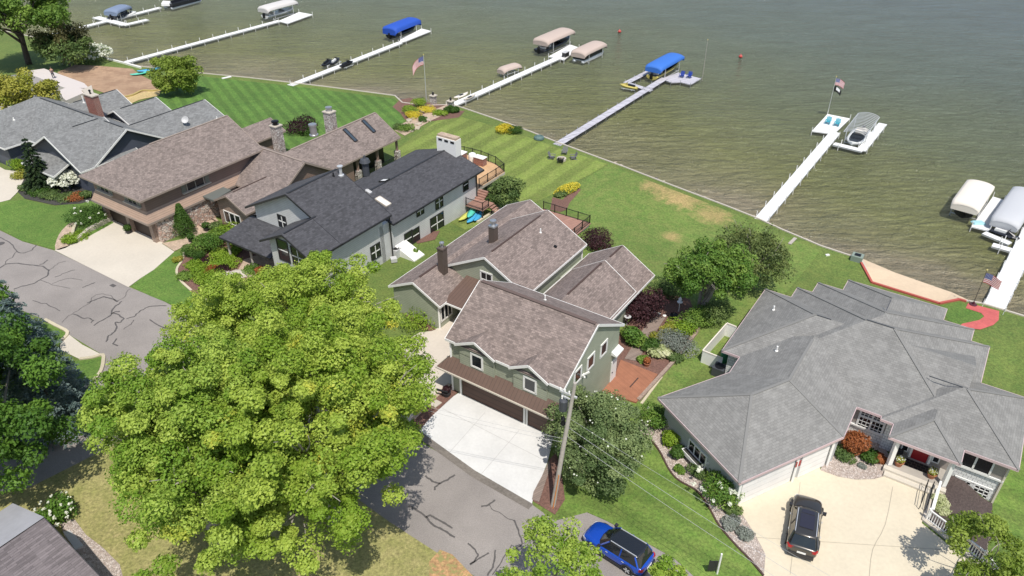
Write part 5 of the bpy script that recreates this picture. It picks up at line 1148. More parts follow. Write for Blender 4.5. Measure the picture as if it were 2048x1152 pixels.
def blobs(centers,radii,n,r,shell=.55,up=.35,squash=.8):
    """n leaves per blob"""
    C=np.repeat(centers,n,axis=0); RR=np.repeat(radii,n)[:,None]
    d=r.normal(size=C.shape); d/=np.linalg.norm(d,axis=1,keepdims=True)
    d[:,2]=np.where(r.uniform(size=len(d))<.45,np.abs(d[:,2]),d[:,2])
    k=r.uniform(shell,1.06,(len(C),1))**.8
    lump=1+.18*np.sin(d[:,0:1]*5+C[:,0:1])*np.cos(d[:,1:2]*6+C[:,1:2])
    P=C+d*RR*k*lump*np.array([1,1,squash]); nr=d*.75+r.normal(size=d.shape)*.55+np.array([0,0,up]); return P,nr,np.repeat(r.uniform(0,1,len(centers)),n)
def inpoly(u,v,poly):
    P=np.array(poly); x1=P[:,0];y1=P[:,1];x2=np.roll(x1,-1);y2=np.roll(y1,-1); out=np.zeros(len(u),bool)
    for a,b,c,d in zip(x1,y1,x2,y2):
        k=((b>v)!=(d>v))&(u<(c-a)*(v-b)/(d-b+1e-9)+a); out^=k
    return out
def branch(mb,a,b,r0,r1,bend=.08,n=5,seed=0):
    rr=random.Random(seed); a=Vector(a);b=Vector(b); L=(b-a).length; pts=[];rs=[]
    o=Vector((rr.uniform(-1,1),rr.uniform(-1,1),rr.uniform(0,.8)))*L*bend
    for i in range(n+1): t=i/n; pts.append(a.lerp(b,t)+o*math.sin(t*math.pi)); rs.append(r0+(r1-r0)*t)
    mb.tube(pts,rs,7)
def tree(label,base,cc,rad,lm,nb=40,nl=500,ls=.2,br=(1.0,1.9),seed=0,poly=None,bark=None,tr=.3,name='tree',cat='tree',group=None,stems=1,limbs=9,shellc=.55,twigs=0,lowcut=-.55,up=.35,extra=None):
    r=np.random.default_rng(seed); rnd=random.Random(seed); base=Vector(base); cc=Vector(cc); root=empty(name,base,0,label,cat,group)
    C=[];tries=0
    while len(C)<nb and tries<nb*60:
        tries+=1
        d=r.normal(size=3); d/=np.linalg.norm(d)
        if d[2]<lowcut: continue
        k=r.uniform(shellc,1.0); p=np.array(cc)+d*np.array(rad)*k
        if poly is not None:
            u,v=proj(p[None,:]); ce=np.mean(np.array(poly),axis=0)
            if not inpoly(ce[0]+(u-ce[0])*1.075,ce[1]+(v-ce[1])*1.06,poly)[0]: continue
        if any(np.linalg.norm(p-q)<br[0]*.62 for q in C): continue
        C.append(p)
    C=np.array(C)
    if extra is not None: C=np.vstack([C,np.array(extra)])
    R_=r.uniform(br[0],br[1],len(C)); P,nr,var=blobs(C,R_,nl,r,up=up)
    if False:
        g=np.array([[poly[i][0],poly[i][1]] for i in range(len(poly))]); u,v=proj(P); ce=g.mean(0); 
        keep=inpoly(ce[0]+(u-ce[0])*.975,ce[1]+(v-ce[1])*.975,poly); P,nr,var=P[keep],nr[keep],var[keep]
    kz=P[:,2]>gw(base.x,base.y)+.25; P,nr,var=P[kz],nr[kz],var[kz]
    leaf_mesh('crown',P,nr,ls,lm,root,var=var,seed=seed)
    mb=MB(); top=cc-Vector((0,0,rad[2]*.35)); 
    for s in range(stems):
        o=Vector((rnd.uniform(-1,1),rnd.uniform(-1,1),0))*(.35*(stems>1)); branch(mb,base+o*.3-Vector((0,0,.3)),top+o*2,tr,tr*.55,.04,6,seed+s)
    idx=sorted(range(len(C)),key=lambda i:rnd.random())[:limbs]
    for i in idx:
        t=rnd.uniform(.45,1.0); a=base.lerp(top,t); branch(mb,a,Vector(C[i]),tr*.5*(1.2-t*.5),tr*.1,.12,6,seed+i)
        for k in range(twigs):
            e=Vector(C[i])+Vector((rnd.uniform(-1,1),rnd.uniform(-1,1),rnd.uniform(-.2,1)))*br[1]; branch(mb,Vector(C[i]).lerp(a,.3),e,tr*.14,.015,.1,4,seed+i*7+k)
    mb.build('trunk',bark or M['bark'],parent=root,smooth=True)
    return root
LM={}
LM['maple']=leafmat('maple_leaves',(.20,.325,.03),(.43,.53,.09),(.66,.58,.07),.24,.62)
LM['maple2']=leafmat('maple_leaves_green',(.165,.295,.03),(.40,.51,.09),(.58,.54,.07),.3,.66)
LM['dark']=leafmat('dark_maple_leaves',(.06,.14,.02),(.15,.28,.04))
LM['green']=leafmat('green_leaves',(.09,.19,.03),(.22,.33,.06))
LM['mid']=leafmat('mid_green_leaves',(.08,.14,.04),(.19,.26,.08))
LM['willow']=leafmat('feathery_leaves',(.10,.145,.045),(.19,.23,.07))
LM['spruce']=leafmat('blue_spruce_needles',(.10,.155,.14),(.22,.29,.27))
LM['fir']=leafmat('dark_fir_needles',(.025,.05,.022),(.06,.10,.035))
LM['yellow']=leafmat('yellow_green_leaves',(.24,.27,.03),(.40,.38,.07),(.45,.36,.15),.4,.66)
LM['purple']=leafmat('purple_leaves',(.03,.012,.015),(.075,.03,.035))
LM['box']=leafmat('boxwood_leaves',(.04,.10,.015),(.09,.17,.03))
LM['lime']=leafmat('lime_leaves',(.16,.28,.02),(.30,.42,.05))
LM['silver']=leafmat('silver_grey_leaves',(.20,.23,.19),(.32,.34,.30))
LM['orange']=leafmat('orange_leaves',(.28,.09,.03),(.42,.16,.06))
LM['yfl']=leafmat('yellow_flowers',(.62,.50,.03),(.75,.66,.10))
LM['wfl']=leafmat('white_flowers',(.70,.72,.58),(.85,.86,.78))
LM['variegated']=leafmat('cream_striped_leaves',(.40,.45,.20),(.65,.66,.42))
LM['limetree']=leafmat('yellow_green_tree_leaves',(.16,.24,.03),(.30,.38,.07))
LM['bronze']=leafmat('bronze_green_leaves',(.055,.06,.025),(.13,.12,.045))
LM['dogwood']=leafmat('dogwood_leaves',(.10,.16,.055),(.27,.34,.14))
def zc(u,v,z): return PX(u,v,z)
# big maples
polyB=[(165,880),(168,800),(215,720),(245,690),(262,720),(320,640),(380,640),(470,660),(560,700),(600,800),(610,900),(600,1000),(560,1100),(480,1230),(260,1230),(238,1130),(245,1050),(265,1000),(232,960),(228,920)]
polyC=[(440,700),(560,600),(660,590),(780,600),(830,645),(862,720),(848,800),(805,850),(852,870),(850,900),(810,890),(800,960),(822,990),(790,1030),(755,1090),(690,1120),(640,1230),(420,1230),(420,1000),(400,850)]
polyA=[(275,700),(300,655),(340,610),(400,560),(440,545),(500,560),(560,530),(600,545),(622,500),(665,486),(700,505),(740,500),(780,548),(775,590),(812,610),(836,650),(820,700),(700,760),(500,780),(380,760)]
tree('large yellow green maple at the front left, over the dry lawn',GX(430,1085),zc(395,890,8.0),(8.0,8.3,5.6),LM['maple2'],nb=430,nl=500,shellc=.3,ls=.088,br=(.4,1.05),seed=3,poly=polyB,tr=.42,limbs=26,twigs=3,group='big maples along the street')
tree('large yellow green maple in the middle, its crown reaching the white driveway',GX(665,1050),zc(640,850,8.5),(8.3,9.0,5.6),LM['maple'],extra=[zc(812,868,7.5),zc(822,880,7.3),zc(800,850,7.8),zc(842,800,7.5),zc(830,815,7.5)],nb=440,nl=500,shellc=.3,ls=.088,br=(.4,1.05),seed=5,poly=polyC,tr=.42,limbs=28,twigs=3,group='big maples along the street')
tree('farthest big maple, across the street, with golden patches and bare twigs',GX(590,735),zc(560,620,7.4),(9.0,6.6,5.2),LM['maple'],nb=300,nl=420,shellc=.35,ls=.088,br=(.4,1.0),seed=8,poly=polyA,tr=.38,limbs=34,twigs=4,group='big maples along the street')
# left: dark maple and blue spruce
polyD=[(-260,640),(-60,640),(20,645),(60,655),(86,665),(92,680),(88,720),(98,760),(95,800),(118,820),(150,855),(150,900),(162,940),(110,960),(80,950),(40,960),(-100,1100),(-300,1000)]
tree('dark green maple at the left edge in front of the spruce',GX(-40,1000),zc(-10,790,6.5),(6.5,7.5,5.0),LM['dark'],nb=120,nl=480,ls=.12,br=(.6,1.3),seed=11,poly=polyD,tr=.35,limbs=14)
tree('bushy dark maple behind the dry lawn corner at the left edge',GX(-200,900),zc(-150,700,6),(6,6,4.5),LM['dark'],nb=30,nl=400,ls=.17,seed=12,tr=.3)
def conifer(label,base,h,rb,lm,n=9000,ls=.14,seed=0,cat='spruce',name='spruce_tree',lean=(0,0)):
    r=np.random.default_rng(seed); root=empty(name,base,0,label,cat); b=np.array(base)
    tiers=int(h/.45); P=[];Nn=[];V=[]
    mb=MB(); mb.tube([Vector(base)-Vector((0,0,.2)),Vector(base)+Vector((lean[0],lean[1],h))],[.16,.02],7)
    for t in range(tiers):
        f=t/tiers; z=.35+f*(h-.35); R0=rb*(1-f)**.85+.12; nbp=max(5,int(13*(1-f)+4))
        for k in range(nbp):
            a=2*math.pi*(k+r.uniform(-.3,.3)+t*.5)/nbp; L=R0*r.uniform(.75,1.1); m=max(8,int(n/(tiers*11)*(R0/rb+.25)))
            s=r.uniform(.15,1,m)**.7; d=np.array([math.cos(a),math.sin(a),0]); sd=np.array([-d[1],d[0],0])
            w=.34*(1-s*.45)*L*.5
            p=b+np.outer(s*L,d)+np.outer(r.uniform(-1,1,m)*w,sd); p[:,2]=b[2]+z-.32*(s*L)**1.15+r.uniform(-.06,.1,m)
            p[:,0]+=lean[0]*f;p[:,1]+=lean[1]*f
            P.append(p); Nn.append(np.tile([0,0,1.0],(m,1))+r.normal(size=(m,3))*.45+d*.2); V.append(np.full(m,r.uniform(0,1)))
    leaf_mesh('crown',np.vstack(P),np.vstack(Nn),ls,lm,root,var=np.concatenate(V),seed=seed,asp=.35); mb.build('trunk',M['barkd'],parent=root); return root
conifer('blue spruce behind the dark maple at the left edge',GX(118,845),11.5,4.2,LM['spruce'],n=30000,ls=.13,seed=2)
conifer('blue spruce at the far left edge beside the street',GX(22,722),11.5,4.3,LM['spruce'],n=30000,ls=.13,seed=4)
conifer('dark drooping spruce before the slate blue house',GX(86,377),6.6,2.0,LM['fir'],n=14000,ls=.13,seed=6)
yb=GX(372,468); yr=empty('cone_yew',yb,0,'cone shaped yew against the stone wall','yew'); yk=np.linspace(0,1,9); yc=np.array(yb)+np.stack([0*yk,0*yk,.5+yk*2.9],1); yP,yn,yv=blobs(yc,1.25*(1-yk*.8),1100,np.random.default_rng(7),shell=.8); leaf_mesh('crown',yP,yn,.06,LM['box'],yr,seed=7)
MB().tube([yb,yb+Vector((0,0,2.8))],[.08,.03],6).build('trunk',M['barkd'],parent=yr)
# far left shore trees
tree('tall shade tree with thick trunk at the top left',GX(58,128),zc(30,20,9.0),(8,8,5.0),LM['green'],nb=50,nl=420,ls=.24,br=(1.3,2.2),seed=21,tr=.55,bark=M['barkd'],limbs=14)
tree('dark bronze green tree by the top left shore',GX(125,128),zc(122,85,3.6),(3.9,3.6,3.2),LM['bronze'],nb=16,nl=260,ls=.18,seed=22,tr=.2); tree('dark green tree by the top left shore',GX(140,130),zc(128,98,2.6),(4.5,3.0,2.4),LM['mid'],nb=24,nl=320,ls=.18,seed=29,tr=.2)
tree('round yellow green tree on the striped lawn corner',GX(352,178),zc(350,150,2.1),(3.6,3.3,2.9),LM['limetree'],nb=34,nl=420,ls=.15,br=(.8,1.3),seed=23,tr=.18,lowcut=-.9)
tree('sparse yellow leaved tree behind the slate blue house',GX(52,213),zc(47,183,4.4),(5.4,4.0,2.6),LM['yellow'],nb=36,nl=260,ls=.17,br=(.8,1.5),seed=24,tr=.16,limbs=14,bark=M['barkd'])
# lake side trees
tree('rounded green tree behind the mulch garden',GX(1398,618),zc(1422,545,4.6),(3.5,3.1,2.3),LM['green'],nb=80,nl=300,ls=.11,br=(.5,1.0),seed=25,tr=.2,stems=3,limbs=16,twigs=2)
tree('airy olive green tree near the seawall',GX(1505,575),zc(1502,512,3.0),(3.7,3.4,2.5),LM['willow'],nb=90,nl=150,ls=.10,br=(.5,1.1),seed=26,tr=.16,stems=4,limbs=16,twigs=2,lowcut=-.8)
tree('small weeping tree beside the stair deck',GX(1012,418),zc(1010,385,1.2),(1.75,1.6,1.7),LM['mid'],nb=16,nl=420,ls=.12,br=(.6,1.0),seed=27,tr=.1,lowcut=-.9)
# front trees at the bottom
tree('small leafy tree beside the street with its top before the blue car',GX(1100,1260),zc(1090,1140,6.0),(3.2,3.0,2.6),LM['maple2'],nb=60,nl=150,ls=.085,br=(.3,.7),seed=31,tr=.14,limbs=16,twigs=2,poly=[(985,1250),(1000,1110),(1050,1080),(1055,1035),(1095,1030),(1100,1062),(1140,1045),(1190,1060),(1200,1110),(1180,1150),(1230,1160),(1270,1135),(1290,1160),(1260,1290)])
tree('young tree at the bottom right corner over the white fence',GX(1990,1180),zc(1985,1095,3.6),(2.9,2.8,2.2),LM['limetree'],nb=60,nl=190,ls=.085,br=(.3,.7),seed=32,tr=.1,limbs=16,twigs=2,poly=[(1900,1080),(1895,1050),(1925,1020),(1975,1035),(2020,1060),(2050,1120),(2150,1150),(2150,1300),(1890,1300),(1895,1170),(1930,1110)])
tree('small tree at the bottom edge right of the blue car',GX(1345,1240),zc(1342,1158,3.8),(1.0,1.0,.9),LM['maple2'],nb=8,nl=240,ls=.1,br=(.3,.6),seed=33,tr=.06,limbs=6)
# hedge tree by pole
tree('tall flowering dogwood hedge beside the utility pole',GX(1190,945),zc(1195,868,2.6),(3.3,4.4,2.4),LM['dogwood'],nb=110,nl=420,ls=.085,br=(.45,.95),seed=34,tr=.1,stems=5,limbs=12,lowcut=-1,cat='hedge',name='hedge_tree')
r=np.random.default_rng(5); c=np.array(zc(1195,872,2.8)); d=r.normal(size=(90,3)); d/=np.linalg.norm(d,axis=1,keepdims=True); d=d[(d[:,2]>-.1)]; P=c+d*np.array([3.5,4.3,2.8])*r.uniform(.85,1.0,(len(d),1))
hedge=bpy.data.objects['hedge_tree']; leaf_mesh('blossom',P,np.tile([0,-.3,1.0],(len(P),1)),.06,LM['wfl'],hedge,seed=1,asp=1)
# ---------- shrubs ----------
def shrub(u,v,rx,rz,lm,label,name='shrub',cat='shrub',ls=.075,n=1500,flowers=None,fn=60,fs=.12,seed=None,ry=None,group=None,tall=1,z=0):
    seed=int(u*7+v) if seed is None else seed; r=np.random.default_rng(seed); b=GX(u,v); b.z+=z; ry=ry or rx
    root=empty(name,b,0,label,cat,group); k=max(5,int(7*tall)); 
    C=np.array(b)+np.array([0,0,rz*.55])+r.uniform(-1,1,(k,3))*np.array([rx*.5,ry*.5,rz*.25]); C[0]=np.array(b)+np.array([0,0,rz*.5])
    P,nr,var=blobs(C,np.full(k,1.0),max(60,n//k),r,shell=.75); 
    # rescale unit blobs to ellipsoid
    Ck=np.repeat(C,max(60,n//k),axis=0); P=Ck+(P-Ck)*np.array([rx*.62,ry*.62,rz*.55]); g=P[:,2]>b.z+.02; P,nr,var=P[g],nr[g],var[g]
    leaf_mesh('foliage',P,nr,ls,lm,root,var=var,seed=seed)
    if flowers is not None:
        d=r.normal(size=(fn*3,3)); d/=np.linalg.norm(d,axis=1,keepdims=True); d=d[(d[:,2]>.05)][:fn]; Q=np.array(b)+np.array([0,0,rz*.5])+d*np.array([rx*1.05,ry*1.05,rz*.6])
        Q=np.repeat(Q,7,axis=0)+r.normal(size=(len(Q)*7,3))*fs*.45; leaf_mesh('blossom',Q,np.tile([0,-.2,1.0],(len(Q),1))+r.normal(size=Q.shape)*.4,fs*.6,flowers,root,seed=seed,asp=1)
    mb=MB(); mb.tube([b-Vector((0,0,.1)),b+Vector((0,0,rz*.5))],[.05,.03],6); mb.build('stem',M['barkd'],parent=root); return root
sh=[(136,377,1.6,2.0,'mid','white snowball hydrangea before the slate blue house',dict(flowers=LM['wfl'],fn=300,fs=.19)),
(192,122,2.9,2.4,'mid','large white flowering bush at the dirt lot shore',dict(flowers=LM['wfl'],fn=190,fs=.24,ls=.13)),(165,124,2.0,1.8,'green','green bush left of the white flowering bush',dict(ls=.13)),
(36,340,1.0,1.3,'lime','bright green bush beside the left driveway',{}),(42,356,1.0,.8,'yellow','yellow green low bush at the left driveway edge',{}),
(60,378,1.3,.7,'mid','low green shrub under the drooping spruce',{}),(80,388,1.3,.6,'box','low shrub in the black mulch, left',{}),(100,395,1.3,.6,'mid','low shrub in the black mulch, middle',{}),(125,400,1.3,.6,'mid','low shrub below the white hydrangea',{}),(150,398,1.2,.6,'orange','rusty low shrub at the garage corner of the black mulch',{}),(170,396,1.0,.7,'mid','low shrub right in the black mulch',{}),
(178,447,2.5,1.9,'box','wide dark shrub above the paver path',dict(flowers=LM['wfl'],fn=10,fs=.12,n=4000)),(160,474,1.4,.5,'lime','low grasses inside the pale stone planter',{}),(140,485,.9,.5,'lime','light ornamental grass beside the paver path',{}),
(421,500,1.6,1.7,'green','round green tree shrub in the planted mulch bed',dict(n=4200)),(452,478,1.5,1.5,'lime','bright lime bush under the brick bay window',dict(n=2600)),(474,488,.9,.9,'lime','small lime bush beside the porch roof',{}),
(382,512,.75,.9,'box','left clipped round boxwood in the mulch bed',dict(n=2200,ls=.05)),(397,517,.8,.9,'box','right clipped round boxwood in the mulch bed',dict(n=2200,ls=.05)),(375,500,.6,.5,'mid','small shrub at the walk edge of the mulch bed',{}),(356,522,.5,.4,'yellow','small yellow plant at the bed edging',{}),
(430,530,1.2,.5,'lime','lime ground plant in the mulch bed centre',{}),(455,520,1.1,.5,'lime','lime ground plant by the patio',{}),(400,545,1.3,.5,'lime','lime ground plant by the curved edging',{}),(425,560,1.4,.6,'lime','bright plant group before the big maple',{}),(375,555,1.0,.45,'green','green ground plant at the curved edging',{}),(445,545,1.0,.5,'purple','dark red plant in the mulch bed',{}),(410,525,.8,.4,'purple','small dark red plant behind the boxwoods',{}),(440,512,1.2,.45,'lime','lime ground plant under the bright lime bush',{}),(462,530,1.1,.45,'lime','lime ground plant left of the patio stone',{}),(410,565,1.3,.5,'lime','lime ground plant low in the bed by the maple',{}),(390,535,1.1,.4,'lime','lime ground plant right of the curved edging',{}),(430,545,1.1,.4,'orange','brown red ground plant in the bed centre',{}),(470,505,1.0,.5,'lime','lime ground plant under the porch eave',{}),
(435,462,.9,.8,'mid','dark shrub beside the brown house walk',{}),(500,545,.8,.7,'green','potted shrub on the patio by the porch',{}),(520,548,.6,.6,'orange','red leaved plant at the porch corner',{}),
(600,262,2.6,1.6,'purple','dark bronze shrub behind the stone chimney',dict(n=2600,ls=.1)),(620,268,1.7,1.2,'box','dark green shrub between the stone chimneys',dict(ls=.1)),
(1315,851,1.25,1.35,'green','largest round hydrangea at the grey wall corner',dict(n=3000,flowers=LM['wfl'],fn=3,fs=.1)),(1337,890,.8,.85,'lime','middle round bush along the grey wall',dict(n=2000)),(1358,912,.7,.75,'box','third round bush under the wall window',dict(n=1800)),(1359,942,.4,.45,'green','small hosta in the gravel bed',{}),
(1396,950,.8,.7,'mid','low green bush left of the white hydrangea',{}),(1434,988,1.75,1.7,'green','white flowered hydrangea at the white garage corner',dict(n=4800,flowers=LM['wfl'],fn=24,fs=.15)),
(1466,1028,.55,.45,'mid','grey green plant at the gravel bed end, upper one',{}),(1462,1050,.6,.45,'silver','grey green plant at the gravel bed end, middle one',{}),(1490,1070,.6,.45,'silver','grey green plant at the gravel bed end, lower one',{}),
(1706,897,1.2,1.5,'orange','orange leaved japanese maple shrub by the porch',dict(n=3600)),(1690,914,.8,.5,'mid','low green plant below the orange shrub',{}),(1740,920,.7,.6,'box','dark green shrub left of the porch steps',{}),(1758,922,.5,.5,'orange','small red leaved plant left of the porch steps',{}),(1722,934,.3,.25,'silver','small silver plant in the porch gravel',{}),
(1878,1005,.5,.4,'variegated','upper cream hosta in the sunken bed',{}),(1880,1023,.5,.4,'variegated','lower cream hosta in the sunken bed',{}),(1925,1055,.7,.6,'green','green shrub behind the white fence',{}),(1905,1062,.6,.5,'variegated','pale shrub behind the white fence',{}),
(1284,640,1.9,2.6,'purple','dark purple leaved shrub at the green house corner',dict(n=5200,ls=.09)),(1264,685,1.3,1.4,'green','bright green shrub under the eave by the dish',dict(n=2800,ls=.1)),(1338,588,1.9,1.5,'mid','dark round shrub behind the mulch garden',dict(n=2600)),(1192,498,1.9,1.6,'purple','dark round bush beside the green house deck',dict(n=3800)),
(1390,650,1.8,1.3,'green','green bush at the garden edging corner',dict(n=3000)),(1420,640,1.7,1.4,'mid','dark bush right of the garden edging',dict(n=2600)),
(1332,668,.8,.8,'yellow','yellow green shrub along the boardwalk, upper one',{}),(1316,682,.7,.7,'yellow','yellow green shrub along the boardwalk, lower one',{}),(1302,698,.9,.9,'box','clipped green shrub beside the boardwalk',dict(n=2200)),(1358,668,1.4,.9,'lime','spreading light green plant in the garden',dict(n=2400)),(1352,696,1.7,1.2,'silver','large silver grey bush in the garden',dict(n=4200,ls=.06)),(1318,712,.9,.7,'variegated','spiky cream striped grass in the garden',dict(n=900,ls=.16)),(1284,722,.5,.4,'green','small plant near the orange deck corner',{}),(1350,718,.8,.5,'mid','green plant below the silver bush',{}),
(1120,392,.9,.5,'mid','small plant left of the yellow flower oval',{}),(828,508,.5,.5,'green','small shrub by the cellar door',{}),(888,622,.01,.01,'green','',{}),
(835,652,1.6,1.2,'lime','light shrub in the green wall bed',dict(n=1600)),(846,650,.35,.3,'purple','small red plant in the green wall bed',{}),
(822,225,1.3,.9,'lime','light green grass clump behind the flagpole planter',{}),(838,214,1.2,1.1,'lime','tall light bush left of the flagpole',{}),(826,235,1.4,.7,'yfl','yellow flower clump by the paver path',{}),(852,222,1.4,.6,'yfl','golden flower clump before the stone pillar',{}),(880,228,1.2,.6,'lime','lime plants right of the paver path',{}),(895,225,.7,.9,'box','dark shrub beside the dock start, left',{}),(905,226,.7,.9,'box','dark shrub beside the dock start, middle',{}),(914,225,.6,.8,'box','dark shrub beside the dock start, right',{}),(845,242,.8,.6,'box','dark round shrub along the paver path',{}),(812,262,1.3,.8,'green','green shrub at the paver path end',{}),(798,258,1.0,.6,'mid','shrub at the roof corner by the path',{}),
(1013,262,1.5,1.0,'yfl','yellow flowering bush at the seawall',dict(ls=.1)),(1030,268,1.1,.9,'box','green bush right of the yellow seawall bush',{}),
(120,1035,1.3,1.3,'dark','white flowered shrub at the corner house',dict(flowers=LM['wfl'],fn=24,fs=.1,n=2200)),(90,1048,.9,.8,'dark','dark shrub at the corner house wall',{})]
for u,v,rx,rz,lm_,lb,kw in sh:
    if not lb: continue
    shrub(u,v,rx,rz,LM[lm_],lb,**kw)
# yellow flower oval
c=GX(1134,382); ax=(GX(1155,372)-GX(1113,394)).normalized(); ay_=Vector((-ax.y,ax.x,0)); r=np.random.default_rng(9)
rt=empty('flower_bed',c,0,'oval bed of yellow flowers between the two lawns','flower bed'); t=r.uniform(0,6.28,2600); k=r.uniform(0,1,2600)**.5
P=np.array(c)+np.outer(np.cos(t)*k*2.3,np.array(ax))+np.outer(np.sin(t)*k*1.0,np.array(ay_)); P[:,2]=c.z+.15+.35*(1-k**3)+r.uniform(-.1,.1,2600); m_=r.uniform(size=2600)<.6
leaf_mesh('blossom',P[m_]+np.array([0,0,.06]),np.tile([0,0,1.0],(m_.sum(),1))+r.normal(size=(m_.sum(),3))*.4,.085,LM['yfl'],rt,seed=1); leaf_mesh('foliage',P[~m_],np.tile([0,0,1.0],((~m_).sum(),1))+r.normal(size=((~m_).sum(),3))*.5,.09,LM['green'],rt,seed=2)
# potted shrubs
def pot(u,v,lm,label,r0=.3,h=.45,rx=.42,z=0,m=None,fl=None):
    b=GX(u,v); b.z+=z; root=empty('potted_plant',b,0,label,'potted plant'); mb=MB(); mb.lathe(b,[(r0*.7,0),(r0,h*.9),(r0*1.12,h*.92),(r0*1.12,h),(r0*.9,h),(r0*.85,h*.85)],14); mb.build('pot',m or M['darktrim'],parent=root)
    r=np.random.default_rng(int(u)); P,nr,var=blobs(np.array([b])+np.array([0,0,h+rx*.6]),np.array([rx]),500,r,shell=.5); leaf_mesh('foliage',P,nr,.07,lm,root,seed=3)
    if fl: P,nr,_=blobs(np.array([b])+np.array([0,0,h+rx*.7]),np.array([rx]),60,r,shell=.9); leaf_mesh('blossom',P,nr,.06,fl,root,seed=4)
pot(258,467,LM['box'],'dark round potted shrub between the two brown garage doors'); pot(384,484,LM['box'],'potted shrub at the walk step'); pot(414,462,LM['box'],'potted shrub near the brown house door')
pot(1793,938,LM['yellow'],'left terracotta flower pot on the porch step',.3,.4,.3,.38,M['terrac'],LM['wfl']); pot(1858,962,LM['yellow'],'right terracotta flower pot on the porch step',.3,.4,.3,.38,M['terrac'],LM['wfl'])
pot(893,792,LM['purple'],'dark planter at the green garage corner',.35,.5,.3); pot(1293,732,LM['orange'],'red flowering pot near the orange deck',.28,.4,.28,0,M['terrac'],LM['orange'])
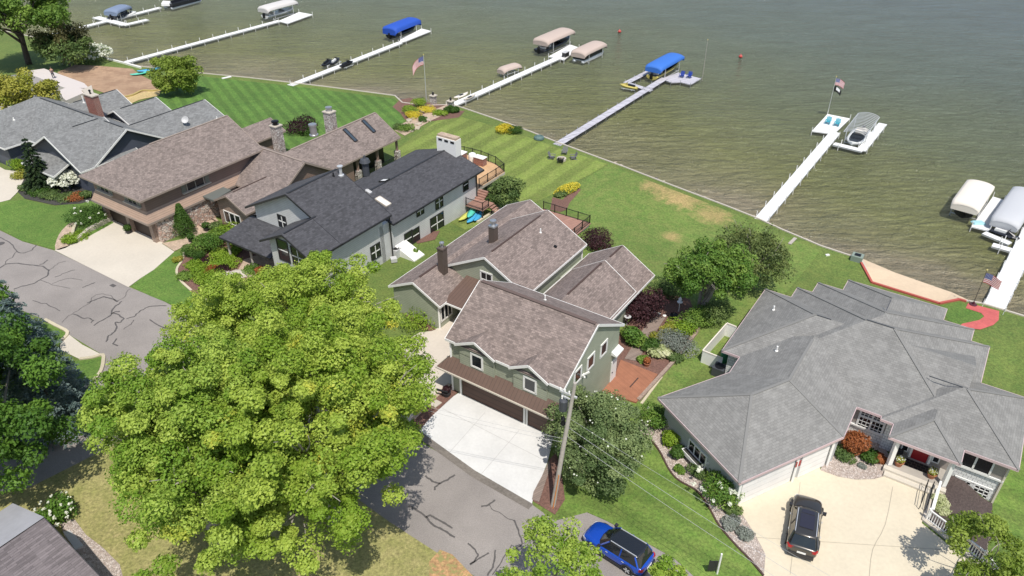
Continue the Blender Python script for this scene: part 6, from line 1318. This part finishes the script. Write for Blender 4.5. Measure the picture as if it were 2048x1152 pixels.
# ================= CARS =================
def suv(label,c,ang,L,Wd,H,paint,roofm,wb,group=None,panoramic=False,clad=None):
    root=empty('parked_car',c,ang,label,'car',group); Mx=Matrix.LocRotScale(root.location,root.rotation_euler,(1,1,1)); lp=lambda x,y,z:Mx@Vector((x,y,z))
    h=Wd/2; zb=.60*H; 
    # body sections: x, halfwidth, bottom z, belt z(top edge), crown top z
    st=[(-.5,.80,.34,.50,.52),(-.485,.90,.28,.57,.60),(-.45,.97,.24,.60,.615),(-.3,1.0,.22,.60,.61),(0,1.0,.21,.585,.60),(.2,1.0,.22,.575,.595),(.27,.99,.23,.565,.60),(.36,.97,.24,.545,.585),(.44,.92,.26,.49,.535),(.485,.80,.30,.42,.455),(.5,.66,.34,.38,.40)]
    S_=[]
    for x,w,b,t,cr in st:
        w*=h; x*=L; b*=.85*H*.9; t*=H;cr*=H
        S_.append([lp(x,-w*.86,b),lp(x,-w*.985,b+.10),lp(x,-w,b+.5*(t-b)),lp(x,-w*.965,t-.05),lp(x,-w*.90,t),lp(x,-w*.5,cr),lp(x,0,cr+.012),lp(x,w*.5,cr),lp(x,w*.90,t),lp(x,w*.965,t-.05),lp(x,w,b+.5*(t-b)),lp(x,w*.985,b+.10),lp(x,w*.86,b)])
    mb=MB(); mb.loft(S_); body=mb.build('body',paint,parent=root,smooth=True,sub=1,recalc=True)
    # glasshouse: belt ring & roof ring
    def ring(pts): return [lp(*p) for p in pts]
    xf,xr=.235*L,-.462*L; rf,rr=.09*L,-.385*L; bw=h*.90; rw=h*.70
    zb_=.592*H; zr=.955*H
    B=[(xr,-bw*.86,zb_),(xr*.93,-bw,zb_),(-.05*L,-bw*1.005,zb_-.01),(xf*.80,-bw,zb_-.02),(xf,-bw*.60,zb_+.0),(xf*1.06,0,zb_+.01),(xf,bw*.60,zb_),(xf*.80,bw,zb_-.02),(-.05*L,bw*1.005,zb_-.01),(xr*.93,bw,zb_),(xr,bw*.86,zb_),(xr*1.01,0,zb_)]
    T=[(rr,-rw*.9,zr-.03),(rr*.9,-rw,zr-.01),(-.1*L,-rw*1.03,zr),(rf*.7,-rw,zr-.02),(rf,-rw*.7,zr-.04),(rf*1.12,0,zr-.03),(rf,rw*.7,zr-.04),(rf*.7,rw,zr-.02),(-.1*L,rw*1.03,zr),(rr*.9,rw,zr-.01),(rr,rw*.9,zr-.03),(rr*1.02,0,zr-.02)]
    mb=MB(); mb.loft([ring(B),ring(T)]); mb.build('window_glass',M['glass'],parent=root,recalc=True)
    # roof panel: two inner rings, slightly overhanging
    ro=[[ (x*1.012,y*1.03,z-.035) for x,y,z in T],[(x,y,z+.012) for x,y,z in T],[(x*.93,y*.8,z+.04) for x,y,z in T],[(x*.5-.03*L,y*.35,z+.055) for x,y,z in T]]
    mb=MB(); mb.loft([ring(r_) for r_ in ro]); mb.build('roof',roofm,parent=root,smooth=True,recalc=True)
    if panoramic:
        mb=MB(); mb.poly([lp(-.27*L,-rw*.62,zr+.062),lp(-.03*L,-rw*.66,zr+.066),lp(-.03*L,rw*.66,zr+.066),lp(-.27*L,rw*.62,zr+.062)][::-1]); mb.poly([lp(-.015*L,-rw*.6,zr+.05),lp(.055*L,-rw*.55,zr+.03),lp(.055*L,rw*.55,zr+.03),lp(-.015*L,rw*.6,zr+.05)][::-1]); mb.build('sunroof',mat('tinted_roof_glass',(.03,.03,.045),.1),parent=root)
    # pillars and rails
    for s in (-1,1):
        mb=MB()
        for (b_,t_) in ((7,3),(9,1)):
            mb=MB(); bx,by,bz=B[b_ if s>0 else 10-b_];tx,ty,tz=T[b_ if s>0 else 10-b_]; mb.bar(lp(bx,by*1.01,bz),lp(tx,ty*1.02,tz),.09,.05); mb.build('pillar',paint,parent=root)
        mb=MB(); mb.bar(lp(-.13*L,s*bw*1.01,zb_),lp(-.14*L,s*rw*1.05,zr),.08,.04); mb.build('pillar',paint,parent=root)
        mb=MB(); mb.bar(lp(-.36*L,s*rw*.92,zr+.05),lp(.05*L,s*rw*.9,zr+.035),.04,.05); mb.build('roof_rail',M['darktrim'] if clad else M['alum'],parent=root)
        mb=MB(); mb.loft([[lp(.2*L,s*h*.98,zb_+.02),lp(.2*L,s*h*1.2,zb_+.05),lp(.2*L,s*h*1.2,zb_+.2),lp(.2*L,s*h*.98,zb_+.17)],[lp(.16*L,s*h*.98,zb_+.02),lp(.155*L,s*h*1.18,zb_+.05),lp(.155*L,s*h*1.18,zb_+.2),lp(.16*L,s*h*.98,zb_+.17)]]); mb.build('mirror',M['darktrim'],parent=root,recalc=True)
        for x0 in (-.2,.06):
            mb=MB(); mb.bar(lp(x0*L-.08,s*h*1.005,zb_-.12),lp(x0*L+.08,s*h*1.005,zb_-.12),.03,.03); mb.build('handle',M['alum'],parent=root)
        mb=MB(); mb.loft([[lp(-.497*L,s*h*.50,.47*H),lp(-.497*L,s*h*.86,.47*H),lp(-.49*L,s*h*.86,.56*H),lp(-.49*L,s*h*.50,.56*H)],[lp(-.45*L,s*h*.6,.48*H),lp(-.45*L,s*h*.985,.48*H),lp(-.45*L,s*h*.97,.57*H),lp(-.45*L,s*h*.6,.57*H)]]); mb.build('taillight',mat('red_lens',(.35,.01,.01),.2),parent=root,recalc=True)
        mb=MB(); mb.loft([[lp(.5*L,s*h*.35,.37*H),lp(.487*L,s*h*.78,.37*H),lp(.48*L,s*h*.78,.43*H),lp(.495*L,s*h*.35,.42*H)],[lp(.44*L,s*h*.4,.38*H),lp(.42*L,s*h*.93,.38*H),lp(.42*L,s*h*.92,.46*H),lp(.44*L,s*h*.4,.44*H)]]); mb.build('headlight',M['lightgrey'],parent=root,recalc=True)
        # wheels
        for wx in (wb/2+.02*L,-wb/2+.02*L):
            R0=.345; w=root_wheel=MB(); cx_=lp(wx,s*(h-.13),R0); ax=(Mx.to_3x3()@Vector((0,1,0)))
            mb=MB(); mb.tube([cx_-ax*.12,cx_-ax*.1,cx_+ax*.1,cx_+ax*.12] if False else [cx_-ax*.13,cx_-ax*.11,cx_+ax*.11,cx_+ax*.13],[R0*.93,R0,R0,R0*.93],20); wh=mb.build('wheel',M['rubber'],parent=root,smooth=False)
            mb=MB(); mb.tube([cx_+ax*(s*.132),cx_+ax*(s*.14)],[R0*.66,R0*.66],18); mb.build('rim',M['darktrim'],parent=wh)
            mb=MB()
            for k in range(5):
                t=2*math.pi*k/5; d=(Mx.to_3x3()@Vector((math.cos(t),0,math.sin(t)))); mb.bar(cx_+ax*(s*.146),cx_+ax*(s*.146)+d*R0*.64,.07,.015,up=ax)
            mb.build('spokes',M['alum'],parent=wh)
            mb=MB(); n=10; pts=[lp(wx+R0*1.17*math.cos(t),s*(h+.004),R0+R0*1.17*math.sin(t)) for t in [math.pi*(-.08+1.16*i/n) for i in range(n+1)]]
            mb.tube(pts,.05,6); mb.build('wheel_arch',clad or M['darktrim'],parent=root)
    mb=MB(); 
    for s in (-1,1): mb.bar(lp(-.32*L,s*h*.93,.24),lp(.33*L,s*h*.93,.24),.12,.16)
    mb.build('sill',clad or M['darktrim'],parent=root)
    MB().bar(lp(-.495*L,-h*.8,.38),lp(-.495*L,h*.8,.38),.12,.26).build('bumper',M['darktrim'],parent=root); MB().bar(lp(.492*L,-h*.68,.34),lp(.492*L,h*.68,.34),.12,.22).build('bumper',M['darktrim'],parent=root)
    mb=MB(); mb.bar(lp(-.506*L,-.26,.66),lp(-.506*L,.26,.66),.02,.14); mb.build('number_plate',M['white'],parent=root)
    mb=MB(); mb.bar(lp(.5*L,-h*.35,.56),lp(.5*L,h*.35,.56),.04,.12); mb.build('grille',M['black'],parent=root)
    return root
blue=mat('blue_car_paint',(.008,.075,.50),.22,.35,Coat_Weight=1.0,Coat_Roughness=.04)
grey=mat('dark_grey_car_paint',(.075,.07,.063),.28,.6,Coat_Weight=1.0,Coat_Roughness=.05)
blk=mat('gloss_black_paint',(.012,.013,.015),.25,0,Coat_Weight=1.0)
a1=R(140.9); wm_=PX(1221,1117,.33); n_=Vector((math.cos(a1-math.pi/2),math.sin(a1-math.pi/2),0)); c=Vector((wm_.x,wm_.y,0))+n_*.80-Vector((math.cos(a1),math.sin(a1),0))*0
suv('bright blue compact suv with black roof parked at the lawn edge',(c.x,c.y,.015),a1,4.4,1.84,1.64,blue,blk,2.64)
a2=R(67.0); p0=PX(1569,1102,.2);p1=PX(1630,1127,.2); mid=(p0+p1)/2; c=Vector((mid.x,mid.y,0))+Vector((math.cos(a2),math.sin(a2),0))*2.32
suv('dark grey suv with panoramic roof parked on the cream driveway',(c.x,c.y,.05),a2,4.75,1.90,1.70,grey,grey,2.78,panoramic=True)
# ================= POLE, WIRES, SIGN =================
pb=W(-16.77,29.78); pt=W(-16.15,30.75,10.3); root=empty('utility_pole',pb,0,'weathered wooden utility pole leaning beside the dogwood hedge','utility pole')
mb=MB(); mb.tube([pb-Vector((0,0,.3)),pb.lerp(pt,.5),pt],[.17,.145,.11],12); mb.build('pole',M['wood'],parent=root)
ptc=lambda h: pb.lerp(pt,h/10.3)
mb=MB(); c=ptc(7.9)+W(-.5,.1); mb.lathe(c,[(.2,0),(.27,.05),(.27,.8),(.22,.86),(.1,.9)],14); tr=mb.build('transformer',M['acgrey'],parent=root)
mb=MB(); 
for k in (-1,1): mb.lathe(c+Vector((k*.1,0,.9)),[(.04,0),(.06,.05),(.04,.1),(.06,.15),(.03,.25)],8)
mb.build('bushing',M['white'],parent=tr)
mb=MB(); d=W(1,0); mb.bar(ptc(9.3)-d*.9,ptc(9.3)+d*.3,.1,.12); mb.bar(ptc(9.0)-d*.7,ptc(9.0)+d*.1,.08,.08); mb.build('crossarm',M['lightgrey'],parent=root)
for k in range(4):
    mb=MB(); mb.lathe(ptc(9.3)-d*(.85-.3*k)+Vector((0,0,.05)),[(.03,0),(.07,.05),(.05,.1),(.07,.15),(.05,.2),(.02,.24)],8); mb.build('insulator',M['white'],parent=root)
mb=MB(); mb.lathe(ptc(6.9)+W(-.3,0),[(.14,0),(.18,.1),(.1,.35),(.16,.5),(.04,.7)],10); mb.build('cable_coil',M['black'],parent=root)
mb=MB(); mb.tube([pb+W(.14,-.18,0),ptc(3)+W(.12,-.16)],.035,6); mb.build('orange_guard',mat('orange_plastic',(.6,.22,.05),.6),parent=root)
wirem=mat('aluminium_wire',(.42,.42,.42),.5)
def wire(a,b,sag,r,label):
    a=Vector(a);b=Vector(b); pts=[a.lerp(b,t/24)-Vector((0,0,4*sag*(t/24)*(1-t/24))) for t in range(25)]
    mb=MB(); mb.tube(pts,r,5); tag(mb.build('power_line',wirem),label,'wire','power lines at the utility pole')
def wpx(h,u,v,z):  return PX(u,v,z)
wire(ptc(6.2),PX(1560,1160,5.2),.15,.01,'lower power line crossing the front lawn to the right'); wire(ptc(6.9),PX(1600,1156,5.6),.15,.01,'middle power line crossing the front lawn to the right'); wire(ptc(7.6),PX(1660,1152,6.2),.15,.007,'thin upper power line over the gravel bed')
L1=PX(690,770,7.6); wire(ptc(5.6),L1,.35,.009,'lower power line passing before the brown garage doors'); wire(ptc(5.9),L1+Vector((0,0,.35)),.35,.009,'upper power line passing before the brown garage doors')
b=GX(1436,1150); b=GX(1434,1148); root=empty('sign_post',b,0,'white sign post with dark panel on the front lawn','sign'); mb=MB(); mb.tube([b,b+Vector((0,0,1.9))],[.06,.06],8); mb.build('post',M['white'],parent=root)
mb=MB(); mb.bar(b+Vector((-.36,0,.35)),b+Vector((-.36,0,1.25)),.55,.03,up=Vector((0,1,0))); mb.build('panel',M['darktrim'],parent=root)
# ================= DECKS, FENCES, YARD THINGS =================
def railing(root,pts,z,h=1.0,m=None,step=1.6,name='railing',bal=.14,pr=.05):
    m=m or M['black']
    mb=MB()
    for a,b in zip(pts,pts[1:]):
        A=W(*a,z);B=W(*b,z); L=(B-A).length; mb.bar(A+Vector((0,0,h)),B+Vector((0,0,h)),.06,.05); mb.bar(A+Vector((0,0,.1)),B+Vector((0,0,.1)),.04,.04)
        for i in range(1,int(L/bal)): c=A.lerp(B,i*bal/L); mb.bar(c+Vector((0,0,.1)),c+Vector((0,0,h)),.022,.022)
    mb.build(name,m,parent=root)
    done=[]
    for a,b in zip(pts,pts[1:]):
        A=W(*a,z);B=W(*b,z); n=max(1,round((B-A).length/step))
        for i in range(n+1):
            c=A.lerp(B,i/n)
            if any((c-x).length<.2 for x in done): continue
            done.append(c); mb=MB(); mb.bar(c-Vector((0,0,.05)),c+Vector((0,0,h+.08)),pr*2,pr*2); mb.build('rail_post',m,parent=root)
dz=1.5
root=empty('deck',W(-51,66,-1),0,'raised curved tan deck with black railing on the lake side','deck')
arc=[(-47.0,62.9),(-47.0,68.4),(-49.0,69.5),(-51.5,69.95),(-54,69.85),(-56,69.0),(-56,62.6),(-46.95,62.6)]
mb=MB(); mb.prism([W(*p)[:2] for p in arc],dz-.06,dz); mb.build('floor',M['decktan'],parent=root,recalc=True)
mb=MB(); 
for a,b in zip(arc[:-2],arc[1:-1]): mb.bar(W(*a,dz-.22),W(*b,dz-.22),.08,.3)
mb.build('rim',M['beige'],parent=root)
for p,q in ((-47.3,68),(-50.5,69.4),(-47.3,65),(-54,69.3)): mb=MB(); mb.bar(W(p,q,-1.5),W(p,q,dz-.3),.18,.18); mb.build('support_post',M['darktrim'],parent=root)
railing(root,[(-47.05,63.3),(-47.05,68.35),(-49.0,69.4),(-51.5,69.85),(-54,69.75),(-55.9,68.9)],dz)
mb=MB(); 
for i in range(4): mb.prism([W(-46.9,62.9-.3*i)[:2],W(-45.6,62.9-.3*i)[:2],W(-45.6,63.2-.3*i)[:2],W(-46.9,63.2-.3*i)[:2]],dz-.3-.17*i,dz-.17*(i+1)+.05)
mb.build('stairs',M['deckwood'],parent=root,recalc=True)
mb=MB(); mb.prism([W(*p)[:2] for p in ((-46.6,60.0),(-44.2,60.0),(-44.2,62.2),(-46.6,62.2))],.66,.76); mb.build('landing',M['deckwood'],parent=root,recalc=True)
railing(root,[(-46.5,60.05),(-44.25,60.05),(-44.25,61.2)],.76,.9)
mb=MB(); 
for i in range(7): mb.prism([W(-44.2+.28*i,61.3)[:2],W(-43.92+.28*i,61.3)[:2],W(-43.92+.28*i,62.2)[:2],W(-44.2+.28*i,62.2)[:2]],.5-.2*i,.58-.2*i)
mb.build('stairs',M['deckwood'],parent=root,recalc=True)
for p,q in ((-44.4,60.2),(-44.4,62.0),(-46.4,62.0)): mb=MB(); mb.bar(W(p,q,-1.2),W(p,q,.66),.15,.15); mb.build('support_post',M['darktrim'],parent=root)
for i,(p,q,sx,sy,lb) in enumerate(((-50.6,68.4,1.4,.8,'right brick counter with white top on the raised deck'),(-53.2,67.9,.8,1.6,'left brick counter with white top on the raised deck'))):
    rt=empty('brick_counter',W(p,q,dz),0,lb,'counter','brick counters on the deck'); mb=MB(); mb.box(W(p,q,dz+.47),sx,sy,.93,-PH); mb.build('base',M['brick'],parent=rt); mb=MB(); mb.box(W(p,q,dz+.97),sx+.12,sy+.12,.07,-PH); mb.build('top',M['white'],parent=rt)
mb=MB(); mb.lathe(W(-51.9,68.6,dz),[(.5,0),(.5,.75),(.42,1.0),(.2,1.12),(.03,1.15)],14); tag(mb.build('covered_grill',M['white']),'white covered round grill between the brick counters','grill')
o=tag(MB().bar(GX(1000,416,.15),GX(955,444,.15),.3,.25).build('timber_edging',M['curb']),'pale timber edging below the stair deck','edging')
root=empty('deck',W(-37,63,-1.4),0,'low brown deck with thin black railing behind the green house','deck')
mb=MB(); mb.prism([W(*p)[:2] for p in ((-40.2,59.4),(-34,59.4),(-34,66.2),(-40.2,66.2))],-.6,-.5); mb.build('floor',M['deckwood'],parent=root,recalc=True)
mb=MB(); mb.prism([W(*p)[:2] for p in ((-40.0,59.6),(-34.15,59.6),(-34.15,66.05),(-40.0,66.05))],-1.7,-.6); mb.build('lattice_skirt',siding('white_lattice',(.65,.65,.62),.2,.4,vert=True),parent=root,recalc=True)
railing(root,[(-40.1,66.1),(-34.1,66.1),(-34.1,61)],-.5,.95,step=1.5)
mb=MB(); mb.prism([W(*p)[:2] for p in ((-34,56.4),(-29.2,56.4),(-29.2,58.6),(-34,58.6))],-1.2,-.35); tag(mb.build('patio',M['mulch'],recalc=True),'small red brown patio patch between the green house wings','patio')
mb=MB(); pts=[W(-20.0,45.9),W(-16.65,45.9),W(-16.6,41.9),W(-19.4,41.5),W(-19.5,44)]; mb.prism([p[:2] for p in pts],0,.17); od=mb.build('orange_deck',M['orange'],recalc=True); tag(od,'bright orange wooden deck beside the green garage','deck')
mb=MB(); mb.bar(W(-17.8,43.2,.18),W(-17.75,44.6,.18),.1,.02); mb.build('hatch_slot',M['brown'],parent=od)
ribbon('stone_edging',[W(-16.3,45.9),W(-16.25,42.1)],.2,.1,M['curb'],h=.1,smooth=0,label='pale edging beside the orange deck',cat='edging')
# white vinyl enclosure + AC + bin at the right house
root=empty('vinyl_fence',W(-14.4,49.5,0),0,'white vinyl fence panels around the air conditioner corner','fence')
for a,b in (((-14.4,49.45),(-14.15,54.2)),((-14.4,49.45),(-12.7,49.45)),((-14.15,54.2),(-13.3,54.2))):
    A=W(*a);B=W(*b); z0=gw(A.x,A.y); mb=MB(); mb.bar(A+Vector((0,0,.55)),B+Vector((0,0,.5)),.06,1.35); mb.build('panel',M['white'],parent=root); mb=MB(); mb.bar(A+Vector((0,0,1.25)),B+Vector((0,0,1.2)),.1,.1); mb.build('rail',M['cream_can'],parent=root)
def ac(p,q,label,s=.85,m=None,z=None,h=.8):
    z=gz(p,q) if z is None else z; root=empty('air_conditioner',W(p,q,z),0,label,'air conditioner'); mb=MB(); mb.box(W(p,q,z+h/2),s,s,h,-PH); mb.build('case',m or M['acgrey'],parent=root); mb=MB(); mb.lathe(W(p,q,z+h),[(s*.4,0),(s*.42,.04),(s*.36,.05),(s*.34,.02)],18); mb.build('fan_grille',M['black'],parent=root)
_p,_q=toPQ(GX(1437,748)); ac(_p,_q,'dark air conditioner in the shaded corner of the grey roof house',.95)
p,q=toPQ(GX(793,512)); ac(p,q,'grey air conditioner beside the white cellar door',.85,M['lightgrey'],h=.9)
p,q=toPQ(GX(788,524)); o=tag(MB().box(W(p,q,.3),.6,.6,.4,.3).build('utility_box',M['lightgrey']),'small grey box on the grass below the air conditioner','box')
mb=MB(); mb.lathe(W(-12.9,50.6,0),[(.28,0),(.33,.95),(.36,1.0),(.3,1.08)],14); tag(mb.build('garden_bin',M['greenbin']),'green round bin inside the white vinyl fence','bin')
# right house fence + rails
root=empty('picket_fence',W(4.1,42.3,0),0,'white baluster fence along the cream driveway edge','fence')
fpts=[(4.0,42.35),(5.75,41.55),(7.4,40.75),(8.6,39.3),(9.6,37.5)]
for a,b in zip(fpts,fpts[1:]):
    A=W(*a);B=W(*b); L=(B-A).length; mb=MB(); mb.bar(A+Vector((0,0,.95)),B+Vector((0,0,.95)),.09,.07); mb.bar(A+Vector((0,0,.15)),B+Vector((0,0,.15)),.07,.07)
    for i in range(1,int(L/.16)): c=A.lerp(B,i*.16/L); mb.bar(c+Vector((0,0,.15)),c+Vector((0,0,.95)),.045,.045)
    mb.build('rail',M['white'],parent=root)
for a in fpts: mb=MB(); mb.bar(W(*a,-.2),W(*a,1.1),.13,.13); mb.build('post',M['white'],parent=root)
ribbon('retaining_curb',[W(*a) for a in ((3.95,44.9),(3.9,42.2),(5.7,41.35),(7.3,40.5),(8.5,39.1),(9.5,37.3))],.3,.16,M['beige'],h=.4,smooth=0,label='beige kerb under the white baluster fence',cat='kerb')
root=empty('porch_fence',W(4.2,44.9,0),0,'short white railing between porch and sunken bed','railing'); mb=MB(); mb.bar(W(4.15,42.5,.95),W(4.15,45.2,1.1),.14,.1); mb.bar(W(4.15,42.5,.2),W(4.15,45.2,.4),.1,.1); mb.build('rail',M['white'],parent=root)
for i in range(12): pass
root=empty('handrail',W(3.7,44,0),0,'black metal handrail beside the porch steps','handrail')
for x in (3.45,3.8): mb=MB(); mb.tube([W(x,44.9,.4),W(x,44.9,1.15),W(x,43.0,.85),W(x,43.0,.05)],.025,6); mb.tube([W(x,44.9,.75),W(x,43.0,.45)],.018,6); mb.build('rail',M['black'],parent=root)
mb=MB(); mb.box(W(2.55,46.65,.4),1.9,.75,.03,-PH); dm=mb.build('doormat',shake('black_doormat',(.012,.012,.012),(.10,.08,.06),.3,.25,.02)); tag(dm,'black patterned mat before the red front door','doormat')
mb=MB(); mb.box(W(1.3,47.0,.62),.5,.45,.45,-PH); tag(mb.build('porch_stool',M['darktrim']),'small dark stool left on the shaded porch','stool')
# bits by the shore
c=GX(1078,277,.1); mb=MB(); mb.lathe(c,[(.75,0),(.7,.25),(.45,.42),(.4,.3)],12); tag(mb.build('covered_boat_hoist',mat('teal_grey_plastic',(.09,.15,.14),.6)),'dark teal round tub on the seawall near the grey dock','tub')
c=GX(1713,520,.0); mb=MB(); mb.box(c+Vector((0,0,.3)),1.1,1.0,.6,-PH); pbx=mb.build('pump_box',mat('grey_green_plastic',(.22,.27,.23),.6)); tag(pbx,'grey green box on the seawall beside the sand beach','box'); mb=MB(); mb.box(c+Vector((0,0,.63)),.6,.5,.06,-PH); mb.build('hatch',M['black'],parent=pbx)
c=GX(1655,510,.06); tag(MB().box(c,.4,.25,.12,.2).build('white_stone',M['white']),'small white stone on the grass by the seawall','stone')
for u,v,lb in ((1309,624,'left white stepping stone in the mulch'),(1318,628,'middle white stepping stone in the mulch'),(1329,632,'right white stepping stone in the mulch')):
    mb=MB(); mb.lathe(GX(u,v,.05),[(.16,0),(.17,.05),(.15,.07)],12); tag(mb.build('stepping_stone',M['white']),lb,'stepping stone','white stones in the mulch garden')
b=GX(1357,623); root=empty('bird_bath',b,0,'white garden lantern post in the shade of the round tree','garden lantern'); mb=MB(); mb.lathe(b,[(.1,0),(.04,.1),(.04,.9),(.22,1.0),(.25,1.08),(.05,1.12)],12); mb.lathe(b+Vector((0,0,1.3)),[(.02,0),(.18,.05),(.03,.3)],12); mb.build('lantern',M['white'],parent=root)
c=GX(1347,637); mb=MB(); mb.lathe(c,[(.2,0),(.34,.1),(.38,.35),(.3,.5),(.3,.42)],14); tag(mb.build('garden_urn',M['black'],smooth=True),'black round urn in the mulch garden','urn')
c=GX(1253,653,.0); mb=MB(); mb.tube([c,c+Vector((0,0,1.1))],.03,6); mb.lathe(c+Vector((0,-.1,1.05)),[(.02,0),(.25,.05),(.32,.12),(.3,.13)],12); tag(mb.build('satellite_dish',M['lightgrey']),'grey satellite dish under the green house eave','satellite dish')
c=GX(884,795); mb=MB(); mb.tube([c+Vector((-.4,.1,.75)),c+Vector((.5,-.2,.7))],[.09,.09],8); tag(mb.build('mailbox',M['black']),'black mailbox beside the green garage corner','mailbox')
c=GX(1097,912); mb=MB()
# mossy planter before W house: stone retaining walls
ribbon('retaining_wall',G([(228,438),(205,450),(180,463),(155,484)]),.35,.45,M['beige'],h=.5,smooth=0,label='pale stone retaining wall beside the wide driveway',cat='wall'); ribbon('retaining_wall',G([(155,484),(148,474),(150,460),(158,447)]),.3,.4,M['curb'],h=.45,smooth=4,label='curved cream planter wall by the paver path',cat='wall')
for k,(a,b) in enumerate((((400,452),(428,470)),((418,436),(447,452)),((372,470),(400,486)))):
    ribbon('step_riser',G([a,b]),.12,.12,M['brown'],h=.1,smooth=0,label=['upper','middle','lower'][k]+' dark step edge across the tan walk',cat='step')
for u,v,rx,m_,lb in ((447,548,.9,'beige','left white boulder by the patio'),(475,549,1.1,'white','largest white flat boulder by the patio'),(418,592,.7,'hull','white landscape stone under the maple edge, left'),(445,575,.6,'hull','white landscape stone under the maple edge, right')):
    r0=random.Random(u); bm=bmesh.new(); bmesh.ops.create_icosphere(bm,subdivisions=2,radius=rx)
    for v_ in bm.verts: v_.co=Vector((v_.co.x*r0.uniform(.85,1.1),v_.co.y*.7*r0.uniform(.85,1.1),v_.co.z*.35))
    me=bpy.data.meshes.new('boulder'); bm.to_mesh(me); bm.free(); me.materials.append(M['beige']); o=bpy.data.objects.new('boulder',me); COL.objects.link(o); o.location=GX(u,v,.1); tag(o,lb,'boulder')
# drain cover
mb=MB(); mb.lathe(GX(2,487,.02),[(.35,0),(.35,.012)],16); tag(mb.build('manhole_cover',M['tar']),'dark manhole cover at the left road edge','manhole cover'); c=GX(226,571,.02); tag(MB().box(c,.6,.35,.02,-PH).build('drain_grate',M['tar']),'dark drain grate below the wide driveway','drain grate')
# corner house surroundings
drape('gravel_strip',G([(118,1040),(150,1040),(172,1070),(205,1095),(240,1130),(250,1170),(190,1180),(170,1120),(130,1075)]),.05,M['gravelbed'],'pale gravel strip beside the corner house')
o=tag(MB().prism([p[:2] for p in G([(127,1066),(140,1062),(168,1092),(152,1102)])],.02,.12).build('concrete_slab',M['lightgrey'],recalc=True),'grey concrete slab beside the corner house','slab')
drape('leaf_litter',G([(858,1125),(880,1100),(905,1110),(945,1152),(950,1180),(860,1180)]),.045,speck('orange_leaf_litter',(.42,.25,.12),6,.5,.9,(.26,.24,.09)),'orange leaf litter patch by the road edge')
# construction foundation, person
root=empty('house_foundation',W(-127,58,0),0,'pale concrete house foundation on the construction lot','foundation')
fc_=M['white_conc']
for nm,pts,z in (('slab',[(46,143),(88,137),(168,166),(178,176),(128,175)],1.0),('slab',[(112,183),(141,171),(178,181),(132,201)],1.4),('wall',[(163,180),(183,170),(187,186),(178,192)],1.6)):
    mb=MB(); mb.prism([PX(u,v,z)[:2] for u,v in pts],-.4,z); mb.build(nm,M['beige'] if nm=='wall' else mat('pale_pink_concrete',(.55,.50,.47),.8),parent=root,recalc=True)
drape('asphalt_pad',G([(-40,165),(40,148),(60,152),(128,178),(112,190),(40,200),(-20,210)]),.06,speck('grey_gravel_pad',(.22,.22,.22),4),'grey gravel pad by the foundation')
def human(loc,ang,label):
    root=empty('person',loc,ang,label,'person'); 
    V=[(0,0,.95),(0,0,1.2),(.04,0,1.42),(.07,0,1.52),(.1,0,1.66),(0,.1,.9),(.05,.12,.5),(-.03,.13,.08),(.12,.14,.03),(0,-.1,.9),(.1,-.12,.52),(.02,-.13,.08),(.17,-.14,.03),(.04,.2,1.4),(.12,.26,1.14),(.3,.2,1.0),(.04,-.2,1.4),(.12,-.26,1.14),(.3,-.2,1.02)]
    E=[(0,1),(1,2),(2,3),(3,4),(0,5),(5,6),(6,7),(7,8),(0,9),(9,10),(10,11),(11,12),(2,13),(13,14),(14,15),(2,16),(16,17),(17,18)]
    Rd={0:.14,1:.15,2:.14,3:.06,4:.10,5:.1,6:.07,7:.045,8:.04,9:.1,10:.07,11:.045,12:.04,13:.07,14:.05,15:.035,16:.07,17:.05,18:.035}
    def mk(name,keep,m,f):
        idx=[i for i in range(len(V)) if i in keep]; mp={i:k for k,i in enumerate(idx)}
        me=bpy.data.meshes.new(name); me.from_pydata([V[i] for i in idx],[(mp[a],mp[b]) for a,b in E if a in mp and b in mp],[]); me.materials.append(m); o=bpy.data.objects.new(name,me); COL.objects.link(o); o.parent=root
        sk=o.modifiers.new('skin','SKIN'); 
        for i,k in mp.items(): me.skin_vertices[0].data[k].radius=(Rd[i]*f,Rd[i]*f)
        me.skin_vertices[0].data[0].use_root=True; s=o.modifiers.new('sub','SUBSURF'); s.levels=1; s.render_levels=1
    mk('body',range(19),M['skin'],1); mk('shirt',[0,1,2,13,14,16,17],mat('dark_shirt',(.05,.06,.09),.8),1.12); mk('trousers',[0,5,6,7,9,10,11],mat('dark_trousers',(.04,.045,.06),.8),1.15)
    mb=MB(); mb.lathe(Matrix.LocRotScale(root.location,root.rotation_euler,(1,1,1))@Vector((.1,0,1.70)),[(.115,0),(.11,.07),(.06,.12),(.01,.13)],10); mb.build('hair',M['barkd'],parent=root,smooth=True)
p=PX(108,157,1.0); human(p,2.0,'person in dark clothes standing on the pale foundation slab')
